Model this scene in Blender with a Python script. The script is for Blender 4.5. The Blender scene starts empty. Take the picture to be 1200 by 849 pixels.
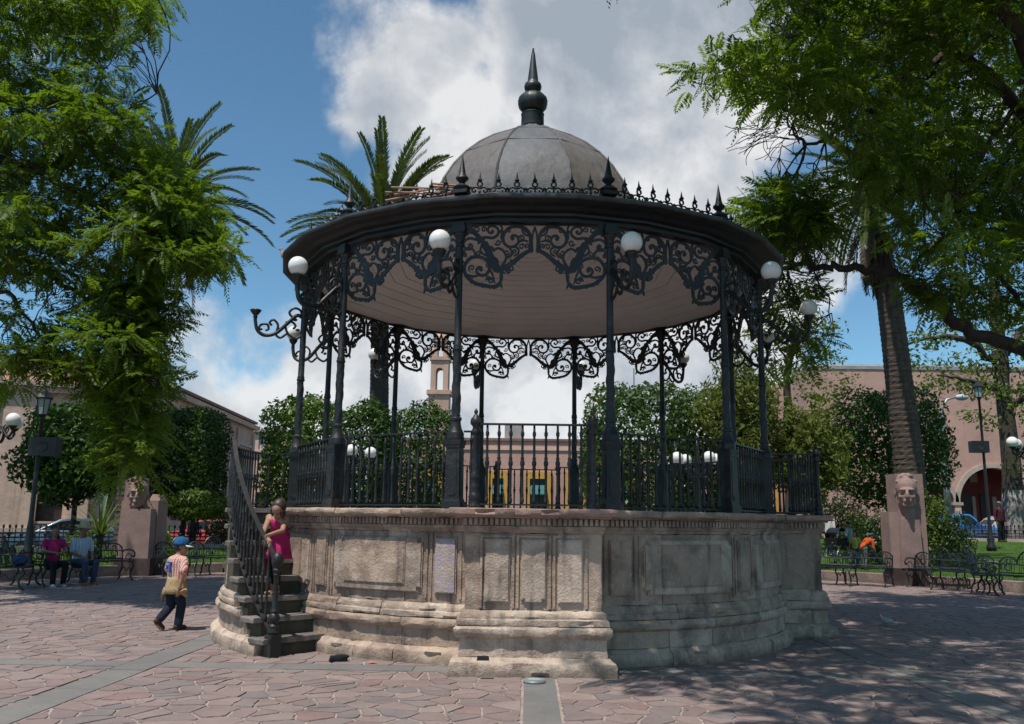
import bpy, bmesh, math, random
import numpy as np
from mathutils import Vector, Matrix
PI = math.pi
R = math.radians
rng = np.random.default_rng(7)
random.seed(7)
scene = bpy.context.scene
C = bpy.context.collection

# ------------------------------------------------------------------ camera
D = 12.4
CF, CPIT, CROLL, CYAW, CH = 1021.2, R(10.293), R(0.753), R(1.226), 1.435
cam = bpy.data.cameras.new('camera')
cam_o = bpy.data.objects.new('camera', cam)
C.objects.link(cam_o)
cam.sensor_width = 36.0
cam.lens = 36.0 * CF / 1200.0
cam.clip_start = 0.1
cam.clip_end = 4000
cam_o.matrix_world = (Matrix.Translation((0, -D, CH)) @ Matrix.Rotation(CYAW, 4, 'Z')
                      @ Matrix.Rotation(PI / 2 + CPIT, 4, 'X') @ Matrix.Rotation(CROLL, 4, 'Z'))
scene.camera = cam_o

# ------------------------------------------------------------------ light
SUN_EL, SUN_AZ = 68.0, 215.0          # azimuth clockwise from +Y
to_sun = Vector((math.cos(R(SUN_EL)) * math.sin(R(SUN_AZ)), math.cos(R(SUN_EL)) * math.cos(R(SUN_AZ)), math.sin(R(SUN_EL))))
sun = bpy.data.lights.new('sun', 'SUN')
sun.energy = 5.0
sun.angle = R(0.5)
sun.color = (1.0, 0.955, 0.88)
sun_o = bpy.data.objects.new('sun', sun)
C.objects.link(sun_o)
sun_o.location = (0, 0, 60)
sun_o.rotation_euler = (-to_sun).to_track_quat('-Z', 'Y').to_euler()
scene.view_settings.view_transform = 'Standard'
scene.view_settings.look = 'None'
scene.view_settings.gamma = 1.0
scene.view_settings.use_curve_mapping = False
scene.view_settings.exposure = -0.05
try:
    scene.cycles.max_bounces = 8
    scene.cycles.diffuse_bounces = 3
    scene.cycles.glossy_bounces = 3
    scene.cycles.transmission_bounces = 4
    scene.cycles.transparent_max_bounces = 8
    scene.cycles.caustics_reflective = False
    scene.cycles.caustics_refractive = False
except Exception:
    pass


def ray(px, py):
    X = px - 600.0
    Y = py - 424.5
    cr, sr = math.cos(CROLL), math.sin(CROLL)
    X, Y = cr * X + sr * Y, -sr * X + cr * Y
    u = -Y / CF
    x = X / CF
    cp, sp = math.cos(CPIT), math.sin(CPIT)
    y = cp - sp * u
    z = sp + cp * u
    cy, sy = math.cos(CYAW), math.sin(CYAW)
    return Vector((cy * x - sy * y, sy * x + cy * y, z))


def gp(px, py, z=0.0):
    """world point at height z seen at photo pixel (px, py)"""
    r = ray(px, py)
    return Vector((0, -D, CH)) + r * ((z - CH) / r.z)


def at(px, py, Y):
    """world point with world y = Y seen at photo pixel (px, py)"""
    r = ray(px, py)
    return Vector((0, -D, CH)) + r * ((Y + D) / r.y)


# ------------------------------------------------------------------ sky
world = bpy.data.worlds.new('World')
scene.world = world
world.use_nodes = True
wn = world.node_tree
wn.nodes.clear()


class NT:
    """little wrapper for node building"""
    def __init__(self, tree):
        self.t = tree

    def n(self, typ, **kw):
        nd = self.t.nodes.new(typ)
        ins = kw.pop('ins', {})
        for k, v in kw.items():
            setattr(nd, k, v)
        for k, v in ins.items():
            if hasattr(v, 'is_linked') or hasattr(v, 'links'):
                self.t.links.new(v, nd.inputs[k])
            else:
                nd.inputs[k].default_value = v
        return nd

    def math(self, op, a, b=None, c=None, clamp=False):
        nd = self.t.nodes.new('ShaderNodeMath')
        nd.operation = op
        nd.use_clamp = clamp
        for i, v in enumerate((a, b, c)):
            if v is None:
                continue
            if hasattr(v, 'links'):
                self.t.links.new(v, nd.inputs[i])
            else:
                nd.inputs[i].default_value = v
        return nd.outputs[0]

    def mix(self, fac, a, b, blend='MIX'):
        nd = self.t.nodes.new('ShaderNodeMix')
        nd.data_type = 'RGBA'
        nd.blend_type = blend
        for i, v in ((0, fac), (6, a), (7, b)):
            if hasattr(v, 'links'):
                self.t.links.new(v, nd.inputs[i])
            else:
                nd.inputs[i].default_value = v if i == 0 or len(v) == 4 else (*v, 1)
        return nd.outputs[2]

    def noise(self, vec, scale, detail=4, rough=0.55, dim='3D', dist=0.0):
        nd = self.t.nodes.new('ShaderNodeTexNoise')
        nd.noise_dimensions = dim
        nd.inputs['Scale'].default_value = scale
        nd.inputs['Detail'].default_value = detail
        nd.inputs['Roughness'].default_value = rough
        nd.inputs['Distortion'].default_value = dist
        if vec is not None:
            self.t.links.new(vec, nd.inputs['Vector'])
        return nd.outputs['Fac']

    def ramp(self, fac, stops):
        nd = self.t.nodes.new('ShaderNodeValToRGB')
        el = nd.color_ramp.elements
        while len(el) > 1:
            el.remove(el[-1])
        el[0].position = stops[0][0]
        el[0].color = (*stops[0][1], 1)
        for p, c in stops[1:]:
            e = el.new(p)
            e.color = (*c, 1)
        self.t.links.new(fac, nd.inputs[0])
        return nd.outputs[0]

    def mapr(self, v, a, b, c=0.0, d=1.0, smooth=True):
        nd = self.t.nodes.new('ShaderNodeMapRange')
        nd.interpolation_type = 'SMOOTHSTEP' if smooth else 'LINEAR'
        self.t.links.new(v, nd.inputs[0])
        for i, x in enumerate((a, b, c, d)):
            nd.inputs[i + 1].default_value = x
        return nd.outputs[0]


W = NT(wn)
sky = W.n('ShaderNodeTexSky', sky_type='NISHITA', sun_disc=False, sun_elevation=R(SUN_EL), sun_rotation=R(SUN_AZ),
          air_density=1.0, dust_density=0.6, ozone_density=1.6, altitude=1800.0)
geo = W.n('ShaderNodeTexCoord')
dirv = geo.outputs['Generated']
nrm = W.n('ShaderNodeVectorMath', operation='NORMALIZE', ins={0: dirv}).outputs[0]
sep = W.n('ShaderNodeSeparateXYZ', ins={0: nrm})
# cumulus: noise over the direction sphere, fuller round the places where the real clouds stand
warp = W.n('ShaderNodeTexNoise', ins={'Scale': 3.0, 'Detail': 3.0, 'Vector': nrm})
wv = W.n('ShaderNodeVectorMath', operation='MULTIPLY_ADD', ins={0: warp.outputs['Color'], 1: (0.10, 0.10, 0.10), 2: nrm}).outputs[0]
n1 = W.noise(wv, 6.5, 10, 0.60)
bias = None
CLOUDS = [(690, 110, 14, 0.40), (575, 100, 8, 0.30), (800, 200, 12, 0.34), (520, 165, 6, 0.26), (620, 20, 9, 0.30), (840, 60, 6, 0.20), (640, 330, 10, 0.22), (520, 60, 4, 0.16),
          (300, 10, 6, 0.52), (345, 45, 3.5, 0.26), (335, 285, 5, 0.24), (235, 440, 2.5, -0.16), (345, 430, 3.5, -0.18), (225, 385, 6.5, 0.32), (300, 400, 5.5, 0.30),
          (275, 480, 5, 0.24), (190, 455, 4, 0.18), (430, 440, 6, 0.20), (20, 400, 8, 0.2), (640, 480, 8, 0.22), (390, 215, 3, 0.16),
          (1060, 400, 5, 0.28), (990, 425, 3, 0.18), (1150, 420, 5, 0.22), (480, 500, 5, 0.22),
          (420, 120, 6, -0.42), (390, 165, 4.5, -0.30), (250, 165, 8, -0.34), (470, 25, 4, -0.34), (410, 30, 4, -0.25), (770, 25, 3.0, -0.30), (370, 385, 4, -0.16), (250, 250, 4, -0.2), (475, 150, 2.2, -0.12),
          (580, 90, 1.6, -0.24), (545, 105, 1.4, -0.2), (950, 388, 4.5, -0.55), (1085, 335, 4, -0.40), (700, 420, 8, -0.10), (330, 340, 2.5, -0.15)]
for px, py, rad, amp in CLOUDS:
    d = ray(px, py).normalized()
    dt = W.n('ShaderNodeVectorMath', operation='DOT_PRODUCT', ins={0: wv, 1: tuple(d)}).outputs['Value']
    b = W.mapr(dt, math.cos(R(rad)) + 0.05 * 0.5, 1.055, 0.0, amp)
    bias = b if bias is None else W.math('ADD', bias, b)
dens_raw = W.math('ADD', W.math('SUBTRACT', n1, 0.535), bias)
dens = W.mapr(dens_raw, -0.03, 0.24)
# thick parts are greyer, rims and billows bright
n2 = W.noise(wv, 11.0, 6, 0.55)
n3 = W.noise(W.n('ShaderNodeVectorMath', operation='ADD', ins={0: wv, 1: (-0.035, 0.0, 0.03)}).outputs[0], 5.5, 6, 0.55)
relief = W.math('SUBTRACT', n1, n3)
thick = W.mapr(dens_raw, 0.10, 0.55)
shade = W.math('ADD', W.math('MULTIPLY', thick, 0.50), W.math('MULTIPLY', W.math('SUBTRACT', n2, 0.5), 1.1))
shade = W.math('SUBTRACT', shade, W.math('MULTIPLY', relief, 3.2), clamp=True)
ccol = W.ramp(shade, [(0.0, (11.8, 11.8, 11.8)), (0.30, (9.4, 9.6, 9.9)), (0.65, (6.9, 7.4, 8.1)), (1.0, (5.2, 5.9, 6.8))])
skyc = W.mix(1.0, sky.outputs[0], (1.42, 1.93, 1.90), 'MULTIPLY')
mixc = W.mix(W.math('MULTIPLY', dens, 0.93), skyc, ccol)
bg = W.n('ShaderNodeBackground', ins={'Color': mixc, 'Strength': 0.075})
wo = W.n('ShaderNodeOutputWorld', ins={'Surface': bg.outputs[0]})


# ------------------------------------------------------------------ materials
def new_mat(name):
    m = bpy.data.materials.new(name)
    m.use_nodes = True
    t = m.node_tree
    t.nodes.clear()
    k = NT(t)
    out = k.n('ShaderNodeOutputMaterial')
    bs = k.n('ShaderNodeBsdfPrincipled')
    t.links.new(bs.outputs[0], out.inputs[0])
    return m, k, bs, out


def lin(h):
    """sRGB 0-255 triple to linear"""
    return tuple(((c / 255.0) / 12.92 if c / 255.0 <= 0.04045 else ((c / 255.0 + 0.055) / 1.055) ** 2.4) for c in h)


def simple(name, col, rough=0.6, var=0.15, scale=8.0, bump=0.0, bscale=40.0, metal=0.0, spec=0.5, col2=None, island=0.0, coord='Object'):
    """base colour broken up by two scales of noise, optional second colour, bump and per-piece variation"""
    m, k, bs, out = new_mat(name)
    tc = k.n('ShaderNodeTexCoord')
    vec = tc.outputs[coord]
    f = k.noise(vec, scale, 6, 0.6)
    f2 = k.noise(vec, scale * 5.3, 4, 0.6)
    c2 = col2 if col2 else tuple(c * (1 - 2.2 * var) for c in col)
    cc = k.mix(k.mapr(f, 0.35, 0.68), col, c2)
    g = k.math('MULTIPLY_ADD', f2, 2 * var, 1 - var)
    cc = k.mix(1.0, cc, k.n('ShaderNodeCombineColor', ins={0: g, 1: g, 2: g}).outputs[0], 'MULTIPLY')
    if island:
        ge = k.n('ShaderNodeNewGeometry')
        h = k.math('MULTIPLY_ADD', ge.outputs['Random Per Island'], 2 * island, 1 - island)
        oi = k.n('ShaderNodeObjectInfo')
        h2 = k.math('MULTIPLY_ADD', oi.outputs['Random'], island, 1 - island / 2)
        h = k.math('MULTIPLY', h, h2)
        cc = k.mix(1.0, cc, k.n('ShaderNodeCombineColor', ins={0: h, 1: h, 2: h}).outputs[0], 'MULTIPLY')
    k.t.links.new(cc, bs.inputs['Base Color'])
    r = k.math('MULTIPLY_ADD', f2, 0.25, rough - 0.12, clamp=True)
    k.t.links.new(r, bs.inputs['Roughness'])
    bs.inputs['Metallic'].default_value = metal
    bs.inputs['Specular IOR Level'].default_value = spec
    if bump:
        bn = k.noise(vec, bscale, 5, 0.65)
        b = k.n('ShaderNodeBump', ins={'Strength': 1.0, 'Distance': bump, 'Height': bn})
        k.t.links.new(b.outputs[0], bs.inputs['Normal'])
    return m


def leaf_mat(name, c_dark, c_light, trans=0.45, rough=0.45, tip=None, spec=0.3, tipamt=0.5):
    """foliage: light passes through, hue differs leaf by leaf and clump by clump"""
    m, k, bs, out = new_mat(name)
    ge = k.n('ShaderNodeNewGeometry')
    tc = k.n('ShaderNodeTexCoord')
    big = k.noise(tc.outputs['Object'], 1.3, 3, 0.6)
    f = k.math('ADD', k.math('MULTIPLY', ge.outputs['Random Per Island'], 0.55), k.math('MULTIPLY', k.mapr(big, 0.3, 0.7), 0.45))
    stops = [(0.0, c_dark), (0.75, c_light)]
    if tip:
        stops = [(0.0, c_dark), (tipamt, c_light), (0.86, c_light), (0.95, tip)]
    cc = k.ramp(f, stops)
    k.t.links.new(cc, bs.inputs['Base Color'])
    bs.inputs['Roughness'].default_value = rough
    bs.inputs['Specular IOR Level'].default_value = spec
    tr = k.n('ShaderNodeBsdfTranslucent')
    k.t.links.new(k.mix(1.0, cc, (1.55, 1.6, 0.55), 'MULTIPLY'), tr.inputs['Color'])
    mx = k.n('ShaderNodeMixShader', ins={0: trans, 1: bs.outputs[0], 2: tr.outputs[0]})
    k.t.links.new(mx.outputs[0], out.inputs[0])
    return m


def stone_mat(name, c1, c2, c3, stain=0.5, paint=None, bump=0.012):
    """weathered cantera stone: blotches, pits, pale lime wash-outs, dark damp foot"""
    m, k, bs, out = new_mat(name)
    tc = k.n('ShaderNodeTexCoord')
    ge = k.n('ShaderNodeNewGeometry')
    P = ge.outputs['Position']
    a = k.noise(P, 2.3, 7, 0.62, dist=0.4)
    b = k.noise(P, 9.0, 7, 0.66)
    c = k.noise(P, 46.0, 5, 0.7)
    col = k.mix(k.mapr(a, 0.40, 0.62), c1, c2)
    col = k.mix(k.math('MULTIPLY', k.mapr(b, 0.50, 0.74), 0.75), col, c3)
    oi = k.n('ShaderNodeObjectInfo')
    v = k.math('MULTIPLY', k.math('MULTIPLY_ADD', oi.outputs['Random'], 0.26, 0.87), k.math('MULTIPLY_ADD', c, 0.7, 0.65))
    col = k.mix(1.0, col, k.n('ShaderNodeCombineColor', ins={0: v, 1: v, 2: v}).outputs[0], 'MULTIPLY')
    # soot runs: stretched vertical noise
    mp = k.n('ShaderNodeMapping', ins={'Vector': P, 'Scale': (7.0, 7.0, 0.9)})
    s = k.noise(mp.outputs[0], 1.0, 6, 0.6)
    col = k.mix(k.math('MULTIPLY', k.mapr(s, 0.52, 0.78), stain), col, (0.07, 0.062, 0.058))
    # damp greenish foot of the wall
    z = k.n('ShaderNodeSeparateXYZ', ins={0: P}).outputs[2]
    foot = k.math('MULTIPLY', k.mapr(k.math('ADD', z, k.math('MULTIPLY', b, 0.25)), 0.26, 0.10), 0.55)
    col = k.mix(foot, col, (0.10, 0.085, 0.062))
    if paint:
        pn = k.noise(P, 7.0, 5, 0.7)
        col = k.mix(k.math('MULTIPLY', k.mapr(pn, 0.47, 0.62), 0.46), col, paint)
    k.t.links.new(col, bs.inputs['Base Color'])
    bs.inputs['Roughness'].default_value = 0.9
    bs.inputs['Specular IOR Level'].default_value = 0.2
    pit = k.n('ShaderNodeTexVoronoi', ins={'Vector': P, 'Scale': 30.0})
    pits = k.mapr(pit.outputs['Distance'], 0.0, 0.35)
    hgt = k.math('ADD', k.math('MULTIPLY', b, 1.6), k.math('ADD', c, k.math('MULTIPLY', pits, k.mapr(a, 0.45, 0.65, 0.0, 0.35))))
    bu = k.n('ShaderNodeBump', ins={'Strength': 1.0, 'Distance': bump, 'Height': hgt})
    k.t.links.new(bu.outputs[0], bs.inputs['Normal'])
    return m


M = {}
M['iron'] = simple('painted_iron', (0.013, 0.0145, 0.015), 0.42, 0.3, 14, 0.0015, 90, spec=0.45, col2=(0.007, 0.008, 0.0085))
def iron_mat(name, base, dust):
    m, k, bs, out = new_mat(name)
    ge = k.n('ShaderNodeNewGeometry')
    P = ge.outputs['Position']
    a = k.noise(P, 3.5, 6, 0.65)
    b = k.noise(P, 28.0, 5, 0.7)
    col = k.mix(k.mapr(b, 0.40, 0.70), base, tuple(c * 1.9 for c in base))
    col = k.mix(k.math('MULTIPLY', k.mapr(k.math('ADD', a, k.math('MULTIPLY', b, 0.35)), 0.68, 0.86), 0.75), col, dust)
    up = k.n('ShaderNodeSeparateXYZ', ins={0: ge.outputs['Normal']}).outputs[2]
    col = k.mix(k.math('MULTIPLY', k.mapr(up, 0.45, 0.95), 0.22), col, (0.10, 0.093, 0.087))
    k.t.links.new(col, bs.inputs['Base Color'])
    k.t.links.new(k.math('MULTIPLY_ADD', b, 0.35, 0.28), bs.inputs['Roughness'])
    bs.inputs['Specular IOR Level'].default_value = 0.45
    bu = k.n('ShaderNodeBump', ins={'Strength': 1.0, 'Distance': 0.0025, 'Height': b})
    k.t.links.new(bu.outputs[0], bs.inputs['Normal'])
    return m


def zinc_mat(name):
    m, k, bs, out = new_mat(name)
    ge = k.n('ShaderNodeNewGeometry')
    oi = k.n('ShaderNodeObjectInfo')
    P = ge.outputs['Position']
    a = k.noise(P, 1.6, 6, 0.6)
    mp = k.n('ShaderNodeMapping', ins={'Vector': P, 'Scale': (9.0, 9.0, 0.8)})
    s_ = k.noise(mp.outputs[0], 1.0, 6, 0.65)
    col = k.mix(k.mapr(a, 0.35, 0.68), (0.118, 0.123, 0.136), (0.088, 0.084, 0.084))
    col = k.mix(k.math('MULTIPLY', k.mapr(oi.outputs['Random'], 0.55, 0.9), 0.6), col, (0.15, 0.125, 0.11))
    col = k.mix(k.math('MULTIPLY', k.mapr(s_, 0.50, 0.76), 0.6), col, (0.042, 0.040, 0.040))
    col = k.mix(k.math('MULTIPLY', k.mapr(s_, 0.46, 0.28), 0.45), col, (0.20, 0.195, 0.19))
    k.t.links.new(col, bs.inputs['Base Color'])
    bs.inputs['Roughness'].default_value = 0.62
    bs.inputs['Specular IOR Level'].default_value = 0.35
    d = k.noise(P, 5.0, 3, 0.5)
    bu = k.n('ShaderNodeBump', ins={'Strength': 1.0, 'Distance': 0.02, 'Height': d})
    k.t.links.new(bu.outputs[0], bs.inputs['Normal'])
    return m


M['iron'] = iron_mat('painted_iron', (0.0095, 0.0105, 0.011), (0.050, 0.038, 0.029))
M['iron_plain'] = simple('black_iron', (0.014, 0.016, 0.017), 0.5, 0.25, 6)
M['bench_iron'] = simple('green_black_iron', (0.014, 0.026, 0.025), 0.45, 0.3, 10)
M['zinc'] = simple('weathered_zinc', (0.125, 0.128, 0.138), 0.68, 0.16, 2.2, 0.004, 14, metal=0.0, spec=0.3, col2=(0.10, 0.090, 0.085))
M['zinc'] = zinc_mat('weathered_zinc')
M['fascia'] = simple('fascia_paint', (0.014, 0.0165, 0.018), 0.5, 0.25, 5, 0.002, 40)
M['lip'] = simple('fascia_lip', (0.055, 0.062, 0.064), 0.45, 0.25, 6, 0.002, 40)
M['finial'] = simple('finial_green_iron', (0.028, 0.034, 0.034), 0.45, 0.3, 12)
M['ceiling'] = simple('ceiling_boards', (0.87, 0.82, 0.785), 0.85, 0.05, 1.1, 0.001, 60, col2=(0.78, 0.735, 0.70))
M['stone'] = stone_mat('cantera_stone', (0.455, 0.337, 0.256), (0.255, 0.186, 0.145), (0.55, 0.435, 0.345), 0.85)
M['stone_pale'] = stone_mat('pale_cantera_stone', (0.525, 0.412, 0.325), (0.315, 0.236, 0.186), (0.62, 0.52, 0.425), 0.75)
M['stone_pink'] = stone_mat('pink_cantera_stone', (0.44, 0.29, 0.235), (0.32, 0.22, 0.185), (0.50, 0.39, 0.32), 0.5)
M['stone_paint'] = stone_mat('lilac_stained_stone', (0.43, 0.35, 0.30), (0.34, 0.28, 0.25), (0.50, 0.43, 0.38), 0.2, paint=(0.40, 0.34, 0.52))
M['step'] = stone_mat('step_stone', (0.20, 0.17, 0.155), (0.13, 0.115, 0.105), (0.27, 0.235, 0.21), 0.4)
M['riser'] = stone_mat('dark_riser', (0.10, 0.088, 0.06), (0.06, 0.055, 0.04), (0.14, 0.12, 0.085), 0.4)  # riser stone, darker and browner than the treads
M['globe'] = simple('opal_glass', (0.82, 0.81, 0.78), 0.25, 0.03, 4, col2=(0.70, 0.685, 0.64))


# ------------------------------------------------------------------ mesh helpers
class MB:
    def __init__(self):
        self.v, self.f, self.m = [], [], []

    def add(self, vs, fs, mi=0):
        o = len(self.v)
        self.v.extend([tuple(x) for x in vs])
        self.f.extend([tuple(i + o for i in f) for f in fs])
        self.m.extend([mi] * len(fs))
        return self

    def box(self, c, s, rz=0.0, mi=0, taper=1.0):
        """box centred on c with size s; top face scaled by taper"""
        ca, sa = math.cos(rz), math.sin(rz)
        vs = []
        for dz, t in ((-0.5, 1.0), (0.5, taper)):
            for dx, dy in ((-0.5, -0.5), (0.5, -0.5), (0.5, 0.5), (-0.5, 0.5)):
                x, y = dx * s[0] * t, dy * s[1] * t
                vs.append((c[0] + ca * x - sa * y, c[1] + sa * x + ca * y, c[2] + dz * s[2]))
        return self.add(vs, [(3, 2, 1, 0), (4, 5, 6, 7), (0, 1, 5, 4), (1, 2, 6, 5), (2, 3, 7, 6), (3, 0, 4, 7)], mi)

    def lathe(self, prof, n=16, c=(0, 0, 0), mi=0, mod=None, rot=0.0, caps=True):
        vs, fs = [], []
        for r, z in prof:
            for i in range(n):
                a = rot + 2 * PI * i / n
                rr = r * (mod(a, z) if mod else 1.0)
                vs.append((c[0] + rr * math.cos(a), c[1] + rr * math.sin(a), c[2] + z))
        for j in range(len(prof) - 1):
            for i in range(n):
                a, b = j * n + i, j * n + (i + 1) % n
                fs.append((a, b, b + n, a + n))
        if caps:
            if prof[0][0] > 1e-4:
                fs.append(tuple(range(n - 1, -1, -1)))
            if prof[-1][0] > 1e-4:
                fs.append(tuple(range((len(prof) - 1) * n, len(prof) * n)))
        return self.add(vs, fs, mi)

    def tube(self, pts, rad, n=6, mi=0, cap=True, flat=1.0):
        """swept round bar; rad one value or one per point"""
        pts = [Vector(p) for p in pts]
        if not hasattr(rad, '__len__'):
            rad = [rad] * len(pts)
        vs, fs = [], []
        up = Vector((0, 0, 1))
        prev = None
        for i, p in enumerate(pts):
            t = (pts[min(i + 1, len(pts) - 1)] - pts[max(i - 1, 0)])
            if t.length < 1e-9:
                t = Vector((0, 0, 1))
            t.normalize()
            if prev is None:
                a = t.cross(up)
                if a.length < 1e-3:
                    a = t.cross(Vector((0, 1, 0)))
            else:
                a = prev - t * prev.dot(t)
                if a.length < 1e-6:
                    a = t.cross(up)
            a.normalize()
            prev = a
            b = t.cross(a)
            for k in range(n):
                an = 2 * PI * k / n
                vs.append(p + a * (rad[i] * math.cos(an)) + b * (rad[i] * flat * math.sin(an)))
        for j in range(len(pts) - 1):
            for i in range(n):
                q, w = j * n + i, j * n + (i + 1) % n
                fs.append((q, w, w + n, q + n))
        if cap:
            fs.append(tuple(range(n - 1, -1, -1)))
            fs.append(tuple(range((len(pts) - 1) * n, len(pts) * n)))
        return self.add(vs, fs, mi)

    def prism(self, poly, z0, z1, mi=0, shrink=0.0):
        """upright prism over a 2-D polygon (counter-clockwise)"""
        n = len(poly)
        cx = sum(p[0] for p in poly) / n
        cy = sum(p[1] for p in poly) / n
        vs = [(p[0], p[1], z0) for p in poly]
        vs += [(p[0] + (cx - p[0]) * shrink, p[1] + (cy - p[1]) * shrink, z1) for p in poly]
        fs = [tuple(range(n - 1, -1, -1)), tuple(range(n, 2 * n))]
        fs += [(i, (i + 1) % n, n + (i + 1) % n, n + i) for i in range(n)]
        return self.add(vs, fs, mi)

    def ball(self, c, r, n=12, m=8, mi=0):
        if not hasattr(r, '__len__'):
            r = (r, r, r)
        vs, fs = [(c[0], c[1], c[2] - r[2])], []
        for j in range(1, m):
            ph = -PI / 2 + PI * j / m
            for i in range(n):
                a = 2 * PI * i / n
                vs.append((c[0] + r[0] * math.cos(ph) * math.cos(a), c[1] + r[1] * math.cos(ph) * math.sin(a), c[2] + r[2] * math.sin(ph)))
        vs.append((c[0], c[1], c[2] + r[2]))
        for i in range(n):
            fs.append((0, 1 + (i + 1) % n, 1 + i))
            fs.append((len(vs) - 1, 1 + (m - 2) * n + i, 1 + (m - 2) * n + (i + 1) % n))
        for j in range(m - 2):
            for i in range(n):
                a, b = 1 + j * n + i, 1 + j * n + (i + 1) % n
                fs.append((a, b, b + n, a + n))
        return self.add(vs, fs, mi)

    def ribbon(self, pts, wid, th=0.014, mi=0):
        """flat bar lying in the XZ plane: pts (x, z), widths, thickness along y"""
        n = len(pts)
        vs, fs = [], []
        for i in range(n):
            a, b = pts[max(i - 1, 0)], pts[min(i + 1, n - 1)]
            tx, tz = b[0] - a[0], b[1] - a[1]
            L = math.hypot(tx, tz) or 1.0
            nx, nz = -tz / L, tx / L
            w = wid[i] if hasattr(wid, '__len__') else wid
            for sgn in (-1, 1):
                for y in (-th / 2, th / 2):
                    vs.append((pts[i][0] + sgn * nx * w / 2, y, pts[i][1] + sgn * nz * w / 2))
        for i in range(n - 1):
            o, p = 4 * i, 4 * i + 4
            fs += [(o, o + 2, p + 2, p), (o + 3, o + 1, p + 1, p + 3), (o + 1, o, p, p + 1), (o + 2, o + 3, p + 3, p + 2)]
        fs += [(0, 1, 3, 2), (4 * n - 4, 4 * n - 2, 4 * n - 1, 4 * n - 3)]
        return self.add(vs, fs, mi)

    def mesh(self, name, mats, smooth=False):
        me = bpy.data.meshes.new(name)
        me.from_pydata(self.v, [], self.f)
        if not isinstance(mats, (list, tuple)):
            mats = [mats]
        for m in mats:
            me.materials.append(m)
        if len(mats) > 1:
            me.polygons.foreach_set('material_index', self.m)
        if smooth:
            me.polygons.foreach_set('use_smooth', [True] * len(me.polygons))
        me.update()
        return me

    def build(self, name, mats, parent=None, smooth=False, loc=None, rz=None, auto=None):
        me = self.mesh(name, mats, smooth)
        if auto:
            autosmooth(me, auto)
        return link(name, me, parent, loc, rz)


def autosmooth(me, ang):
    """smooth shading with hard edges past the angle"""
    me.polygons.foreach_set('use_smooth', [True] * len(me.polygons))
    bm = bmesh.new()
    bm.from_mesh(me)
    for e in bm.edges:
        e.smooth = not (len(e.link_faces) == 2 and e.calc_face_angle(0) > R(ang))
    bm.to_mesh(me)
    bm.free()


def link(name, me, parent=None, loc=None, rz=None):
    o = bpy.data.objects.new(name, me)
    C.objects.link(o)
    if parent:
        o.parent = parent
    if loc is not None:
        o.location = loc
    if rz is not None:
        o.rotation_euler = (0, 0, rz)
    return o


def thing(name, label, cat, loc=(0, 0, 0), rz=0.0, group=None):
    o = bpy.data.objects.new(name, None)
    o.empty_display_size = 0.2
    C.objects.link(o)
    o.location = loc
    o.rotation_euler = (0, 0, rz)
    return tag(o, label, cat, group)


def tag(o, label, cat, group=None):
    o['label'] = label
    o['category'] = cat
    if group:
        o['group'] = group
    return o


def struct(o):
    o['kind'] = 'structure'
    return o


def stuff(o):
    o['kind'] = 'stuff'
    return o


def dup(root, loc, rz, label=None, group=None, scale=None):
    """a copy of a thing with copies of its parts and sub-parts"""
    def cp(o, par):
        c = o.copy()
        C.objects.link(c)
        if par:
            c.parent = par
        for ch in o.children:
            cp(ch, c)
        return c
    r = cp(root, None)
    r.location = loc
    r.rotation_euler = (0, 0, rz)
    if scale:
        r.scale = scale
    if label:
        r['label'] = label
    if group:
        r['group'] = group
    return r


def np_mesh(name, verts, k, mats, mi=None, smooth=False):
    """mesh from an array of separate polygons: verts (n, k, 3)"""
    n = verts.shape[0]
    me = bpy.data.meshes.new(name)
    me.vertices.add(n * k)
    me.vertices.foreach_set('co', np.ascontiguousarray(verts, dtype=np.float32).ravel())
    me.loops.add(n * k)
    me.loops.foreach_set('vertex_index', np.arange(n * k, dtype=np.int32))
    me.polygons.add(n)
    me.polygons.foreach_set('loop_start', np.arange(0, n * k, k, dtype=np.int32))
    if not isinstance(mats, (list, tuple)):
        mats = [mats]
    for m in mats:
        me.materials.append(m)
    if mi is not None:
        me.polygons.foreach_set('material_index', np.asarray(mi, dtype=np.int32))
    if smooth:
        me.polygons.foreach_set('use_smooth', [True] * n)
    me.update(calc_edges=True)
    return me


def crv(ctrl, n=8):
    """Catmull-Rom through control points (any dimension)"""
    P = [np.array(p, float) for p in ctrl]
    P = [2 * P[0] - P[1]] + P + [2 * P[-1] - P[-2]]
    out = []
    for i in range(1, len(P) - 2):
        for s in range(n):
            t = s / n
            a, b, c, d = P[i - 1], P[i], P[i + 1], P[i + 2]
            out.append(0.5 * (2 * b + (c - a) * t + (2 * a - 5 * b + 4 * c - d) * t * t + (3 * b - a - 3 * c + d) * t ** 3))
    out.append(P[-2])
    return out

# ================================================================== GROUND
M['asphalt'] = simple('asphalt', (0.075, 0.07, 0.068), 0.9, 0.2, 3, 0.004, 60)
M['grout'] = simple('lime_mortar', (0.37, 0.30, 0.265), 0.9, 0.14, 5, 0.003, 90, col2=(0.22, 0.175, 0.157))


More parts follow.
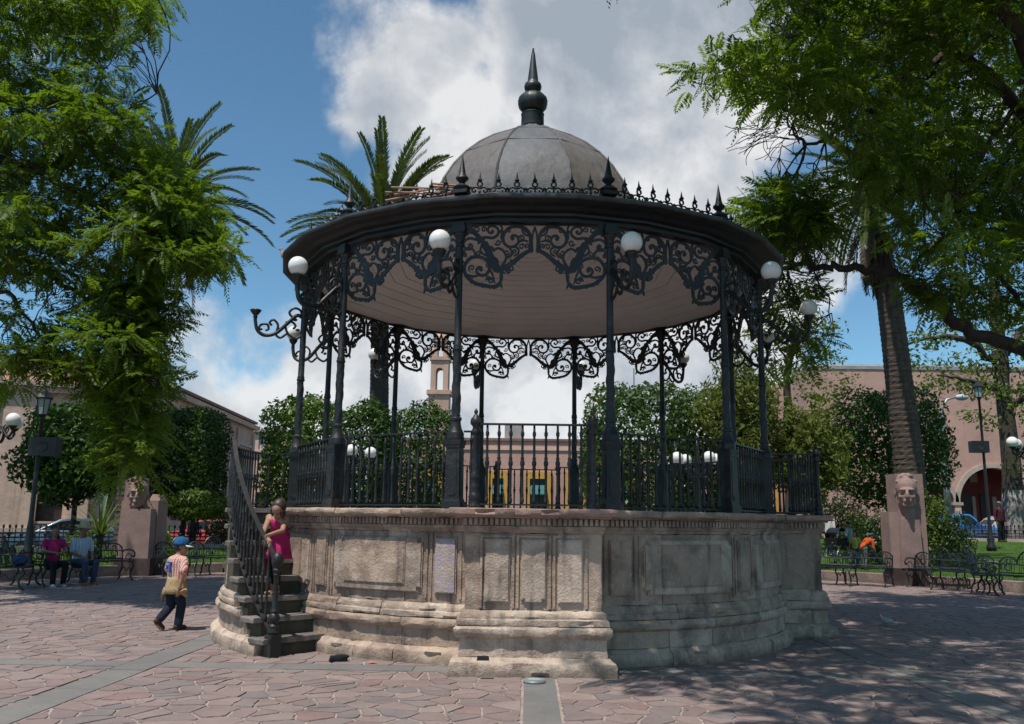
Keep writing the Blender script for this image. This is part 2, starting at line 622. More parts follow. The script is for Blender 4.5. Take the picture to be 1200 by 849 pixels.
def pave_mat(name, stops, rough=0.75):
    m, k, bs, out = new_mat(name)
    ge = k.n('ShaderNodeNewGeometry')
    oi = k.n('ShaderNodeObjectInfo')
    P = ge.outputs['Position']
    sel = k.math('FRACT', k.math('ADD', ge.outputs['Random Per Island'], k.math('MULTIPLY', oi.outputs['Random'], 7.31)))
    col = k.ramp(sel, stops)
    a = k.noise(P, 3.0, 6, 0.62)
    b = k.noise(P, 34.0, 5, 0.7)
    v = k.math('MULTIPLY', k.math('MULTIPLY_ADD', a, 0.6, 0.60), k.math('MULTIPLY_ADD', b, 0.5, 0.72))
    col = k.mix(1.0, col, k.n('ShaderNodeCombineColor', ins={0: v, 1: v, 2: v}).outputs[0], 'MULTIPLY')
    dust = k.noise(P, 0.55, 4, 0.6)
    col = k.mix(k.math('MULTIPLY', k.mapr(dust, 0.42, 0.72), 0.35), col, (0.29, 0.235, 0.22))
    gum = k.n('ShaderNodeTexVoronoi', ins={'Vector': P, 'Scale': 4.5})
    col = k.mix(k.math('MULTIPLY', k.mapr(gum.outputs['Distance'], 0.075, 0.045), 0.45), col, (0.06, 0.052, 0.05))
    oil = k.noise(P, 1.15, 6, 0.7)
    col = k.mix(k.math('MULTIPLY', k.mapr(oil, 0.60, 0.75), 0.45), col, (0.09, 0.078, 0.073))
    k.t.links.new(col, bs.inputs['Base Color'])
    bs.inputs['Roughness'].default_value = rough
    bs.inputs['Specular IOR Level'].default_value = 0.3
    bu = k.n('ShaderNodeBump', ins={'Strength': 1.0, 'Distance': 0.006, 'Height': k.math('ADD', b, k.math('MULTIPLY', a, 2.0))})
    k.t.links.new(bu.outputs[0], bs.inputs['Normal'])
    return m


M['paver'] = pave_mat('mauve_flagstone', [(0.0, (0.245, 0.178, 0.162)), (0.3, (0.285, 0.208, 0.19)), (0.5, (0.215, 0.172, 0.163)),
                                          (0.7, (0.31, 0.228, 0.205)), (0.85, (0.20, 0.172, 0.166)), (1.0, (0.26, 0.165, 0.150))])
M['slab'] = pave_mat('grey_slab', [(0.0, (0.185, 0.175, 0.165)), (0.5, (0.215, 0.20, 0.185)), (1.0, (0.17, 0.165, 0.16))])

# one sheet to the horizon
g = MB()
g.lathe([(0.01, -0.03), (60, -0.03), (300, -0.03), (1800, -0.03)], 64, caps=False)
struct(g.build('ground', M['asphalt']))
# the plaza bed, pale mortar between the stones
PC, PR = Vector((0.1, 0.8)), 12.75
g = MB()
n = 96
ring = [(PC.x + PR * math.sin(2 * PI * i / n), PC.y - PR * math.cos(2 * PI * i / n)) for i in range(n)]
g.prism(ring, -0.02, 0.0)
g.prism([(-6.5, -60), (6.5, -60), (6.5, -9.6), (-6.5, -9.6)], -0.02, -0.003)
plaza = struct(g.build('plaza', M['grout']))

BANDX = [(-3.93, -3.58), (3.58, 3.93)]
BANDY = [(-3.72, -3.42), (3.42, 3.72)]
MIDX = (-0.03, 0.25)


def in_band(x, y, pad=0.0):
    for a, b in BANDX:
        if a - pad < x < b + pad:
            return True
    for a, b in BANDY:
        if a - pad < y < b + pad:
            return True
    return MIDX[0] - pad < x < MIDX[1] + pad and abs(y) > 3.6


def clip(poly, a, b, c):
    """keep the side a*x + b*y <= c"""
    out = []
    for i in range(len(poly)):
        p, q = poly[i], poly[(i + 1) % len(poly)]
        dp, dq = a * p[0] + b * p[1] - c, a * q[0] + b * q[1] - c
        if dp <= 0:
            out.append(p)
        if (dp < 0 < dq) or (dq < 0 < dp):
            t = dp / (dp - dq)
            out.append((p[0] + (q[0] - p[0]) * t, p[1] + (q[1] - p[1]) * t))
    return out


# crazy paving: Voronoi cells of jittered points, cut back by a joint
PIT = 0.228
pts = {}
for i in range(-54, 55):
    for j in range(-48, 72):
        x = i * PIT * 1.12 + (0.5 if j % 2 else 0) * PIT + random.uniform(-0.55, 0.55) * PIT
        y = j * PIT * 0.9 + random.uniform(-0.55, 0.55) * PIT
        if random.random() < 0.06 or in_band(x, y, 0.03):
            continue
        pts[(i, j)] = (x, y)
cells = []
for (i, j), p in pts.items():
    x, y = p
    rr = math.hypot(x, y)
    if rr < 3.05 or math.hypot(x - PC.x, y - PC.y) > PR - 0.12 and not (y < -6 and abs(x) < 6.3) or y < -9.5:
        continue
    poly = [(x - 0.7, y - 0.7), (x + 0.7, y - 0.7), (x + 0.7, y + 0.7), (x - 0.7, y + 0.7)]
    gap = random.uniform(0.003, 0.011)
    for di in (-3, -2, -1, 0, 1, 2, 3):
        for dj in (-3, -2, -1, 0, 1, 2, 3):
            q = pts.get((i + di, j + dj))
            if q is None or q is p:
                continue
            dx, dy = q[0] - x, q[1] - y
            L = math.hypot(dx, dy)
            if L > 1.3:
                continue
            poly = clip(poly, dx / L, dy / L, (dx * (x + q[0]) / 2 + dy * (y + q[1]) / 2) / L - gap)
            if len(poly) < 3:
                break
        if len(poly) < 3:
            break
    # straight joints along the slab bands
    for a, b in BANDX:
        poly = clip(poly, 1, 0, a - 0.02) if x < a else clip(poly, -1, 0, -(b + 0.02))
    for a, b in BANDY:
        poly = clip(poly, 0, 1, a - 0.02) if y < a else clip(poly, 0, -1, -(b + 0.02))
    if abs(y) > 3.6:
        poly = clip(poly, 1, 0, MIDX[0] - 0.02) if x < MIDX[0] else clip(poly, -1, 0, -(MIDX[1] + 0.02))
    if len(poly) < 3:
        continue
    ar = 0.5 * sum(poly[k][0] * poly[(k + 1) % len(poly)][1] - poly[(k + 1) % len(poly)][0] * poly[k][1] for k in range(len(poly)))
    if ar < 0.01:
        continue
    # knock the sharp corners off
    rp = []
    for k in range(len(poly)):
        a, b, c = poly[k - 1], poly[k], poly[(k + 1) % len(poly)]
        f = random.uniform(0.08, 0.2)
        la, lc = math.hypot(a[0] - b[0], a[1] - b[1]), math.hypot(c[0] - b[0], c[1] - b[1])
        if la < 0.05 or lc < 0.05:
            rp.append(b)
        else:
            fa, fc = min(f, 0.035 / la), min(f, 0.035 / lc)
            rp.append((b[0] + (a[0] - b[0]) * fa, b[1] + (a[1] - b[1]) * fa))
            rp.append((b[0] + (c[0] - b[0]) * fc, b[1] + (c[1] - b[1]) * fc))
            if lc > 0.12:
                # hand-dressed edge: a slightly hollow or bulging middle
                nx, ny = (c[1] - b[1]) / lc, -(c[0] - b[0]) / lc
                for fm in ((0.33, 0.66) if lc > 0.2 else (0.5,)):
                    u = random.gauss(-0.004, 0.007)
                    fm += random.uniform(-0.08, 0.08)
                    rp.append((b[0] + (c[0] - b[0]) * fm + nx * u, b[1] + (c[1] - b[1]) * fm + ny * u))
    cells.append((x, y, ar, rp))


def show_size(c):
    x, y, ar = c[0], c[1], c[2]
    d = y + D
    if d < 6.2 or abs(x) > 0.63 * d or (abs(x) < 3.3 and y > -3.2):
        return 0
    return ar / d ** 3


cells.sort(key=show_size, reverse=True)


def stone_mb(mb, rp, h):
    o = len(mb.v)
    cx = sum(p[0] for p in rp) / len(rp)
    cy = sum(p[1] for p in rp) / len(rp)
    m = len(rp)
    tilt = (random.uniform(-0.006, 0.006), random.uniform(-0.006, 0.006))
    for p in rp:
        mb.v.append((p[0], p[1], -0.005))
    for p in rp:
        mb.v.append((p[0] + (cx - p[0]) * 0.03, p[1] + (cy - p[1]) * 0.03, h + tilt[0] * (p[0] - cx) + tilt[1] * (p[1] - cy)))
    mb.f.append(tuple(o + m + k for k in range(m)))
    mb.f += [(o + k, o + (k + 1) % m, o + m + (k + 1) % m, o + m + k) for k in range(m)]
    mb.m += [0] * (m + 1)


NEAR_STONES = 232
for c in cells[:NEAR_STONES]:
    s = MB()
    stone_mb(s, c[3], random.uniform(0.006, 0.012))
    s.build('paving_stone', M['paver'], plaza)
s = MB()
for c in cells[NEAR_STONES:]:
    stone_mb(s, c[3], random.uniform(0.006, 0.012))
stuff(s.build('paving_stones', M['paver'], plaza))
# long slabs of the grey bands
slabs = []
for a, b in BANDX:
    y = -9.4
    while y < 11:
        L = random.uniform(0.9, 1.5)
        slabs.append((a, b, y, y + L - 0.006))
        y += L
for a, b in BANDY:
    for lo, hi in ((-11, BANDX[0][0]), (BANDX[0][1], BANDX[1][0]), (BANDX[1][1], 11)):
        x = lo + 0.006
        while x < hi - 0.05:
            L = min(random.uniform(0.9, 1.5), hi - x)
            slabs.append((x, x + L - 0.006, a, b))
            x += L
y = -9.4
while y < -3.75:
    L = min(random.uniform(0.9, 1.4), -3.73 - y)
    slabs.append((MIDX[0], MIDX[1], y, y + L - 0.006))
    y += L
sl_far = MB()
for x0, x1, y0, y1 in slabs:
    cx, cy = (x0 + x1) / 2, (y0 + y1) / 2
    if math.hypot(cx - PC.x, cy - PC.y) > PR - 0.6 and cy > -8:
        continue
    near = cy < 2.5 and abs(cx) < 0.62 * (cy + D) and cy + D > 6.5 and not (abs(cx) < 3.3 and cy > -3.3)
    s = MB() if near else sl_far
    s.prism([(x0, y0), (x1, y0), (x1, y1), (x0, y1)], -0.004, random.uniform(0.007, 0.011), shrink=0.004)
    if near:
        s.build('paving_slab', M['slab'], plaza)
stuff(sl_far.build('paving_slabs', M['slab'], plaza))

# ================================================================== BANDSTAND
ZP = 1.545
RC = 3.208
bs_root = thing('bandstand', 'round bandstand with black iron columns, filigree arches and zinc dome on a carved stone base', 'bandstand', (0, 0, 0), R(0.672))
platform = MB()
# solid core behind the facing stones, so that joints look deep
platform.lathe([(3.19, 0.0), (3.19, ZP - 0.03)], 72)
for k in range(4):
    a = k * PI / 2
    platform.box((3.6 * math.sin(a), -3.6 * math.cos(a), (ZP - 0.04) / 2), (1.0 if k % 2 == 0 else 0.3, 0.3 if k % 2 == 0 else 1.0, ZP - 0.04))
platform = platform.build('platform', M['step'], bs_root)

WR, PW, PF = 3.335, 0.655, 3.83


def pol(r, deg, z=0.0):
    a = R(deg)
    return (r * math.sin(a), -r * math.cos(a), z)


def arc_path(a0, a1, step=1.6):
    m = max(2, int(abs(a1 - a0) / step) + 1)
    out = []
    for i in range(m + 1):
        a = R(a0 + (a1 - a0) * i / m)
        out.append((WR * math.sin(a), -WR * math.cos(a), math.sin(a), -math.cos(a)))
    return out


def pier_path(rot, part):
    """path round a projecting pier: part 0 left return + left half, 1 middle, 2 right half + return"""
    xs = {0: (-PW, -0.18), 1: (-0.18, 0.24), 2: (0.24, PW)}[part]
    seq = []
    if part == 0:
        seq += [(-PW, -y, -1, 0) for y in (3.15, 3.35, 3.55, 3.72)] + [(-PW, -PF, -1, -1)]
        lo, hi = -PW, xs[1]
        seq += [(lo + (hi - lo) * t, -PF, 0, -1) for t in (0.2, 0.4, 0.6, 0.8, 1.0)]
    elif part == 1:
        seq += [(xs[0] + (xs[1] - xs[0]) * t, -PF, 0, -1) for t in (0, 0.2, 0.4, 0.6, 0.8, 1.0)]
    else:
        lo, hi = xs[0], PW
        seq += [(lo + (hi - lo) * t, -PF, 0, -1) for t in (0, 0.2, 0.4, 0.6, 0.8)]
        seq += [(PW, -PF, 1, -1)] + [(PW, -y, 1, 0) for y in (3.72, 3.55, 3.35, 3.15)]
    ca, sa = math.cos(rot), math.sin(rot)
    return [(ca * x - sa * y, sa * x + ca * y, ca * nx - sa * ny, sa * nx + ca * ny) for x, y, nx, ny in seq]


def sweep(path, prof, rough=0.004, chip=0.04, dz=0.0):
    """stone block: profile (offset, z) carried along the path, worn by small random knocks"""
    mb = MB()
    m = len(prof)
    vs = []
    for i, (x, y, nx, ny) in enumerate(path):
        for (o, z) in prof:
            if o > -0.1:
                o2 = o + random.gauss(0, rough) - (abs(random.gauss(0, 0.022)) if random.random() < chip else 0)
                z2 = z + random.gauss(0, rough * 0.6) if 0.01 < z < 1.53 else z + (random.gauss(0, 0.0025) if z > 1.5 else 0)
            else:
                o2, z2 = o, z
            vs.append((x + nx * o2, y + ny * o2, z2 + dz))
    fs = []
    for i in range(len(path) - 1):
        for k in range(m):
            a, b = i * m + k, i * m + (k + 1) % m
            fs.append((a, a + m, b + m, b))
    fs.append(tuple(range(m)))
    fs.append(tuple(range((len(path) - 1) * m + m - 1, (len(path) - 1) * m - 1, -1)))
    mb.add(vs, fs)
    return mb


PROF = {
    'plinth_stone': [(-0.14, 0.0), (0.135, 0.0), (0.135, 0.05), (0.132, 0.10), (0.122, 0.128), (0.095, 0.142), (0.07, 0.168), (-0.14, 0.168)],
    'moulded_stone': [(-0.14, 0.171), (0.045, 0.171), (0.04, 0.25), (0.042, 0.335), (0.062, 0.345), (0.085, 0.362), (0.094, 0.392), (0.088, 0.425), (0.066, 0.446), (-0.14, 0.450)],
    'ledge_stone': [(-0.14, 0.453), (0.062, 0.453), (0.066, 0.475), (0.060, 0.507), (0.044, 0.515), (0.046, 0.535), (0.036, 0.565), (0.008, 0.590), (-0.14, 0.590)],
    'wall_stone': [(-0.14, 0.593), (0.0, 0.593), (0.0, 0.75), (0.0, 0.95), (0.0, 1.15), (0.0, 1.308), (-0.14, 1.308)],
    'frieze_stone': [(-0.14, 1.311), (0.014, 1.311), (0.020, 1.335), (0.038, 1.352), (0.046, 1.376), (0.036, 1.380), (0.036, 1.45), (-0.14, 1.45)],
    'cornice_stone': [(-0.14, 1.453), (0.085, 1.453), (0.095, 1.466), (0.135, 1.472), (0.150, 1.488), (0.155, 1.512), (0.152, 1.537), (0.140, ZP), (-0.14, ZP)],
}
JOINTS = {'plinth_stone': 6, 'moulded_stone': 5, 'ledge_stone': 5, 'wall_stone': 6, 'frieze_stone': 4, 'cornice_stone': 5}
for q in range(4):
    for nm, prof in PROF.items():
        k = JOINTS[nm]
        lo, hi = 10.6 + 90 * q, 79.4 + 90 * q
        cuts = [lo] + sorted(lo + (hi - lo) * (i + random.uniform(-0.25, 0.25)) / k for i in range(1, k)) + [hi]
        for a, b in zip(cuts[:-1], cuts[1:]):
            mt = M['stone']
            if nm in ('plinth_stone', 'moulded_stone', 'ledge_stone'):
                mt = random.choice([M['stone_pale'], M['stone_pale'], M['stone']])
            if nm == 'cornice_stone':
                mt = random.choice([M['stone'], M['stone_pink'], M['stone']])
            sweep(arc_path(a + 0.06, b - 0.06), prof).build(nm, mt, platform, auto=35)
    for part in range(3):
        for nm, prof in PROF.items():
            mt = M['stone_pale'] if nm in ('plinth_stone', 'moulded_stone', 'ledge_stone') else M['stone']
            if nm == 'cornice_stone':
                mt = M['stone_pink']
            off = 0.0035 if part != 1 else 0.002
            p = pier_path(q * PI / 2, part)
            sweep(p, prof, dz=off if nm != 'plinth_stone' else 0.003).build(nm, mt, platform, auto=35)

# dentils under the cornice
for q in range(4):
    d = MB()
    a = 12.2
    while a < 78:
        p = pol(WR + 0.052, a + 90 * q, 1.417)
        d.box(p, (0.030, 0.036, 0.062), R(a + 90 * q))
        a += 0.86
    stuff(d.build('dentils', M['stone'], platform))
    d = MB()
    ca, sa = math.cos(q * PI / 2), math.sin(q * PI / 2)
    def put(x, y, rz):
        d.box((ca * x - sa * y, sa * x + ca * y, 1.4195), (0.030, 0.036, 0.062), rz + q * PI / 2)
    x = -PW
    while x <= PW + 0.001:
        put(x, -(PF + 0.052), 0)
        x += 2 * PW / 26
    for sx in (-1, 1):
        for yy in (3.45, 3.50, 3.55, 3.60, 3.65, 3.70, 3.75, 3.80):
            put(sx * (PW + 0.052), -yy, PI / 2)
    stuff(d.build('dentils', M['stone'], platform))


def panel(mapf, s0, s1, z0, z1, notch, th, name, mt, step=0.06):
    """raised panel with cut-in corners, two steps high; mapf(s, z, off) gives the place"""
    mb = MB()
    for lay, (ins, o0, o1) in enumerate(((0.0, -0.01, th * 0.55), (0.013, th * 0.5, th))):
        a, b, c, d = s0 + ins, s1 - ins, z0 + ins, z1 - ins
        nt = notch
        ks = [a] + ([a + nt] if nt else [])
        m = max(1, int((b - a - 2 * nt) / step))
        ks += [a + nt + (b - a - 2 * nt) * i / m for i in range(1, m + 1)] + ([b] if nt else [])
        for i in range(len(ks) - 1):
            u, w = ks[i], ks[i + 1]
            cut = nt if nt and (i == 0 or i == len(ks) - 2) else 0.0
            lo, hi = c + cut, d - (cut if notch > 0.03 else 0)
            j = lambda: 0.0
            vs = [mapf(u, lo + j(), o0), mapf(w, lo + j(), o0), mapf(w, hi + j(), o0), mapf(u, hi + j(), o0),
                  mapf(u, lo + j(), o1 + j()), mapf(w, lo + j(), o1 + j()), mapf(w, hi + j(), o1 + j()), mapf(u, hi + j(), o1 + j())]
            mb.add(vs, [(4, 5, 6, 7), (0, 1, 5, 4), (2, 3, 7, 6), (1, 2, 6, 5), (3, 0, 4, 7)])
    return mb.build(name, mt, platform, auto=30)


def arc_map(q, s, z, off):
    a = s / WR + q * PI / 2
    return ((WR + off) * math.sin(a), -(WR + off) * math.cos(a), z)


def pier_map(q, s, z, off):
    x, y = s, -(PF + off)
    ca, sa = math.cos(q * PI / 2), math.sin(q * PI / 2)
    return (ca * x - sa * y, sa * x + ca * y, z)


for q in (0, 1, 3):
    am = lambda s, z, o, q=q: arc_map(q, s, z, o)
    rad = lambda deg: WR * R(deg)
    for (a0, a1, nt) in ((13.6, 17.8, 0.0), (20.2, 41.2, 0.045), (43.6, 47.2, 0.0), (49.6, 70.2, 0.045), (72.6, 76.6, 0.0)):
        z0, z1 = 0.69, 1.245
        mt = M['stone_pale'] if nt else M['stone']
        if q == 3 and a0 > 72:
            mt = M['stone_paint']
        panel(am, rad(a0), rad(a1), z0, z1, nt, 0.034, 'wall_panel', mt)
        if nt:
            wq = (a1 - a0) * 0.16
            panel(lambda s, z, o, am=am: am(s, z, o + 0.034), rad(a0 + wq), rad(a1 - wq), z0 + 0.075, z1 - 0.04, 0.0, 0.014, 'panel_field', M['stone'])
        # thin fillet frame round the panel
        for (u0, u1, w0, w1) in ((a0 - 0.95, a0 - 0.55, 0.64, 1.29), (a1 + 0.55, a1 + 0.95, 0.64, 1.29)):
            f = MB()
            vs = [am(rad(u), z, o) for o in (-0.01, 0.014) for (u, z) in ((u0, w0), (u1, w0), (u1, w1), (u0, w1))]
            f.add(vs, [(4, 5, 6, 7), (0, 1, 5, 4), (2, 3, 7, 6), (1, 2, 6, 5), (3, 0, 4, 7)])
            f.build('panel_fillet', M['stone'], platform)
    pm = lambda s, z, o, q=q: pier_map(q, s, z, o)
    for i, (s0, s1) in enumerate(((-0.465, -0.225), (-0.115, 0.125), (0.235, 0.475))):
        panel(pm, s0, s1, 0.665, 1.255, 0.03 if i == 1 else 0.0, 0.03, 'wall_panel', M['stone_pale'], 0.12)
        for (u0, u1, w0, w1) in ((s0 - 0.045, s0 - 0.022, 0.615, 1.295), (s1 + 0.022, s1 + 0.045, 0.615, 1.295), (s0 - 0.0215, s1 + 0.0215, 1.272, 1.29)):
            f = MB()
            vs = [pm(u, z, o) for o in (-0.01, 0.018) for (u, z) in ((u0, w0), (u1, w0), (u1, w1), (u0, w1))]
            f.add(vs, [(4, 5, 6, 7), (0, 1, 5, 4), (2, 3, 7, 6), (1, 2, 6, 5), (3, 0, 4, 7)])
            f.build('panel_fillet', M['stone'], platform)


# ---- stairs, curling up the left side
def arcbox(mb, r0, r1, a0, a1, z0, z1, n=4, jit=0.003, rnd=0.0):
    vs = []
    for i in range(n + 1):
        a = a0 + (a1 - a0) * i / n
        for r, z in ((r0, z0), (r1, z0), (r1 + (random.gauss(0, jit)), z1 - rnd), (r1 - rnd, z1 + random.gauss(0, jit * 0.3)), (r0, z1)):
            vs.append(pol(r, a, z))
    m = 5
    fs = []
    for i in range(n):
        for k in range(m):
            p, q = i * m + k, i * m + (k + 1) % m
            fs.append((p, q, q + m, p + m))
    fs += [tuple(range(m - 1, -1, -1)), tuple(range(n * m, n * m + m))]
    return mb.add(vs, fs)


NS = 8
RIS = ZP / NS
A0, DA = -42.5, -3.4
stairs = MB()
arcbox(stairs, 3.2, 3.9, A0 + DA * 7.5, -80, 0.0, ZP - 0.06, 6)
stairs = stairs.build('staircase', M['step'], bs_root)
for k in range(NS):
    a = A0 + DA * k
    b = a + DA if k < NS - 1 else -79.0
    mb = MB()
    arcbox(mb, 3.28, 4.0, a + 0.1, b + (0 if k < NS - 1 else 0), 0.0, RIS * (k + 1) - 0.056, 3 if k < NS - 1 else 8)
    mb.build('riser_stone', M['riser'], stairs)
    mb = MB()
    # tread with rounded nosing over riser and flank
    arcbox(mb, 3.27, 4.14 - 0.012 * k, a + 0.75, b - 0.02 if k < NS - 1 else b, RIS * (k + 1) - 0.055, RIS * (k + 1) - 0.003, 3 if k < NS - 1 else 10, 0.003, 0.012)
    mb.build('stair_tread', M['step'], stairs)


def arc_path_r(r, a0, a1, step=2.0):
    m = max(2, int(abs(a1 - a0) / step) + 1)
    return [(r * math.sin(R(a0 + (a1 - a0) * i / m)), -r * math.cos(R(a0 + (a1 - a0) * i / m)),
             math.sin(R(a0 + (a1 - a0) * i / m)), -math.cos(R(a0 + (a1 - a0) * i / m))) for i in range(m + 1)]


for (a0, a1, nm) in ((-78, -61, 'plinth_stone'), (-60.9, -44.2, 'plinth_stone'), (-78, -63, 'moulded_stone'), (-62.9, -50.6, 'moulded_stone'), (-78, -66, 'ledge_stone'), (-65.9, -54.5, 'ledge_stone'), (-78, -65.5, 'wall_stone')):
    sweep(arc_path_r(4.0, a0, a1), PROF[nm], dz=0.001).build('flank_stone', M['stone_pale'], stairs, auto=35)

# floor of the pavilion
fl = MB()
fl.lathe([(0.01, ZP - 0.028), (3.26, ZP - 0.028)], 48, caps=False)
fl.build('floor', M['step'], platform)

# ---- iron columns
ped = MB()
ped.box((0, 0, 0.05), (0.20, 0.20, 0.10))
ped.box((0, 0, 0.115), (0.18, 0.18, 0.03), taper=0.94)
ped.box((0, 0, 0.40), (0.158, 0.158, 0.54), taper=0.93)
for rz in (0, PI / 2):
    ped.box((0, 0, 0.40), (0.168, 0.10, 0.44), rz, taper=0.93)
    ped.box((0, 0, 0.20), (0.176, 0.06, 0.06), rz)
ped.box((0, 0, 0.685), (0.165, 0.165, 0.03))
ped.box((0, 0, 0.725), (0.18, 0.18, 0.05), taper=1.04)
ped.lathe([(0.092, 0.75), (0.098, 0.775), (0.09, 0.795), (0.094, 0.815), (0.085, 0.835), (0.066, 0.875), (0.056, 0.925), (0.054, 0.955), (0.062, 0.962), (0.062, 0.985), (0.05, 0.995)], 16)
ped_me = ped.mesh('column_pedestal', M['iron'])
autosmooth(ped_me, 40)
sh = MB()
prof = [(0.047, 0.99)] + [(0.047 - 0.004 * i / 40, 1.0 + 0.72 * i / 40) for i in range(41)]
sh.lathe(prof, 20, mod=lambda a, z: 1 + 0.10 * math.sin(3 * a + 22 * z) + 0.07 * math.sin(5 * a - 31 * z) if 1.01 < z < 1.71 else 1.0, caps=False)
sh.lathe([(0.043, 1.72), (0.052, 1.725), (0.054, 1.745), (0.045, 1.76), (0.050, 1.775), (0.041, 1.79), (0.039, 2.1), (0.0375, 2.5), (0.036, 2.92)], 16, mod=lambda a, z: 1 + 0.04 * math.cos(8 * a) if z > 1.8 else 1.0, caps=False)
sh_me = sh.mesh('column_shaft', M['iron'], True)
cap = MB()
cap.lathe([(0.036, 2.90), (0.048, 2.905), (0.05, 2.92), (0.04, 2.935), (0.044, 2.97), (0.058, 3.01), (0.072, 3.035), (0.07, 3.05)], 16)
cap.box((0, 0, 3.09), (0.15, 0.15, 0.08))
cap.box((0, 0, 3.15), (0.125, 0.125, 0.04))
cap_me = cap.mesh('column_capital', M['iron'])
autosmooth(cap_me, 40)

# ---- filigree spandrel, one half bay, drawn in the XZ plane from column (x = 0) to mid bay, beam at z = 0
UX = 0.8 / 305.0


def S(pts, w0, w1=None, n=6, tapered=True):
    """pts in drawing units, z downwards"""
    c = crv([(p[0], p[1]) for p in pts], n)
    L = len(c)
    w1 = w0 if w1 is None else w1
    ws = [(w0 + (w1 - w0) * i / (L - 1)) * UX for i in range(L)]
    return [(p[0] * UX, -p[1] * UX) for p in c], ws


def spiral(cx, cy, r0, r1, a0, turns, n=26):
    return [(cx + (r0 + (r1 - r0) * i / n) * math.cos(a0 + turns * 2 * PI * i / n), cy + (r0 + (r1 - r0) * i / n) * math.sin(a0 + turns * 2 * PI * i / n)) for i in range(n + 1)]


spn = MB()


def stroke(pts, w0, w1=None, curve=True):
    if curve:
        c, ws = S(pts, w0, w1)
        ws = [q * 1.28 for q in ws]
    else:
        c = [(p[0] * UX, -p[1] * UX) for p in pts]
        w1 = w0 if w1 is None else w1
        ws = [(w0 + (w1 - w0) * i / (len(c) - 1)) * UX for i in range(len(c))]
    spn.ribbon(c, ws, 0.016 + random.uniform(0, 0.003))


def leaf(x, y, ang, L, w):
    d = (math.cos(ang), math.sin(ang))
    n = (-d[1], d[0])
    p = [(x + d[0] * L * t + n[0] * L * 0.18 * t * t, y + d[1] * L * t + n[1] * L * 0.18 * t * t) for t in (0, 0.25, 0.5, 0.75, 1.0)]
    c = [(q[0] * UX, -q[1] * UX) for q in p]
    spn.ribbon(c, [w * 0.85 * UX * k for k in (0.35, 1.0, 0.9, 0.55, 0.08)], 0.018)


def blob(x, y, r):
    a = spiral(x, y, r, r, 0, 1, 8)
    vs = [(p[0] * UX, -0.009, -p[1] * UX) for p in a[:-1]] + [(p[0] * UX, 0.009, -p[1] * UX) for p in a[:-1]]
    spn.add(vs, [tuple(range(8)), tuple(range(15, 7, -1))] + [(i, i + 8, (i + 1) % 8 + 8, (i + 1) % 8) for i in range(8)])


# thick main stem from the top corner down to the hanging tip
stroke([(18, 8), (50, 30), (88, 70), (118, 105), (140, 150), (165, 190), (178, 225), (172, 262), (160, 272)], 17, 9)
stroke([(100, 85), (120, 120), (132, 160), (150, 195), (185, 195), (225, 170), (262, 138), (296, 118), (309, 122)], 26, 10)
# lower great scroll
stroke([(172, 262), (150, 276), (108, 272), (60, 258), (26, 225), (22, 185), (48, 152), (88, 148), (118, 166), (126, 198), (112, 224), (86, 226), (72, 208), (82, 192), (96, 196)], 13, 8)
blob(90, 202, 9)
stroke([(126, 198), (140, 225), (150, 262)], 8, 5)
stroke([(26, 225), (60, 232), (86, 226)], 8, 6)
stroke([(24, 178), (12, 165), (6, 150)], 7, 4)
stroke([(62, 150), (64, 130), (50, 112), (30, 108), (18, 122), (26, 138)], 8, 6)
# right, upper scroll up to the middle of the bay
stroke([(296, 118), (300, 85), (296, 48), (275, 20), (240, 10), (208, 18), (186, 44), (184, 78), (204, 100), (232, 98), (248, 78), (242, 56), (224, 50), (214, 62)], 13, 7)
blob(222, 64, 9)
stroke([(309, 118), (306, 80), (309, 40), (318, 12)], 5, 7)
stroke([(232, 98), (248, 112), (246, 130), (228, 142)], 8, 5)
stroke([(248, 78), (270, 72), (290, 78)], 8, 5)
stroke([(262, 20), (270, 42), (292, 52)], 8, 5)
# small upper scroll by the beam
stroke([(112, 60), (140, 62), (160, 46), (160, 24), (142, 10), (122, 14), (118, 32), (130, 42), (142, 34)], 9, 6)
blob(137, 33, 7)
stroke([(160, 40), (176, 30), (186, 44)], 8, 5)
stroke([(172, 6), (178, 24), (174, 60), (184, 78)], 7, 6)
# small scroll against the column
stroke([(98, 84), (66, 70), (36, 66), (16, 84), (22, 110), (44, 114), (52, 98), (40, 88)], 9, 6)
blob(40, 97, 7)
stroke([(16, 84), (10, 60), (30, 40), (56, 44)], 8, 6)
# loops
stroke([(140, 150), (112, 140), (92, 128), (88, 108), (100, 90)], 9, 6)
stroke([(178, 190), (196, 150), (184, 120), (160, 108), (140, 122)], 9, 6)
stroke([(196, 150), (220, 136), (214, 112), (204, 100)], 8, 6)
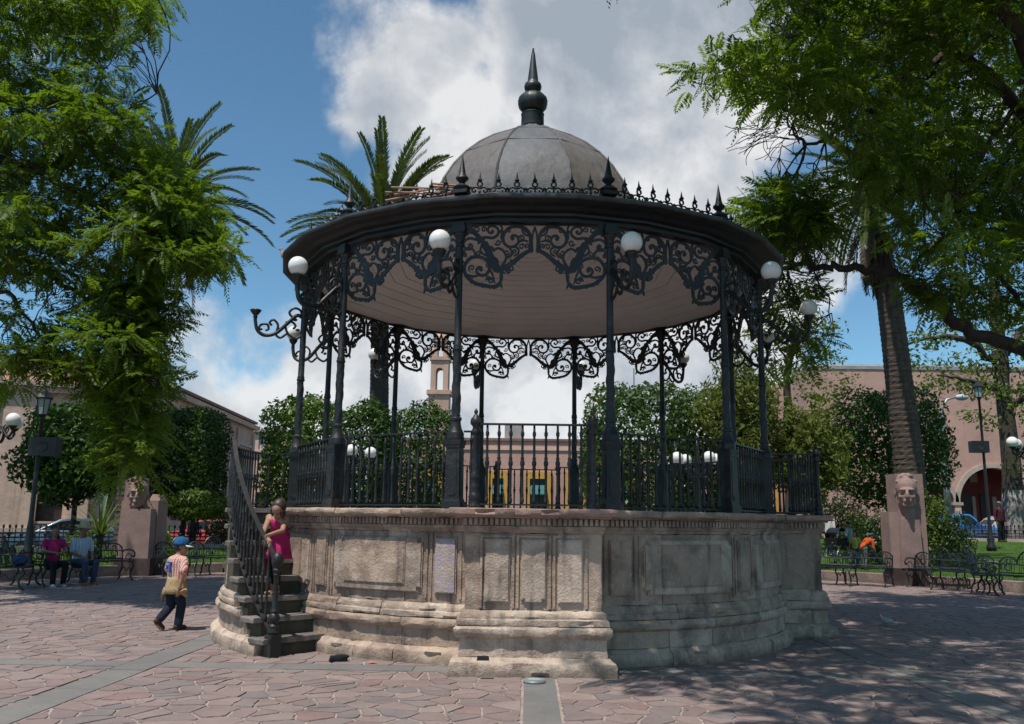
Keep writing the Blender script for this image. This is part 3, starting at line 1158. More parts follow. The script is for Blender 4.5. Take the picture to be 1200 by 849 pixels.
# trefoil bud hanging on the inner edge
stroke([(186, 196), (204, 204), (210, 196)], 8, 6)
for bx, by in ((206, 186), (218, 196), (206, 206)):
    stroke(spiral(bx, by, 9, 9, 0, 1, 10), 7, 7, False)
for (x, y, a, L, w) in ((172, 262, 1.0, 26, 12), (168, 230, 0.3, 18, 10), (150, 274, 1.7, 16, 9), (108, 272, 2.4, 16, 10), (60, 258, 2.7, 14, 9), (180, 212, 0.2, 16, 9),
                        (296, 60, 0.0, 14, 8), (240, 10, -1.2, 10, 7), (262, 138, 1.0, 14, 9), (232, 166, 1.2, 16, 9), (118, 105, 0.2, 34, 24), (140, 150, 0.5, 34, 22),
                        (88, 70, -0.6, 30, 20), (88, 70, 2.0, 26, 18), (140, 150, 2.2, 24, 18), (48, 152, -1.8, 14, 8), (184, 78, 3.0, 12, 8), (70, 262, 1.6, 13, 8), (130, 275, 1.4, 13, 8),
                        (150, 240, 2.8, 20, 12), (110, 250, -0.9, 18, 10), (26, 200, 3.1, 12, 8), (275, 128, -1.0, 20, 11), (215, 172, -1.6, 18, 11)):
    leaf(x, y, a, L, w)
# fine curls in the gaps
for (cx, cy, r0, a0_, tn, sg) in ((70, 28, 17, 2.0, 1.25, 1), (100, 26, 13, 0.5, 1.2, -1), (262, 62, 13, 3.4, 1.2, 1), (262, 100, 14, 0.2, 1.2, -1), (205, 30, 12, 2.4, 1.1, 1), (120, 185, 12, 0.4, 1.1, -1), (52, 196, 14, 2.2, 1.2, 1),
                                  (48, 238, 11, 3.6, 1.1, -1), (130, 250, 14, 4.2, 1.2, 1), (152, 205, 13, 1.0, 1.1, -1), (76, 130, 12, 5.0, 1.1, 1), (200, 125, 12, 0.2, 1.1, 1), (160, 82, 14, 2.8, 1.2, -1), (286, 96, 10, 1.8, 1.1, 1), (30, 30, 13, 1.2, 1.2, -1), (120, 240, 9, 0.4, 1.1, -1), (232, 122, 10, 2.0, 1.1, 1), (20, 140, 9, 4.0, 1.1, 1), (280, 30, 9, 0.0, 1.1, -1)):
    q = spiral(cx, cy, r0, 3.0, a0_, tn * sg, 14)
    stroke(q, 6.5, 4.5, False)
# light frame bars on column and beam
stroke([(3, 0), (3, 120), (3, 240)], 6, 5, False)
stroke([(0, 2), (150, 2), (309, 2)], 6, 6, False)
sp_me = spn.mesh('filigree_half', M['iron'])

# ---- lamp bracket, drawn radially (x outwards), z from the platform top
lb = MB()
RR = 0.017
lb.tube([(p[0], 0, p[1]) for p in crv([(0.03, 2.60), (0.10, 2.62), (0.22, 2.50), (0.36, 2.36), (0.50, 2.32), (0.60, 2.38), (0.635, 2.50), (0.64, 2.56)], 6)], 0.026, 6)
lb.tube([(p[0], 0, p[1]) for p in crv([(0.60, 2.38), (0.56, 2.46), (0.48, 2.47), (0.46, 2.41), (0.50, 2.385)], 6)], RR, 5)
lb.tube([(p[0], 0, p[1]) for p in crv([(0.03, 2.34), (0.10, 2.30), (0.20, 2.36), (0.24, 2.47), (0.17, 2.53), (0.11, 2.48), (0.14, 2.43)], 6)], RR, 5)
lb.tube([(p[0], 0, p[1]) for p in crv([(0.36, 2.36), (0.34, 2.47), (0.40, 2.54), (0.45, 2.50), (0.42, 2.46)], 6)], RR, 5)
lb.tube([(p[0], 0, p[1]) for p in crv([(0.22, 2.36), (0.30, 2.30), (0.36, 2.33)], 5)], RR, 5)
lb.tube([(p[0], 0, p[1]) for p in crv([(0.03, 2.62), (0.06, 2.70), (0.14, 2.72), (0.20, 2.66), (0.16, 2.60), (0.11, 2.63)], 6)], RR, 5)
for (x, z, s) in ((0.30, 2.42, 0.035), (0.12, 2.56, 0.032), (0.56, 2.40, 0.026), (0.22, 2.52, 0.028), (0.08, 2.42, 0.03)):
    lb.ball((x, 0, z), (s, 0.014, s * 0.7), 8, 5)
lb.tube([(0.03, 0, 2.28), (0.03, 0, 2.76)], 0.014, 5)
lb_me = lb.mesh('lamp_arm', M['iron'], True)
cup = MB()
cup.lathe([(0.016, 2.54), (0.03, 2.56), (0.022, 2.58), (0.05, 2.62), (0.066, 2.645), (0.07, 2.665), (0.05, 2.668)], 12, (0.64, 0, 0), mod=lambda a, z: 1 + 0.08 * math.cos(6 * a))
cup_me = cup.mesh('lamp_cup', M['iron'], True)
gl = MB()
gl.ball((0.64, 0, 2.77), 0.113, 24, 16)
gl_me = gl.mesh('lamp_globe', M['globe'], True)

# ---- roof edge, beams
roof = MB()
a15 = R(15)
a7 = R(7.5)
roof.lathe([(3.10, 4.75), (3.10, 4.685), (3.225, 4.685), (3.225, 4.728), (3.285, 4.735), (3.29, 4.762), (3.36, 4.772), (3.41, 4.80), (3.475, 4.818), (3.515, 4.838)], 24, rot=a7, caps=False)
roof = roof.build('roof', M['fascia'], bs_root)
lip = MB()
lip.lathe([(3.515, 4.839), (3.552, 4.842), (3.565, 4.858), (3.565, 4.884), (3.545, 4.894), (3.45, 4.897)], 24, rot=a7, caps=False)
lip.build('gutter_lip', M['lip'], roof)
sheet = MB()
sheet.lathe([(3.45, 4.896), (3.22, 5.03), (2.9, 5.12), (2.2, 5.36), (1.70, 5.48), (1.66, 5.60)], 24, rot=a7, caps=False)
sheet.build('roof_sheet', M['zinc'], roof)
ND = 10
DPROF = [(1.66, 5.55), (1.63, 5.82), (1.53, 6.12), (1.37, 6.38), (1.17, 6.62), (0.94, 6.83), (0.70, 7.0), (0.46, 7.13), (0.27, 7.20), (0.20, 7.25), (0.165, 7.31)]
drot = -PI / 2 + PI / ND
for i in range(ND):
    dm = MB()
    a0, a1 = drot + 2 * PI * i / ND, drot + 2 * PI * (i + 1) / ND
    vs, fs = [], []
    for r, z in DPROF:
        for t in (0, 0.25, 0.5, 0.75, 1.0):
            p = Vector((r * math.cos(a0), r * math.sin(a0), z)).lerp(Vector((r * math.cos(a1), r * math.sin(a1), z)), t)
            k = 1 + 0.012 * math.sin(PI * t) + (random.gauss(0, 0.0015) if 0.1 < t < 0.9 else 0.0)
            vs.append((p.x * k, p.y * k, p.z))
    for j in range(len(DPROF) - 1):
        for t in range(4):
            q = j * 5 + t
            fs.append((q, q + 1, q + 6, q + 5))
    dm.add(vs, fs)
    o = dm.build('dome_panel', M['zinc'], roof, smooth=True)
    # standing seam
    s = MB()
    s.tube([(r * 1.006 * math.cos(a0), r * 1.006 * math.sin(a0), z) for r, z in DPROF[:9]], 0.016, 4)
    s.build('dome_seam', M['zinc'], roof)
for zz, rr in ((6.62, 1.17), (7.0, 0.70)):
    s = MB()
    s.tube([(rr * 1.006 * math.cos(drot + 2 * PI * i / ND), rr * 1.006 * math.sin(drot + 2 * PI * i / ND), zz) for i in range(ND + 1)], 0.009, 4)
    s.build('dome_seam', M['zinc'], roof)
fin = MB()
fin.lathe([(0.165, 7.31), (0.175, 7.315), (0.172, 7.50), (0.18, 7.52), (0.165, 7.54), (0.12, 7.56)], 20)
fin.lathe([(0.12, 7.56), (0.16, 7.58), (0.205, 7.64), (0.222, 7.72), (0.205, 7.79), (0.16, 7.84), (0.12, 7.865)], 36, mod=lambda a, z: 1 + 0.05 * abs(math.sin(6 * a)) if 7.57 < z < 7.85 else 1.0)
fin.lathe([(0.12, 7.865), (0.09, 7.885), (0.10, 7.90), (0.125, 7.93), (0.135, 7.975), (0.125, 8.02), (0.09, 8.05), (0.085, 8.07)], 20)
fin.lathe([(0.083, 8.07), (0.078, 8.12), (0.03, 8.52), (0.012, 8.60), (0.018, 8.612), (0.001, 8.628)], 12)
fin = fin.build('dome_finial', M['finial'], roof, auto=50)

# cresting spikes and corner finials round the roof edge
ck = MB()
ck.lathe([(0.012, 0.0), (0.016, 0.02), (0.008, 0.05), (0.014, 0.07), (0.008, 0.085)], 6)
ck.tube([(0.028 * math.cos(t), 0, 0.118 + 0.032 * math.sin(t)) for t in [2 * PI * i / 12 for i in range(13)]], 0.011, 5)
ck.lathe([(0.014, 0.148), (0.030, 0.165), (0.012, 0.20), (0.001, 0.275)], 6)
for sx in (-1, 1):
    ck.tube([(sx * p[0], 0, p[1]) for p in crv([(0.01, 0.06), (0.05, 0.075), (0.085, 0.045), (0.075, 0.015), (0.045, 0.02), (0.05, 0.04)], 5)], 0.010, 5)
    ck.tube([(sx * p[0], 0, p[1]) for p in crv([(0.075, 0.05), (0.10, 0.06), (0.118, 0.03), (0.105, 0.01)], 5)], 0.009, 5)
    ck.ball((sx * 0.112, 0, 0.065), 0.013, 6, 4)
ck_me = ck.mesh('crest_spike', M['iron_plain'])
cf = MB()
cf.box((0, 0, 0.02), (0.13, 0.13, 0.04))
cf.lathe([(0.05, 0.04), (0.075, 0.055), (0.08, 0.075), (0.06, 0.095), (0.03, 0.115), (0.025, 0.135), (0.04, 0.15), (0.058, 0.175), (0.055, 0.19), (0.04, 0.205), (0.032, 0.23), (0.001, 0.45)], 10)
cf_me = cf.mesh('corner_finial', M['iron_plain'])
autosmooth(cf_me, 45)

half = RC * math.sin(a15)
apo = RC * math.cos(a15)
for k in range(12):
    th = R(15 + 30 * k)              # column azimuth from the front, towards +x
    cxy = Vector((RC * math.sin(th), -RC * math.cos(th), ZP - 0.026))
    col = link('column', sh_me, bs_root, cxy, th)
    link('pedestal', ped_me, col)
    link('capital', cap_me, col)
    # lamp
    arm = link('lamp_bracket', lb_me, bs_root, cxy, th - PI / 2)
    link('lamp_cup', cup_me, arm)
    if k != 9:
        link('lamp_globe', gl_me, arm)
    f = link('corner_finial', cf_me, roof, (3.19 * math.sin(th), -3.19 * math.cos(th), 5.035), th)
    f.scale = (1.3, 1.3, 1.08)
    # bay to the next column, its middle at th + 15 deg
    tm = th + a15
    mid = Vector((apo * math.sin(tm), -apo * math.cos(tm), 4.69))
    tx = Vector((math.cos(tm), math.sin(tm), 0))
    a = link('filigree', sp_me, bs_root, mid - tx * half, tm)
    b = link('filigree', sp_me, bs_root, mid + tx * half, tm)
    b.scale = (-1, 1, 1)
    for j in range(7):
        p = Vector((3.22 * math.cos(a15) * math.sin(tm), -3.22 * math.cos(a15) * math.cos(tm), 5.045)) + tx * (2 * 3.22 * math.sin(a15) * ((j + 1) / 8 - 0.5))
        q = link('crest_spike', ck_me, roof, p, tm + random.gauss(0, 0.03))
        q.scale = (1.0, 1.3, 0.92)
        q.rotation_euler[1] = random.gauss(0, 0.025)

# ceiling: rings of boards rising to the middle
ceil = MB()
ceil.lathe([(3.13, 4.69), (3.16, 4.69), (3.16, 4.735), (3.1, 4.735)], 12, rot=a15, caps=False)
ceil = ceil.build('ceiling', M['ceiling'], bs_root)
NR = 16
for j in range(NR):
    r0 = 3.14 * (1 - j / NR)
    r1 = 3.14 * (1 - (j + 1) / NR) + 0.006
    z = lambda r: 4.694 + 0.62 * (1 - (r / 3.14) ** 2)
    b = MB()
    b.lathe([(r0, z(r0)), (r1, z(r1) - 0.010), (r1 + 0.002, z(r1) + 0.03), (max(0.005, r1 - 0.06), z(r1) + 0.075)], 12, rot=a15, caps=False)
    b.build('ceiling_board', M['ceiling'], ceil)

# ---- railings
bal = MB()
bal.lathe([(0.0108, 0.0), (0.0204, 0.015), (0.0204, 0.05), (0.0139, 0.06), (0.0183, 0.08), (0.0139, 0.10), (0.0134, 0.33), (0.0204, 0.345), (0.0150, 0.36), (0.0237, 0.385), (0.0237, 0.41), (0.0150, 0.43), (0.0204, 0.445), (0.0134, 0.46),
           (0.0123, 0.66), (0.0183, 0.675), (0.0193, 0.70), (0.0129, 0.715), (0.0108, 0.775)], 7)
bal_me = bal.mesh('baluster', M['iron'], True)
nw = MB()
nw.lathe([(0.06, 0.0), (0.062, 0.03), (0.045, 0.05), (0.055, 0.08), (0.06, 0.11), (0.05, 0.14), (0.038, 0.16), (0.05, 0.19), (0.045, 0.22), (0.033, 0.25), (0.045, 0.28), (0.048, 0.31), (0.034, 0.34), (0.03, 0.38),
          (0.027, 0.70), (0.034, 0.72), (0.045, 0.745), (0.032, 0.77), (0.03, 0.79), (0.052, 0.815), (0.056, 0.84), (0.048, 0.87), (0.028, 0.89), (0.022, 0.905), (0.012, 0.915), (0.02, 0.93), (0.018, 0.95), (0.001, 0.975)], 14)
nw_me = nw.mesh('newel_post', M['iron'], True)
ZB, ZR = ZP - 0.004 + 0.035, 2.372


def run_rail(p0, p1, nb, name='railing', ends=0.5):
    """straight railing between two points (bandstand space), nb balusters"""
    p0, p1 = Vector(p0), Vector(p1)
    d = p1 - p0
    rail = MB()
    ang = math.atan2(d.y, d.x)
    mid = (p0 + p1) / 2
    rail.box((mid.x, mid.y, ZR - 0.009), (d.length, 0.045, 0.018), ang)
    ro = rail.build(name, M['iron'], bs_root)
    MB().box((mid.x, mid.y, ZB + 0.008), (d.length, 0.035, 0.016), ang).build('bottom_rail', M['iron'], ro)
    for i in range(nb):
        p = p0 + d * ((i + ends) / (nb - 1 + 2 * ends))
        b = link('baluster', bal_me, ro, (p.x, p.y, ZB + 0.0165))
        b.scale = (1, 1, (ZR - 0.018 - ZB - 0.0165) / 0.775)
    return ro


for k in range(12):
    tm = 30 * k
    c = Vector(pol(apo, tm))
    tx = Vector((math.cos(R(tm)), math.sin(R(tm)), 0))
    if k % 3:
        run_rail(c - tx * (half - 0.09), c + tx * (half - 0.09), 13 if k in (1, 2, 10, 11) else 13)
    elif k != 9:
        out = Vector((math.sin(R(tm)), -math.cos(R(tm)), 0))
        XN = 0.575
        a, b = out * 3.86 - tx * XN, out * 3.86 + tx * XN
        run_rail(a, b, 9, 'balcony_railing', 1.0)
        for sgn, p in ((-1, a), (1, b)):
            link('newel_post', nw_me, bs_root, (p.x, p.y, ZP))
            run_rail(p, c + tx * (sgn * XN), 5, 'balcony_railing', 0.9)
            run_rail(c + tx * (sgn * XN), c + tx * (sgn * (half - 0.09)), 1, 'balcony_railing', 1.0)
# left landing and stair railing
cb = Vector(pol(apo, -90))
far = Vector((-3.96, 0.575, 0))
run_rail(far, (cb.x, 0.575, 0), 4, 'balcony_railing')
RN = 4.02
hr, lr, bpos = [], [], []
zb = lambda a: min(ZB, 0.235 + (A0 - a) / -DA * -1 * RIS * -1 if False else 0.235 + (A0 - a) / (-DA) * RIS)
angs = [A0 - 0.2 - i * 0.6 for i in range(int((98.2 - 42.7) / 0.6) + 1)]
for a in angs:
    r = RN if a > -82 else RN
    p = pol(r, a)
    z = zb(a)
    hr.append((p[0], p[1], z + ZR - ZB - 0.009))
    lr.append((p[0], p[1], z + 0.008))
sr = MB()


def strip(mb, pts, w, h):
    vs, fs = [], []
    for i, p in enumerate(pts):
        q = Vector((p[0], p[1], 0)).normalized()
        for o, z in ((-w / 2, -h / 2), (w / 2, -h / 2), (w / 2, h / 2), (-w / 2, h / 2)):
            vs.append((p[0] + q.x * o, p[1] + q.y * o, p[2] + z))
    for i in range(len(pts) - 1):
        for k in range(4):
            a, b = 4 * i + k, 4 * i + (k + 1) % 4
            fs.append((a, b, b + 4, a + 4))
    fs += [(3, 2, 1, 0), tuple(len(vs) - 4 + k for k in range(4))]
    mb.add(vs, fs)


strip(sr, hr, 0.05, 0.022)
sr = sr.build('stair_railing', M['iron'], bs_root)
lo_ = MB()
strip(lo_, lr, 0.035, 0.018)
lo_.build('bottom_rail', M['iron'], sr)
a = A0 - 1.8
while a > -98:
    p = pol(RN, a)
    b = link('baluster', bal_me, sr, (p[0], p[1], zb(a) + 0.016))
    b.scale = (1, 1, (ZR - 0.02 - ZB - 0.016) / 0.775)
    a -= 1.5
nb = MB()
nb.box((0, 0, 0.115), (0.125, 0.125, 0.23))
nb.lathe([(0.05, 0.23), (0.062, 0.26), (0.05, 0.29), (0.058, 0.32), (0.04, 0.35), (0.06, 0.385), (0.058, 0.42), (0.034, 0.45), (0.045, 0.47), (0.03, 0.50), (0.026, 0.82), (0.036, 0.84), (0.028, 0.86), (0.045, 0.89), (0.035, 0.91),
          (0.055, 0.95), (0.062, 0.99), (0.055, 1.03), (0.03, 1.06), (0.001, 1.075)], 14)
pn = pol(RN, A0 + 0.6)
nb.build('stair_newel', M['iron'], bs_root, loc=(pn[0], pn[1], 0), rz=R(A0), auto=40)

# ================================================================== LAWNS, KERBS, STREETS
M['grass'] = simple('lawn_turf', (0.062, 0.115, 0.022), 0.95, 0.25, 1.2, 0.03, 45, col2=(0.040, 0.078, 0.016), spec=0.1)
M['blade'] = leaf_mat('grass_blade', (0.045, 0.095, 0.012), (0.11, 0.18, 0.03), 0.4)
M['kerb'] = stone_mat('kerb_stone', (0.26, 0.19, 0.165), (0.19, 0.145, 0.13), (0.32, 0.25, 0.22), 0.5)
M['soil'] = simple('garden_soil', (0.06, 0.045, 0.032), 0.95, 0.3, 6, 0.02, 30)
GC = Vector((0.1, 0.8))
GR = 12.75


def lawn_w(a):
    """depth of the planted ring at azimuth a (deg from the front, + to the right)"""
    if a < 0:
        return 5.6
    return 5.6 + 15.0 * min(1, max(0, (178 - a) / 20))


def lawn_z(a, t):
    w = lawn_w(a)
    top = 0.40 + (0.38 if a > 0 else 0.0) * min(1, (w - 5.6) / 15)
    return 0.20 + (top - 0.20) * (t * t * (3 - 2 * t))


def lawn_pt(a, t):
    r = GR + 0.16 + lawn_w(a) * t
    return (GC.x + r * math.sin(R(a)), GC.y - r * math.cos(R(a)), lawn_z(a, t))


def ground_z(x, y):
    """height of the planted ground under a point"""
    dx, dy = x - GC.x, y - GC.y
    r = math.hypot(dx, dy)
    a = math.degrees(math.atan2(dx, -dy))
    if r < GR + 0.16 or abs(a) < 70:
        return 0.0
    t = (r - GR - 0.16) / lawn_w(a)
    return lawn_z(a, t) if t <= 1 else -0.03


for (a0, a1, nm) in ((-176, -66, 'lawn'), (66, 176, 'lawn')):
    mb = MB()
    na, nt = 56, 22
    for i in range(na + 1):
        for j in range(nt + 1):
            p = lawn_pt(a0 + (a1 - a0) * i / na, j / nt)
            mb.v.append((p[0], p[1], p[2] + random.uniform(-0.012, 0.012)))
    for i in range(na):
        for j in range(nt):
            q = i * (nt + 1) + j
            mb.f.append((q, q + 1, q + nt + 2, q + nt + 1))
    mb.m = [0] * len(mb.f)
    lw = struct(mb.build(nm, M['grass'], smooth=True))
    # blades
    N = 26000
    aa = rng.uniform(a0, a1, N)
    keep = (np.abs(aa) > 100)
    aa = aa[keep]
    N = len(aa)
    tt = rng.random(N) ** 1.3
    P = np.array([lawn_pt(a, t) for a, t in zip(aa, tt)])
    an = rng.uniform(0, 2 * PI, N)
    h = rng.uniform(0.03, 0.085, N)
    w = rng.uniform(0.006, 0.012, N)
    side = np.stack([np.cos(an), np.sin(an), 0 * an], 1)
    lean = np.stack([rng.normal(0, 0.03, N), rng.normal(0, 0.03, N), h], 1)
    V = np.stack([P - side * w[:, None], P + side * w[:, None], P + lean], 1)
    stuff(link('grass_blades', np_mesh('grass_blades', V, 3, M['blade']), lw))
    # kerb blocks
    a = a0
    kerb_me = None
    far_k = MB()
    while a < a1:
        b = min(a + 5.0, a1)
        k = MB()
        vs = []
        for i in range(4):
            t = R(a + 0.12 + (b - a - 0.24) * i / 3)
            for r, z in ((GR, -0.02), (GR, 0.235), (GR + 0.02, 0.25), (GR + 0.18, 0.25), (GR + 0.18, -0.02)):
                vs.append((GC.x + r * math.sin(t), GC.y - r * math.cos(t), z))
        fs = []
        for i in range(3):
            for q in range(5):
                u, v = i * 5 + q, i * 5 + (q + 1) % 5
                fs.append((u, v, v + 5, u + 5))
        fs += [(4, 3, 2, 1, 0), (15, 16, 17, 18, 19)]
        k.add(vs, fs)
        k.build('kerb_stone', M['kerb'], lw)
        a = b

# ================================================================== FOLIAGE
M['jaca'] = leaf_mat('jacaranda_leaf', (0.050, 0.098, 0.010), (0.120, 0.185, 0.024), 0.52, tip=(0.22, 0.25, 0.035))
M['jaca2'] = leaf_mat('jacaranda_leaf_right', (0.050, 0.098, 0.010), (0.120, 0.185, 0.024), 0.52, tip=(0.22, 0.25, 0.035))
M['bark'] = simple('grey_brown_bark', (0.070, 0.052, 0.040), 0.9, 0.25, 6, 0.02, 26, col2=(0.035, 0.027, 0.022))
M['ficus'] = leaf_mat('ficus_leaf', (0.020, 0.050, 0.010), (0.058, 0.115, 0.018), 0.22, 0.45, spec=0.25)
M['ficus_pale'] = leaf_mat('ficus_leaf_light', (0.036, 0.072, 0.010), (0.11, 0.185, 0.026), 0.3, 0.35, tip=(0.16, 0.20, 0.03), spec=0.3)  # laurel whose leaves are a lighter green
M['ficus_red'] = leaf_mat('red_tipped_leaf', (0.024, 0.052, 0.012), (0.06, 0.115, 0.02), 0.25, 0.35, tip=(0.26, 0.10, 0.05), spec=0.5, tipamt=0.7)
M['juniper'] = leaf_mat('cypress_spray', (0.045, 0.065, 0.012), (0.135, 0.165, 0.03), 0.3, 0.6, tip=(0.20, 0.15, 0.06))
M['sparse'] = leaf_mat('sparse_tree_leaf', (0.030, 0.060, 0.012), (0.10, 0.145, 0.026), 0.4, 0.5, tip=(0.17, 0.18, 0.04))
M['palm'] = leaf_mat('palm_leaflet', (0.034, 0.060, 0.014), (0.090, 0.130, 0.030), 0.22, 0.38, spec=0.5)
M['palm_yel'] = leaf_mat('yellowing_palm_leaflet', (0.12, 0.10, 0.012), (0.30, 0.22, 0.02), 0.25, 0.45)
M['palm_dead'] = leaf_mat('dead_palm_frond', (0.07, 0.048, 0.030), (0.16, 0.11, 0.07), 0.15, 0.8)
M['rachis'] = simple('palm_rachis', (0.13, 0.12, 0.045), 0.6, 0.2, 8)
M['palmtrunk'] = simple('palm_bark', (0.088, 0.062, 0.046), 0.92, 0.28, 5, 0.02, 30, col2=(0.055, 0.04, 0.031))
M['yucca'] = leaf_mat('yucca_blade', (0.045, 0.075, 0.025), (0.13, 0.17, 0.06), 0.25, 0.45)
M['shrub'] = leaf_mat('shrub_leaf', (0.035, 0.065, 0.012), (0.11, 0.155, 0.03), 0.35, 0.45, tip=(0.2, 0.22, 0.06))
M['shrub_dark'] = leaf_mat('dark_shrub_leaf', (0.016, 0.034, 0.010), (0.045, 0.08, 0.018), 0.25, 0.45)


def unit(v):
    return v / np.maximum(np.linalg.norm(v, axis=-1, keepdims=True), 1e-9)


def feather_fronds(pos, dirs, L, npin=13, droop=0.9, pl=0.24, seed=1):
    """bipinnate leaves: (n) fronds starting at pos, pointing along dirs, each with 2*npin narrow pinnae"""
    r = np.random.default_rng(seed)
    n = len(pos)
    L = L * r.choice([0.55, 0.8, 1.0, 1.15, 1.35], n) * r.uniform(0.88, 1.12, n)
    d = unit(dirs)
    up = np.array([0, 0, 1.0])
    t = np.linspace(0.12, 1.0, npin)
    # rachis bending down
    dr = droop * r.uniform(0.6, 1.3, n)
    base = pos[:, None, :] + d[:, None, :] * (L[:, None] * t)[:, :, None] - up * (0.38 * dr[:, None] * L[:, None] * t ** 2)[:, :, None]
    tan = unit(d[:, None, :] - up * (0.76 * dr[:, None] * t)[:, :, None])
    side = unit(np.cross(tan, up) + 0.25 * r.normal(size=(n, 1, 3)))
    nor = np.cross(side, tan)
    env = np.sin(PI * (0.18 + 0.80 * t)) ** 0.7
    out = []
    for s in (-1, 1):
        ln = (pl * L[:, None] / 0.4 * 0.42 * env)[:, :, None] * r.uniform(0.8, 1.2, (n, npin, 1))
        pd = unit(side * s + tan * 0.55 - nor * 0.22 + 0.12 * r.normal(size=(n, npin, 3)))
        wd = unit(np.cross(pd, nor)) * (0.0150 * L[:, None, None] / 0.4)
        mid = base + pd * ln * 0.5
        tip = base + pd * ln - up * ln * 0.15
        out.append(np.stack([base, mid + wd, tip, mid - wd], 2).reshape(-1, 4, 3))
    return np.concatenate(out)


def leaf_quads(pos, nrm, size, seed=1, aspect=0.5, spread=0.8, hang=0.0):
    r = np.random.default_rng(seed)
    n = len(pos)
    nr = unit(nrm + spread * r.normal(size=(n, 3)))
    a = unit(np.cross(nr, r.normal(size=(n, 3))))
    a = unit(a + np.array([0, 0, -hang]))
    b = unit(np.cross(nr, a))
    s = (size * r.uniform(0.65, 1.3, n))[:, None]
    return np.stack([pos - a * s * 0.5, pos + b * s * aspect * 0.5 + nr * s * 0.08, pos + a * s * 0.5, pos - b * s * aspect * 0.5 + nr * s * 0.08], 1)


def in_poly(px, py, poly):
    c = False
    j = len(poly) - 1
    for i in range(len(poly)):
        xi, yi = poly[i]
        xj, yj = poly[j]
        if (yi > py) != (yj > py) and px < (xj - xi) * (py - yi) / (yj - yi) + xi:
            c = not c
        j = i
    return c


def limb(mb, pts, r0, r1, n=7, wob=0.03, sub=5):
    c = crv([tuple(p) for p in pts], sub)
    L = len(c)
    c = [Vector(p) + Vector((random.gauss(0, wob), random.gauss(0, wob), random.gauss(0, wob))) * (0 if i == 0 else 1) for i, p in enumerate(c)]
    mb.tube(c, [r0 + (r1 - r0) * (i / (L - 1)) ** 0.8 for i in range(L)], n)
    return c


def jacaranda(name, label, trunk, limbs, clumps, leafm, frond=0.40, per=46, crad=0.55, seed=3, twig_to=None, droop=0.9, group=None, n_twig=0):
    """trunk: points; limbs: lists of points; clumps: (centre, radius scale)"""
    r = np.random.default_rng(seed)
    base = Vector(trunk[0])
    t = thing(name, label, 'tree', base, group=group)
    off = np.array(base)
    mb = MB()
    nodes = []
    limb(mb, [Vector(p) - base for p in trunk], 0.30, 0.16, 12, 0.02)
    tr = mb.build('trunk', M['bark'], t, smooth=True)
    for lp, r0, r1 in limbs:
        mb = MB()
        nodes += limb(mb, [Vector(p) - base for p in lp], r0, r1)
        mb.build('limb', M['bark'], t, smooth=True)
    cen = np.array([np.array(c[0]) - off for c in clumps])
    sc = np.array([c[1] for c in clumps])
    # twigs from the nearest limb to the clumps
    mb = MB()
    nd = np.array([tuple(p) for p in nodes])
    for c in cen[:n_twig] if n_twig else cen:
        q = nd[np.argmin(((nd - c) ** 2).sum(1) + 0.0)]
        if np.linalg.norm(q - c) > 2.6:
            continue
        m = (q + c) / 2 + r.normal(0, 0.2, 3)
        limb(mb, [q, m, c], 0.015, 0.005, 4, 0.04, 3)
        for _ in range(3):
            limb(mb, [m, (m + c) / 2 + r.normal(0, 0.15, 3), c + r.normal(0, 0.3, 3)], 0.010, 0.004, 3, 0.01, 2)
    if mb.v:
        stuff(mb.build('twigs', M['bark'], t))
    pos, dr = [], []
    for c, s in zip(cen, sc):
        n = int(per * s ** 1.6)
        u = unit(r.normal(size=(n, 3)))
        u[:, 2] *= 0.7
        rad = crad * s * r.random(n) ** 0.45
        p = c + u * rad[:, None] * np.array([1.15, 1.15, 0.45])
        pos.append(p)
        dr.append(u * 1.0 + np.array([0, 0, 0.12]) + 0.5 * r.normal(size=(n, 3)))
    pos = np.concatenate(pos)
    dr = np.concatenate(dr)
    V = feather_fronds(pos, dr, frond, 13, droop, seed=seed)
    stuff(link('crown', np_mesh('crown', V, 4, leafm), t))
    return t


def fill_clumps(poly, ylo, yhi, n, mind, seed, dens=None, smin=0.75, smax=1.2):
    """clump centres seen inside an outline, spread through a real range of distances"""
    r = random.Random(seed)
    xs = [p[0] for p in poly]
    ys = [p[1] for p in poly]
    out = []
    pxs = []
    tries = 0
    while len(out) < n and tries < 60000:
        tries += 1
        px, py = r.uniform(min(xs), max(xs)), r.uniform(min(ys), max(ys))
        if not in_poly(px, py, poly):
            continue
        if dens and r.random() > dens(px, py):
            continue
        Y = r.uniform(ylo, yhi)
        if any((px - a) ** 2 + (py - b) ** 2 < mind ** 2 and abs(Y - c) < 1.2 for a, b, c in pxs):
            continue
        pxs.append((px, py, Y))
        out.append((tuple(at(px, py, Y)), r.uniform(smin, smax)))
    return out


# ---- left jacaranda
polyL = [(-90, -70), (165, -70), (178, 10), (165, 50), (140, 85), (150, 135), (178, 180), (196, 228), (222, 275), (238, 300), (215, 312), (180, 305), (165, 340), (160, 400), (166, 430), (160, 470), (158, 515),
         (150, 540), (143, 500), (128, 450), (100, 430), (60, 420), (20, 435), (-90, 420)]


def densL(px, py):
    if px < 75 and 315 < py < 425:
        return 0.16
    if 60 < px < 110 and 55 < py < 95:
        return 0.15
    if py > 430:
        return 1.0 if px > 135 else 0.5
    return 1.0


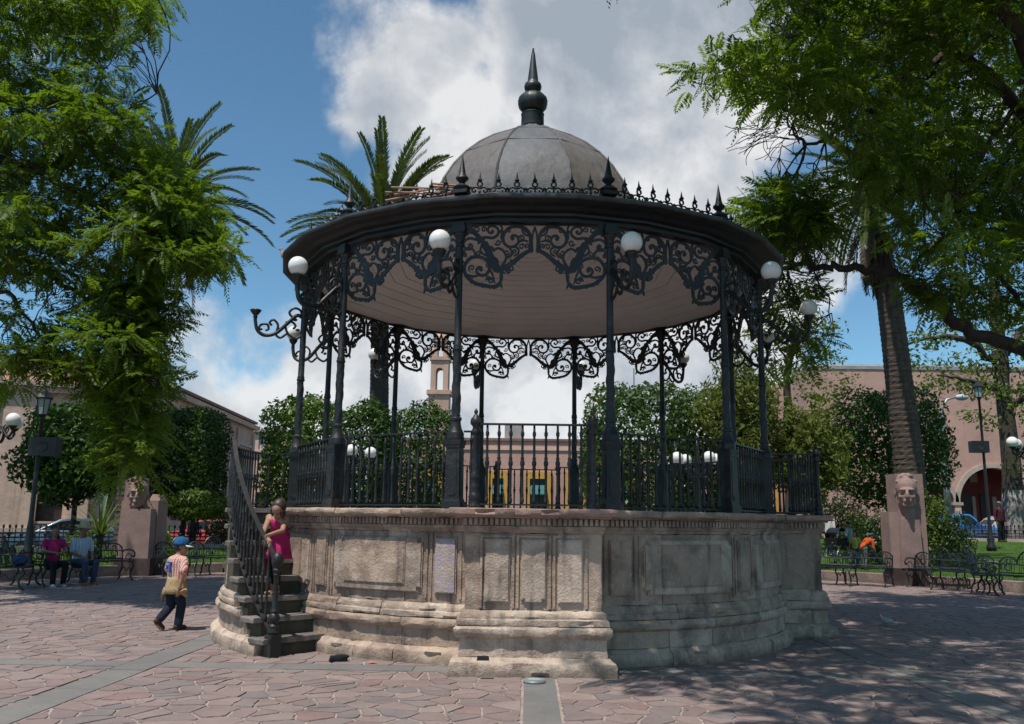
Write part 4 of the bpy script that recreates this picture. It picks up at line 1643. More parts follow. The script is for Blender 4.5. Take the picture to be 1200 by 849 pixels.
cl = fill_clumps([(118, 330), (180, 322), (196, 345), (176, 400), (182, 440), (172, 500), (160, 552), (148, 560), (138, 520), (126, 455)], 1.6, 3.4, 62, 11, 12, None, 0.5, 0.8)
cl += fill_clumps([(0, 415), (50, 400), (110, 420), (105, 445), (60, 440), (10, 452)], 1.4, 2.6, 12, 16, 13, None, 0.45, 0.65)
cl += fill_clumps([(185, 190), (220, 215), (246, 272), (258, 305), (232, 316), (190, 308), (170, 250)], 1.4, 3.6, 42, 14, 14, None, 0.55, 0.85)
cl += fill_clumps(polyL, 0.8, 4.6, 190, 22, 11, densL, 0.6, 1.05)
LL = lambda *p: [at(x, y, Y) for x, y, Y in p]
tb = Vector((-15.3, 3.2, 0.2))
jl = jacaranda('jacaranda_tree', 'feathery jacaranda in the left foreground with branches hanging down before the tall palm',
               [tb, tb + Vector((0.1, 0, 1.6)), tb + Vector((0.35, -0.2, 3.2)), tb + Vector((0.6, -0.3, 5.0))],
               [(LL((-150, 330, 3.0), (-60, 180, 3.0), (0, 118, 3.0), (60, 122, 2.9), (105, 148, 2.8), (140, 175, 2.6), (156, 215, 2.6)), 0.12, 0.03),
                (LL((-150, 340, 3.0), (-60, 200, 2.4), (25, 194, 2.2), (70, 215, 2.2), (110, 240, 2.2), (150, 266, 2.4), (185, 285, 2.6)), 0.10, 0.025),
                (LL((55, 208, 2.2), (75, 185, 2.2), (105, 172, 2.4), (140, 178, 2.5)), 0.05, 0.02),
                (LL((-150, 350, 2.8), (-50, 275, 2.6), (0, 284, 2.5), (40, 312, 2.4), (75, 335, 2.4), (110, 360, 2.5), (150, 420, 2.6), (158, 500, 2.7)), 0.09, 0.015),
                (LL((-150, 345, 2.4), (-40, 345, 2.0), (0, 340, 2.0), (30, 370, 2.0), (60, 420, 2.1), (90, 440, 2.2)), 0.06, 0.012),
                (LL((-150, 330, 3.0), (-80, 80, 3.4), (-20, 10, 3.6), (60, -20, 3.6), (130, -10, 3.6), (185, 20, 3.4)), 0.12, 0.02),
                (LL((-20, 10, 3.6), (30, 30, 3.4), (80, 45, 3.2), (120, 80, 3.2)), 0.05, 0.015),
                (LL((105, 148, 2.8), (125, 135, 2.9), (160, 125, 3.0), (180, 110, 3.0)), 0.03, 0.012)],
               cl, M['jaca'], 0.36, 66, 0.56, 5)

# ---- right jacaranda: the crown in view and its continuation over the plaza
polyR = [(830, 85), (845, 72), (870, 75), (890, 40), (900, -70), (1290, -70), (1290, 410), (1200, 375), (1165, 330), (1120, 290), (1085, 300), (1062, 250), (1040, 215), (1015, 175),
         (985, 140), (950, 108), (905, 112), (865, 118), (840, 118)]


def densR(px, py):
    if px > 1090 and py > 290:
        return 0.35
    if 880 < px < 1000 and 130 < py < 205:
        return 0.05
    if 1120 < px < 1290 and 40 < py < 180:
        return 0.55
    return 1.0




def shades_dome(c):
    c = Vector(c)
    for h in (5.3, 6.2, 7.0, 7.8):
        k = (c.z - h) / to_sun.z
        if k > 0:
            q = c - to_sun * k
            if math.hypot(q.x, q.y) < 2.5:
                return True
    return False


cr = [q for q in fill_clumps(polyR, -2.4, 3.0, 210, 23, 23, densR, 0.6, 1.05) if not shades_dome(q[0])]
cr += fill_clumps([(890, 235), (920, 222), (960, 232), (965, 255), (950, 285), (915, 282), (890, 270)], -0.2, 1.6, 26, 13, 6, None, 0.5, 0.8)
cr += fill_clumps([(915, 320), (935, 318), (940, 350), (955, 400), (940, 425), (915, 420), (905, 370)], 0.5, 2.2, 12, 14, 5, None, 0.4, 0.65)
cr += fill_clumps([(1060, 310), (1100, 330), (1150, 350), (1130, 375), (1085, 345)], -1.0, 0.8, 10, 16, 9, None, 0.4, 0.6)
n_seen = len(cr)
rr_ = random.Random(77)
over = []
for _try in range(40000):
    if len(over) >= 112:
        break
    x, y, z = rr_.uniform(-1.0, 8.0), rr_.uniform(-9.8, -2.6), rr_.uniform(6.9, 9.4)
    v = Vector((x, y, z)) - Vector((0, -D, CH))
    # only above the frame, and leaving flecks of sun between
    el = math.degrees(math.atan2(v.z, max(v.y, 0.1)))
    if el < 37.5 or x < -0.9 + 0.32 * max(0, -5.5 - y):
        continue
    if shades_dome((x, y, z)) or any((x - a[0][0]) ** 2 + (y - a[0][1]) ** 2 < 0.34 for a in over):
        continue
    over.append(((x, y, z), rr_.uniform(0.8, 1.2)))
n_over = 0
for _try in range(20000):
    if n_over >= 24:
        break
    x, y, z = rr_.uniform(-0.2, 2.7), rr_.uniform(-5.6, -3.3), rr_.uniform(7.2, 9.2)
    el = math.degrees(math.atan2(z - CH, y + D))
    if el < 36.5 or shades_dome((x, y, z)) or any((x - a[0][0]) ** 2 + (y - a[0][1]) ** 2 + (z - a[0][2]) ** 2 < 0.16 for a in over):
        continue
    over.append(((x, y, z), rr_.uniform(0.6, 0.95)))
    n_over += 1
n_over = 0
for _try in range(20000):
    if n_over >= 28:
        break
    x, y, z = rr_.uniform(3.0, 9.5), rr_.uniform(-3.2, 3.4), rr_.uniform(8.8, 13.0)
    el = math.degrees(math.atan2(z - CH, y + D))
    if el < 36.5 or shades_dome((x, y, z)) or any((x - a[0][0]) ** 2 + (y - a[0][1]) ** 2 + (z - a[0][2]) ** 2 < 0.5 for a in over):
        continue
    over.append(((x, y, z), rr_.uniform(0.9, 1.25)))
    n_over += 1
cr += over
tb = Vector((10.2, -0.6, 0.0))
jacaranda('jacaranda_tree', 'feathery jacaranda reaching in from the right over the plaza and bandstand roof',
          [tb, tb + Vector((-0.1, 0, 1.4)), tb + Vector((-0.3, -0.1, 2.8)), tb + Vector((-0.6, -0.2, 4.2))],
          [(LL((1420, 520, -0.6), (1290, 440, -0.6), (1200, 408, -0.5), (1130, 385, -0.4), (1085, 350, -0.3), (1045, 318, -0.2), (1010, 316, 0.0), (970, 312, 0.2), (940, 308, 0.4), (915, 318, 0.6)), 0.13, 0.035),
           (LL((1420, 500, -0.6), (1300, 300, -0.8), (1230, 180, -0.8), (1180, 110, -0.8), (1120, 60, -0.8), (1050, 30, -0.7), (980, 30, -0.6), (920, 45, -0.4)), 0.14, 0.03),
           (LL((1120, 60, -0.8), (1060, 90, -0.7), (1020, 130, -0.5), (985, 150, -0.4), (955, 138, -0.3), (925, 128, -0.2), (890, 112, -0.1), (850, 100, 0.0)), 0.06, 0.02),
           (LL((985, 150, -0.4), (960, 165, -0.3), (935, 160, -0.3), (925, 135, -0.2)), 0.035, 0.014),
           (LL((1230, 180, -0.8), (1200, 60, -1.6), (1150, -40, -2.6), (1080, -160, -4.0), (1000, -320, -5.0), (900, -600, -6.2)), 0.12, 0.04),
           (LL((1150, -40, -2.6), (1240, -200, -4.0), (1250, -420, -5.6), (1200, -700, -6.8)), 0.09, 0.03),
           (LL((1080, -160, -4.0), (960, -160, -4.2), (840, -220, -4.6), (740, -330, -5.2)), 0.07, 0.02),
           (LL((1200, 110, -0.8), (1140, 200, -0.8), (1120, 260, -0.8), (1080, 300, -0.6)), 0.04, 0.015),
           (LL((1300, 400, -0.6), (1200, 360, -0.2), (1160, 290, 0.0), (1150, 250, 0.2)), 0.05, 0.02)],
          cr, M['jaca2'], 0.35, 60, 0.54, 9, n_twig=n_seen)
# bare twigs below the upper limb
bt = MB()
for k in range(34):
    x0, y0 = random.uniform(885, 960), random.uniform(140, 168)
    p = [at(x0, y0, -0.2)]
    ang = random.uniform(0.55 * PI, 0.95 * PI)
    for s in range(4):
        ang += random.uniform(-0.5, 0.5)
        x0 += 11 * math.cos(ang)
        y0 += 10 * math.sin(ang) * 0.8
        p.append(at(x0, y0, -0.2 + random.uniform(-0.25, 0.25)))
    bt.tube([tuple(q) for q in crv([tuple(q) for q in p], 3)], [0.009] * 5 + [0.006] * (len(p) * 3 - 3 - 6) + [0.004] * 0 if False else 0.006, 3)
rj = [o for o in C.objects if o.name.startswith('jacaranda_tree')][-1]
bo = stuff(bt.build('bare_twigs', M['bark'], rj))
bo.location = -Vector(rj.location)


# ---- clipped and bushy trees: leaves on a lumpy closed form, several layers deep
def blob_crown(cen, rad, n, size, seed, boxy=2.0, lump=0.12, depth=0.35, aspect=0.5, hang=0.0, spread=0.8, flat=None):
    r = np.random.default_rng(seed)
    u = unit(r.normal(size=(n, 3)))
    # superellipsoid radius
    k = (np.abs(u) ** boxy).sum(1) ** (-1.0 / boxy)
    ph = r.uniform(0, 6, 6)
    lum = 1 + lump * (np.sin(5 * u[:, 0] + ph[0]) * np.sin(5 * u[:, 2] + ph[1]) + 0.6 * np.sin(9 * u[:, 1] + ph[2]) * np.sin(9 * u[:, 2] + ph[3]) + 0.4 * np.sin(15 * u[:, 0] + ph[4]) * np.sin(14 * u[:, 2] + ph[5]))
    dd = 1 - depth * r.random(n) ** 1.6 + 0.03 * r.normal(size=n)
    p = np.array(cen) + u * (k * lum * dd)[:, None] * np.array(rad)
    return leaf_quads(p, u, size, seed + 1, aspect, spread, hang)


def clipped_tree(name, label, px, Y, wpx, top, bot, mat, n=9000, size=0.13, boxy=2.6, lump=0.07, seed=1, group=None, depth_r=None, tr=0.11, asp=0.5, cat='tree', hang=0.0, depth=0.35, extra=None, spread=0.8):
    d = Y + D
    c = at(px, (top + bot) / 2, Y)
    mpp = d / CF
    rx, rz = wpx * mpp, (bot - top) / 2 * mpp
    g0 = ground_z(c.x, c.y)
    t = thing(name, label, cat, (c.x, c.y, g0), group=group)
    mb = MB()
    top_z = c.z - g0
    limb(mb, [(0, 0, -0.05), (0.05, 0.02, max(0.3, (top_z - rz) * 0.6)), (0.0, 0.03, top_z)], tr, tr * 0.6, 9, 0.01)
    for k in range(4):
        a = k * PI / 2 + 0.5
        limb(mb, [(0, 0, max(0.3, top_z - rz * 0.8)), (rx * 0.35 * math.cos(a), rx * 0.35 * math.sin(a), top_z - rz * 0.2), (rx * 0.6 * math.cos(a), rx * 0.6 * math.sin(a), top_z + rz * 0.3)], tr * 0.5, 0.02, 5, 0.02)
    mb.build('trunk', M['bark'], t, smooth=True)
    V = blob_crown((0, 0, top_z), (rx, depth_r or rx * 0.9, rz), n, size, seed, boxy, lump, depth, asp, hang, spread)
    if extra:
        V = np.concatenate([V] + extra(rx, rz, top_z))
    stuff(link('crown', np_mesh('crown', V, 4, mat), t))
    return t


GT = 'clipped laurel trees round the plaza'
clipped_tree('laurel_tree', 'loose dark-leaved laurel tree beside the lantern post on the left', 92, 15.5, 60, 472, 586, M['ficus'], 9500, 0.20, 3.0, 0.14, 21, GT, depth=0.5)
clipped_tree('laurel_tree', 'box-clipped laurel tree standing between the left bust pillar and the staircase', 219, 16.5, 42, 481, 590, M['ficus'], 15000, 0.13, 6.5, 0.025, 22, GT)
clipped_tree('laurel_bush', 'yellow-green leafy bush under the box-clipped laurel', 226, 16.0, 44, 574, 609, M['shrub'], 4500, 0.13, 2.2, 0.16, 23, cat='bush')
clipped_tree('laurel_tree', 'bright leafy laurel tree right of the stairs, seen past the left columns', 352, 17.5, 44, 466, 602, M['ficus_pale'], 9000, 0.17, 3.2, 0.10, 24, GT)
clipped_tree('laurel_tree', 'dark laurel tree just in front of the palm trunk behind the bandstand', 424, 19, 40, 474, 604, M['ficus'], 8000, 0.16, 3.0, 0.10, 25, GT)
clipped_tree('laurel_tree', 'rounded dark laurel tree under the distant church tower', 496, 19.5, 44, 475, 604, M['ficus'], 9000, 0.15, 3.0, 0.08, 26, GT)
clipped_tree('laurel_tree', 'red-tipped laurel tree with round left side behind the bandstand', 748, 13.5, 66, 452, 612, M['ficus_red'], 11000, 0.16, 3.2, 0.06, 27, GT)
clipped_tree('laurel_tree', 'red-tipped laurel tree next to the yellow-green cypress', 830, 14.5, 50, 455, 612, M['ficus_red'], 8000, 0.16, 3.0, 0.08, 28, GT)
clipped_tree('laurel_tree', 'broad dark laurel tree behind the right bust pillar', 1040, 17.5, 66, 458, 588, M['ficus'], 12000, 0.16, 2.8, 0.10, 29, GT)
clipped_tree('cypress_tree', 'yellow-green feathery cypress behind the right columns', 872, 12.5, 50, 405, 600, M['juniper'], 11000, 0.20, 1.7, 0.28, 31, 'feathery cypresses behind the bandstand', asp=0.28, hang=0.5, depth=0.7, spread=1.3)
clipped_tree('cypress_tree', 'lighter feathery cypress spilling past the right end of the railing', 948, 12.8, 44, 468, 596, M['juniper'], 9000, 0.20, 1.7, 0.30, 32, 'feathery cypresses behind the bandstand', asp=0.28, hang=0.5, depth=0.7, spread=1.3)


# ---- trees with open crowns: clumps of broad leaves on real limbs
def open_tree(name, label, base, trunk_pts, limbs, clumps, mat, size=0.16, per=130, crad=0.7, r0=0.3, seed=1, bark=None, group=None, white=None):
    base = Vector(base)
    t = thing(name, label, 'tree', base, group=group)
    mb = MB()
    limb(mb, [Vector(p) - base for p in trunk_pts], r0, r0 * 0.45, 12, 0.03)
    mb.build('trunk', bark or M['bark'], t, smooth=True)
    for lp, a, b in limbs:
        mb = MB()
        limb(mb, [Vector(p) - base for p in lp], a, b, 6, 0.05)
        mb.build('limb', bark or M['bark'], t, smooth=True)
    r = np.random.default_rng(seed)
    pos, nr = [], []
    for c, s in clumps:
        n = int(per * s * s)
        u = unit(r.normal(size=(n, 3)))
        p = np.array(tuple(Vector(c) - base)) + u * (crad * s * r.random(n) ** 0.5)[:, None] * np.array([1, 1, 0.55])
        pos.append(p)
        nr.append(u + np.array([0, 0, 0.6]))
    V = leaf_quads(np.concatenate(pos), np.concatenate(nr), size, seed + 4, 0.45, 0.7)
    stuff(link('crown', np_mesh('crown', V, 4, mat), t))
    return t


b = at(925, 600, 20)
b.z = ground_z(b.x, b.y)
open_tree('open_tree', 'thin-leaved tree showing its dark trunk above the cypress on the right', b, [b, at(925, 520, 20), at(922, 450, 20), at(930, 400, 20)],
          [(LL((922, 450, 20), (945, 425, 20), (975, 405, 20)), 0.08, 0.02), (LL((923, 460, 20), (900, 430, 20.3), (880, 400, 20.5)), 0.07, 0.02), (LL((926, 440, 20), (915, 405, 19.6), (910, 370, 19.5)), 0.06, 0.02)],
          fill_clumps([(872, 385), (905, 365), (960, 370), (990, 395), (985, 430), (1000, 455), (965, 480), (930, 470), (880, 480), (865, 440)], 18.6, 21.4, 34, 16, 3, None, 0.6, 1.0), M['sparse'], 0.17, 90, 0.75, 0.22, 41)
b = at(1188, 634, 29)
b.z = ground_z(b.x, b.y)
M['lime'] = simple('limewashed_bark', (0.34, 0.31, 0.27), 0.9, 0.3, 3, 0.02, 20, col2=(0.10, 0.085, 0.07))
ot = open_tree('park_tree', 'stout park tree with a limewashed trunk foot at the right edge', b, [b, at(1186, 560, 29), at(1178, 480, 29), at(1170, 400, 29), at(1165, 330, 29)],
               [(LL((1172, 430, 29), (1130, 400, 28.5), (1095, 395, 28), (1060, 405, 28)), 0.22, 0.05), (LL((1176, 460, 29), (1135, 445, 28), (1100, 440, 27.5)), 0.16, 0.04),
                (LL((1172, 420, 29), (1205, 380, 29), (1240, 330, 29)), 0.25, 0.08), (LL((1178, 480, 29), (1215, 460, 28), (1250, 450, 28)), 0.2, 0.06)],
               fill_clumps([(1050, 400), (1085, 385), (1130, 375), (1165, 350), (1260, 340), (1260, 560), (1215, 590), (1200, 540), (1165, 510), (1140, 520), (1125, 480), (1095, 470), (1060, 440)], 26.5, 31, 64, 15, 8, lambda x, y: 1.0 if x > 1180 or y < 470 else 0.45, 0.7, 1.1),
               M['sparse'], 0.24, 100, 1.05, 0.52, 43)
foot = MB()
fp = [at(1189, y, 29) - b for y in (632, 615, 592, 575)]
foot.tube([(0, 0, -0.03), tuple(fp[1]), tuple(fp[2]), tuple(fp[3])], [0.80, 0.62, 0.54, 0.525], 14)
foot.build('limewashed_foot', M['lime'], ot, smooth=True)


# ---- date palms
def frond_mesh(e0, L, seed, mat, nl=46, curl=1.0, ll=0.42):
    """one pinnate frond leaving along +x at elevation e0, bending under its weight"""
    r = np.random.default_rng(seed)
    m = 16
    pts = [Vector((0, 0, 0))]
    e = e0
    for i in range(m):
        pts.append(pts[-1] + Vector((math.cos(e), 0, math.sin(e))) * (L / m))
        e -= curl * (0.045 + 0.085 * i / m) * (0.5 + 0.8 * abs(math.cos(e)))
    mb = MB()
    mb.tube(pts, [0.035 * (1 - 0.85 * i / m) for i in range(m + 1)], 4)
    P = np.array([tuple(p) for p in pts])
    vs, fs = [], []
    for s in (-1, 1):
        for i in range(nl):
            t = 0.10 + 0.90 * i / nl
            f = t * m
            k = min(int(f), m - 1)
            p = P[k] + (P[k + 1] - P[k]) * (f - k)
            tan = P[k + 1] - P[k]
            tan = tan / np.linalg.norm(tan)
            nor = np.array([-tan[2], 0, tan[0]])
            d = np.array([0, s, 0]) * 0.62 + tan * 0.85 + nor * 0.42 + r.normal(0, 0.06, 3)
            d = d / np.linalg.norm(d)
            l = ll * (0.35 + 0.65 * math.sin(PI * min(1, 0.12 + t * 0.86)) ** 0.6) * r.uniform(0.85, 1.1)
            w = np.cross(d, nor)
            w = w / np.linalg.norm(w) * 0.028
            mid, tip = p + d * l * 0.45, p + d * l + np.array([0, 0, -0.10 * l])
            o = len(vs)
            vs += [p, mid + w, tip, mid - w]
            fs.append((o, o + 1, o + 2, o + 3))
    mb.add(vs, fs, 1)
    return mb.mesh('palm_frond', [M['rachis'], mat])


ELEV = [1.40, 1.15, 0.9, 0.62, 0.35, 0.08, -0.25, -0.6]
FRONDS = [frond_mesh(e, 3.4, 50 + i, M['palm'], 76, 0.62, 0.36) for i, e in enumerate(ELEV)]
FROND_Y = [frond_mesh(e, 2.9, 70 + i, M['palm_yel'], curl=1.5) for i, e in enumerate((0.62, 0.2))]
FROND_D = [frond_mesh(e, 2.2, 80 + i, M['palm_dead'], 30, 0.7, 0.3) for i, e in enumerate((-0.9, -1.2, -1.4))]


def palm(label, base, pts, r0, r1, scale, nf=54, yellow=0, dead=0, seed=1, low=8):
    rn = random.Random(seed)
    base = Vector(base)
    t = thing('palm_tree', label, 'palm', base, group='date palms in the garden')
    c = crv([tuple(Vector(p) - base) for p in pts], 12)
    n, rings = 24, 230
    # resample the centre line
    c = [Vector(p) for p in c]
    seg = [0]
    for i in range(1, len(c)):
        seg.append(seg[-1] + (c[i] - c[i - 1]).length)
    tot = seg[-1]
    vs, fs = [], []
    k = 0
    for j in range(rings + 1):
        s = tot * j / rings
        while k < len(seg) - 2 and seg[k + 1] < s:
            k += 1
        p = c[k].lerp(c[k + 1], (s - seg[k]) / (seg[k + 1] - seg[k]))
        u = j / rings
        rad = r0 + (r1 - r0) * u + (0.10 * r0 if u < 0.05 else 0) * (1 - u / 0.05)
        for i in range(n):
            a = 2 * PI * i / n
            st = math.sin(6 * a + s * 19.0) * math.sin(6 * a - s * 19.0)
            q = rad * (1 + 0.055 * max(-0.5, st) * 0.8 + rn.uniform(-0.02, 0.02))
            vs.append((p.x + q * math.cos(a), p.y + q * math.sin(a), p.z))
    for j in range(rings):
        for i in range(n):
            a, b_ = j * n + i, j * n + (i + 1) % n
            fs.append((a, b_, b_ + n, a + n))
    mb = MB()
    mb.add(vs, fs)
    mb.build('trunk', M['palmtrunk'], t, smooth=False)
    top = c[-1]
    hm = MB()
    hm.ball(top - Vector((0, 0, 0.25)), (r1 * 1.5, r1 * 1.5, 0.75 * scale), 14, 8)
    hm.build('crown_heart', M['palm_dead'], t)
    for i in range(nf):
        q = i / nf
        e = int(q * low) if q < 1 else low - 1
        e = min(low - 1, max(0, e + rn.choice((0, 0, 0, 1, -1))))
        o = link('frond', FRONDS[e], t, top + Vector((0, 0, 0.15 - 0.35 * q)), i * 2.39996 + rn.uniform(-0.2, 0.2))
        sc = scale * rn.uniform(0.85, 1.12)
        o.scale = (sc, sc, sc)
    for i in range(yellow):
        o = link('frond', FROND_Y[i % 2], t, top + Vector((0, 0, -0.2)), rn.uniform(PI, 2 * PI) if i % 3 else rn.uniform(0, 2 * PI))
        o.scale = (scale * 0.85,) * 3
    for i in range(dead):
        o = link('dead_frond', FROND_D[i % 3], t, top + Vector((0, 0, -0.45 - 0.8 * rn.random())), rn.uniform(0, 2 * PI))
        o.scale = (scale * rn.uniform(0.8, 1.2),) * 3
    return t


b = at(443, 600, 21)
b.z = ground_z(b.x, b.y)
palm('tall date palm with yellowing lower fronds rising behind the left side of the dome', b, [b, at(444, 500, 21), at(445, 400, 21), at(446, 340, 21), at(448, 280, 21)], 0.41, 0.31, 1.26, 66, 9, 10, 3)
b = at(155, 605, 14.5)
b.z = ground_z(b.x, b.y)
palm('tall date palm half hidden behind the left jacaranda', b, [b, at(157, 520, 14.5), at(166, 420, 14.6), at(180, 330, 14.8), at(202, 243, 15)], 0.44, 0.30, 1.0, 60, 0, 22, 4)
b = at(1066, 600, 14)
b.z = ground_z(b.x, b.y)
palm('leaning date palm with a skirt of dead fronds behind the right bust pillar', b, [b, at(1066, 555, 14), at(1054, 450, 14), at(1040, 340, 14), at(1018, 225, 14)], 0.45, 0.32, 0.95, 50, 0, 46, 6)
b = at(-85, 600, 12)
b.z = ground_z(b.x, b.y)
palm('date palm at the left edge with only its frond tips showing', b, [b, at(-85, 480, 12), at(-88, 390, 12), at(-88, 315, 12)], 0.45, 0.35, 0.9, 44, 0, 0, 8)


# ---- yucca and small shrubs
def bush(label, px, py, Y, wpx, hpx, mat, n=1600, size=0.10, seed=1, name='bush', lump=0.2, group=None):
    """low bush whose foot is hidden or at pixel row py"""
    c = at(px, py, Y)
    g0 = ground_z(c.x, c.y)
    mpp = (Y + D) / CF
    t = thing(name, label, 'bush', (c.x, c.y, g0), group=group)
    zt = c.z - g0
    rz = max(zt, 0.2) / 2 + 0.15
    mb = MB()
    for k in range(5):
        a = k * 1.3
        limb(mb, [(0, 0, -0.03), (0.1 * math.cos(a), 0.1 * math.sin(a), rz * 0.7), (wpx * mpp * 0.5 * math.cos(a), wpx * mpp * 0.5 * math.sin(a), rz * 1.4)], 0.02, 0.008, 4, 0.01)
    mb.build('stem', M['bark'], t)
    V = blob_crown((0, 0, zt - rz), (wpx * mpp, wpx * mpp * 0.8, rz), n, size, seed, 2.2, lump, 0.6)
    V[:, :, 2] = np.maximum(V[:, :, 2], 0.02)
    stuff(link('foliage', np_mesh('foliage', V, 4, mat), t))
    return t


def yucca(label, px, py, Y, n, L, seed, name='yucca'):
    rn = random.Random(seed)
    c = at(px, py, Y)
    t = thing(name, label, 'plant', (c.x, c.y, ground_z(c.x, c.y)))
    h = max(0.15, c.z - ground_z(c.x, c.y))
    mb = MB()
    mb.tube([(0, 0, -0.03), (0.02, 0, h)], [0.10, 0.08], 8)
    mb.build('stem', M['bark'], t)
    for k in range(n):
        a, e = k * 2.399, 1.45 - 1.35 * k / n
        mb = MB()
        pts = []
        p = Vector((0, 0, h))
        ee = e
        for s in range(6):
            pts.append(p.copy())
            p = p + Vector((math.cos(a) * math.cos(ee), math.sin(a) * math.cos(ee), math.sin(ee))) * (L * rn.uniform(0.8, 1.1) / 5)
            ee -= 0.07
        sd = Vector((-math.sin(a), math.cos(a), 0))
        vs = []
        for s, q in enumerate(pts):
            w = 0.035 * (1 - (s / 5) ** 1.5) + 0.002
            vs += [q - sd * w, q + sd * w]
        mb.add(vs, [(2 * s, 2 * s + 1, 2 * s + 3, 2 * s + 2) for s in range(5)])
        mb.build('blade', M['yucca'], t)
    return t


yucca('spiky green yucca left of the left bust pillar', 117, 628, 11.2, 46, 1.25, 5)
bush('flowering green shrub beside the yucca and the hatted man', 96, 622, 10.6, 20, 40, M['shrub'], 1500, 0.10, 61)
bush('small bright bush right of the left bust pillar', 190, 618, 12.5, 18, 30, M['shrub'], 1400, 0.09, 62)
bush('pale green shrub between the clipped laurel and the stair railing', 262, 585, 19, 20, 60, M['shrub'], 2200, 0.12, 63)
bush('leafy bright bush right of the right bust pillar', 1094, 578, 13.5, 20, 50, M['shrub'], 2000, 0.12, 64)
bush('rounded dark bush on the right lawn', 1122, 600, 13.0, 18, 40, M['shrub_dark'], 2200, 0.08, 65, lump=0.08)
bush('yellow-leaved shrub above the children on the lawn', 1004, 600, 20.5, 22, 30, M['shrub'], 1800, 0.10, 66)
bush('dark shrub left of the right bust pillar', 1026, 600, 14.5, 24, 40, M['shrub_dark'], 2200, 0.11, 67)
bush('spreading green bush past the right end of the bandstand', 985, 575, 21.5, 34, 40, M['shrub_dark'], 2600, 0.13, 68)
bush('green bush at the foot of the park tree', 1098, 612, 16.5, 18, 20, M['shrub'], 1200, 0.10, 69)

# ================================================================== BUILDINGS
def plaster(name, c1, c2):
    m, k, bs, out = new_mat(name)
    P = k.n('ShaderNodeNewGeometry').outputs['Position']
    a = k.noise(P, 0.35, 6, 0.6)
    b = k.noise(P, 2.6, 6, 0.65)
    mp = k.n('ShaderNodeMapping', ins={'Vector': P, 'Scale': (1.7, 1.7, 0.12)})
    st = k.noise(mp.outputs[0], 1.0, 7, 0.68)
    col = k.mix(k.mapr(a, 0.38, 0.66), c1, c2)
    col = k.mix(k.math('MULTIPLY', k.mapr(b, 0.50, 0.72), 0.35), col, tuple(c * 1.18 for c in c1))
    col = k.mix(k.math('MULTIPLY', k.mapr(st, 0.53, 0.76), 0.45), col, tuple(c * 0.45 for c in c2))
    z = k.n('ShaderNodeSeparateXYZ', ins={0: P}).outputs[2]
    col = k.mix(k.math('MULTIPLY', k.mapr(k.math('ADD', z, k.math('MULTIPLY', b, 1.2)), 1.6, 0.6), 0.4), col, tuple(c * 0.5 for c in c2))
    k.t.links.new(col, bs.inputs['Base Color'])
    bs.inputs['Roughness'].default_value = 0.9
    bs.inputs['Specular IOR Level'].default_value = 0.2
    bu = k.n('ShaderNodeBump', ins={'Strength': 1.0, 'Distance': 0.02, 'Height': b})
    k.t.links.new(bu.outputs[0], bs.inputs['Normal'])
    return m


M['pink'] = simple('pink_render', (0.53, 0.325, 0.26), 0.9, 0.10, 0.5, 0.004, 30, col2=(0.44, 0.275, 0.225))
M['pink_pale'] = simple('pale_pink_stone', (0.66, 0.47, 0.365), 0.9, 0.12, 0.9, 0.01, 14, col2=(0.54, 0.37, 0.285))
M['ashlar'] = simple('cantera_ashlar', (0.58, 0.385, 0.30), 0.9, 0.14, 1.4, 0.01, 12, col2=(0.47, 0.31, 0.245))
M['pink'] = plaster('pink_render', (0.55, 0.34, 0.27), (0.45, 0.275, 0.222))
M['pink_pale'] = plaster('pale_pink_stone', (0.68, 0.475, 0.355), (0.55, 0.37, 0.275))
M['ashlar'] = plaster('cantera_ashlar', (0.60, 0.40, 0.30), (0.48, 0.315, 0.24))
M['trim'] = simple('cream_trim', (0.50, 0.40, 0.32), 0.85, 0.1, 2)
M['red_wall'] = simple('oxblood_wall', (0.26, 0.045, 0.040), 0.85, 0.15, 1.5)
M['dark_glass'] = simple('dark_window_glass', (0.015, 0.017, 0.02), 0.15, 0.1, 3, spec=0.6)
M['white_frame'] = simple('pale_blue_shutter', (0.50, 0.56, 0.62), 0.6, 0.08, 3)
M['wood'] = simple('dark_door_wood', (0.055, 0.032, 0.022), 0.6, 0.2, 5)
M['orange'] = simple('ochre_surround', (0.60, 0.33, 0.075), 0.8, 0.08, 3)
M['teal'] = simple('teal_awning', (0.022, 0.115, 0.11), 0.7, 0.1, 3)
M['concrete'] = simple('grey_concrete', (0.36, 0.335, 0.31), 0.9, 0.12, 1, col2=(0.26, 0.245, 0.23))
M['roofedge'] = simple('roof_tile_edge', (0.30, 0.16, 0.115), 0.9, 0.15, 3)
M['silver'] = simple('galvanised_pole', (0.33, 0.35, 0.37), 0.45, 0.1, 4, metal=0.5)
M['black'] = simple('black_plastic', (0.012, 0.013, 0.015), 0.5, 0.1, 5)


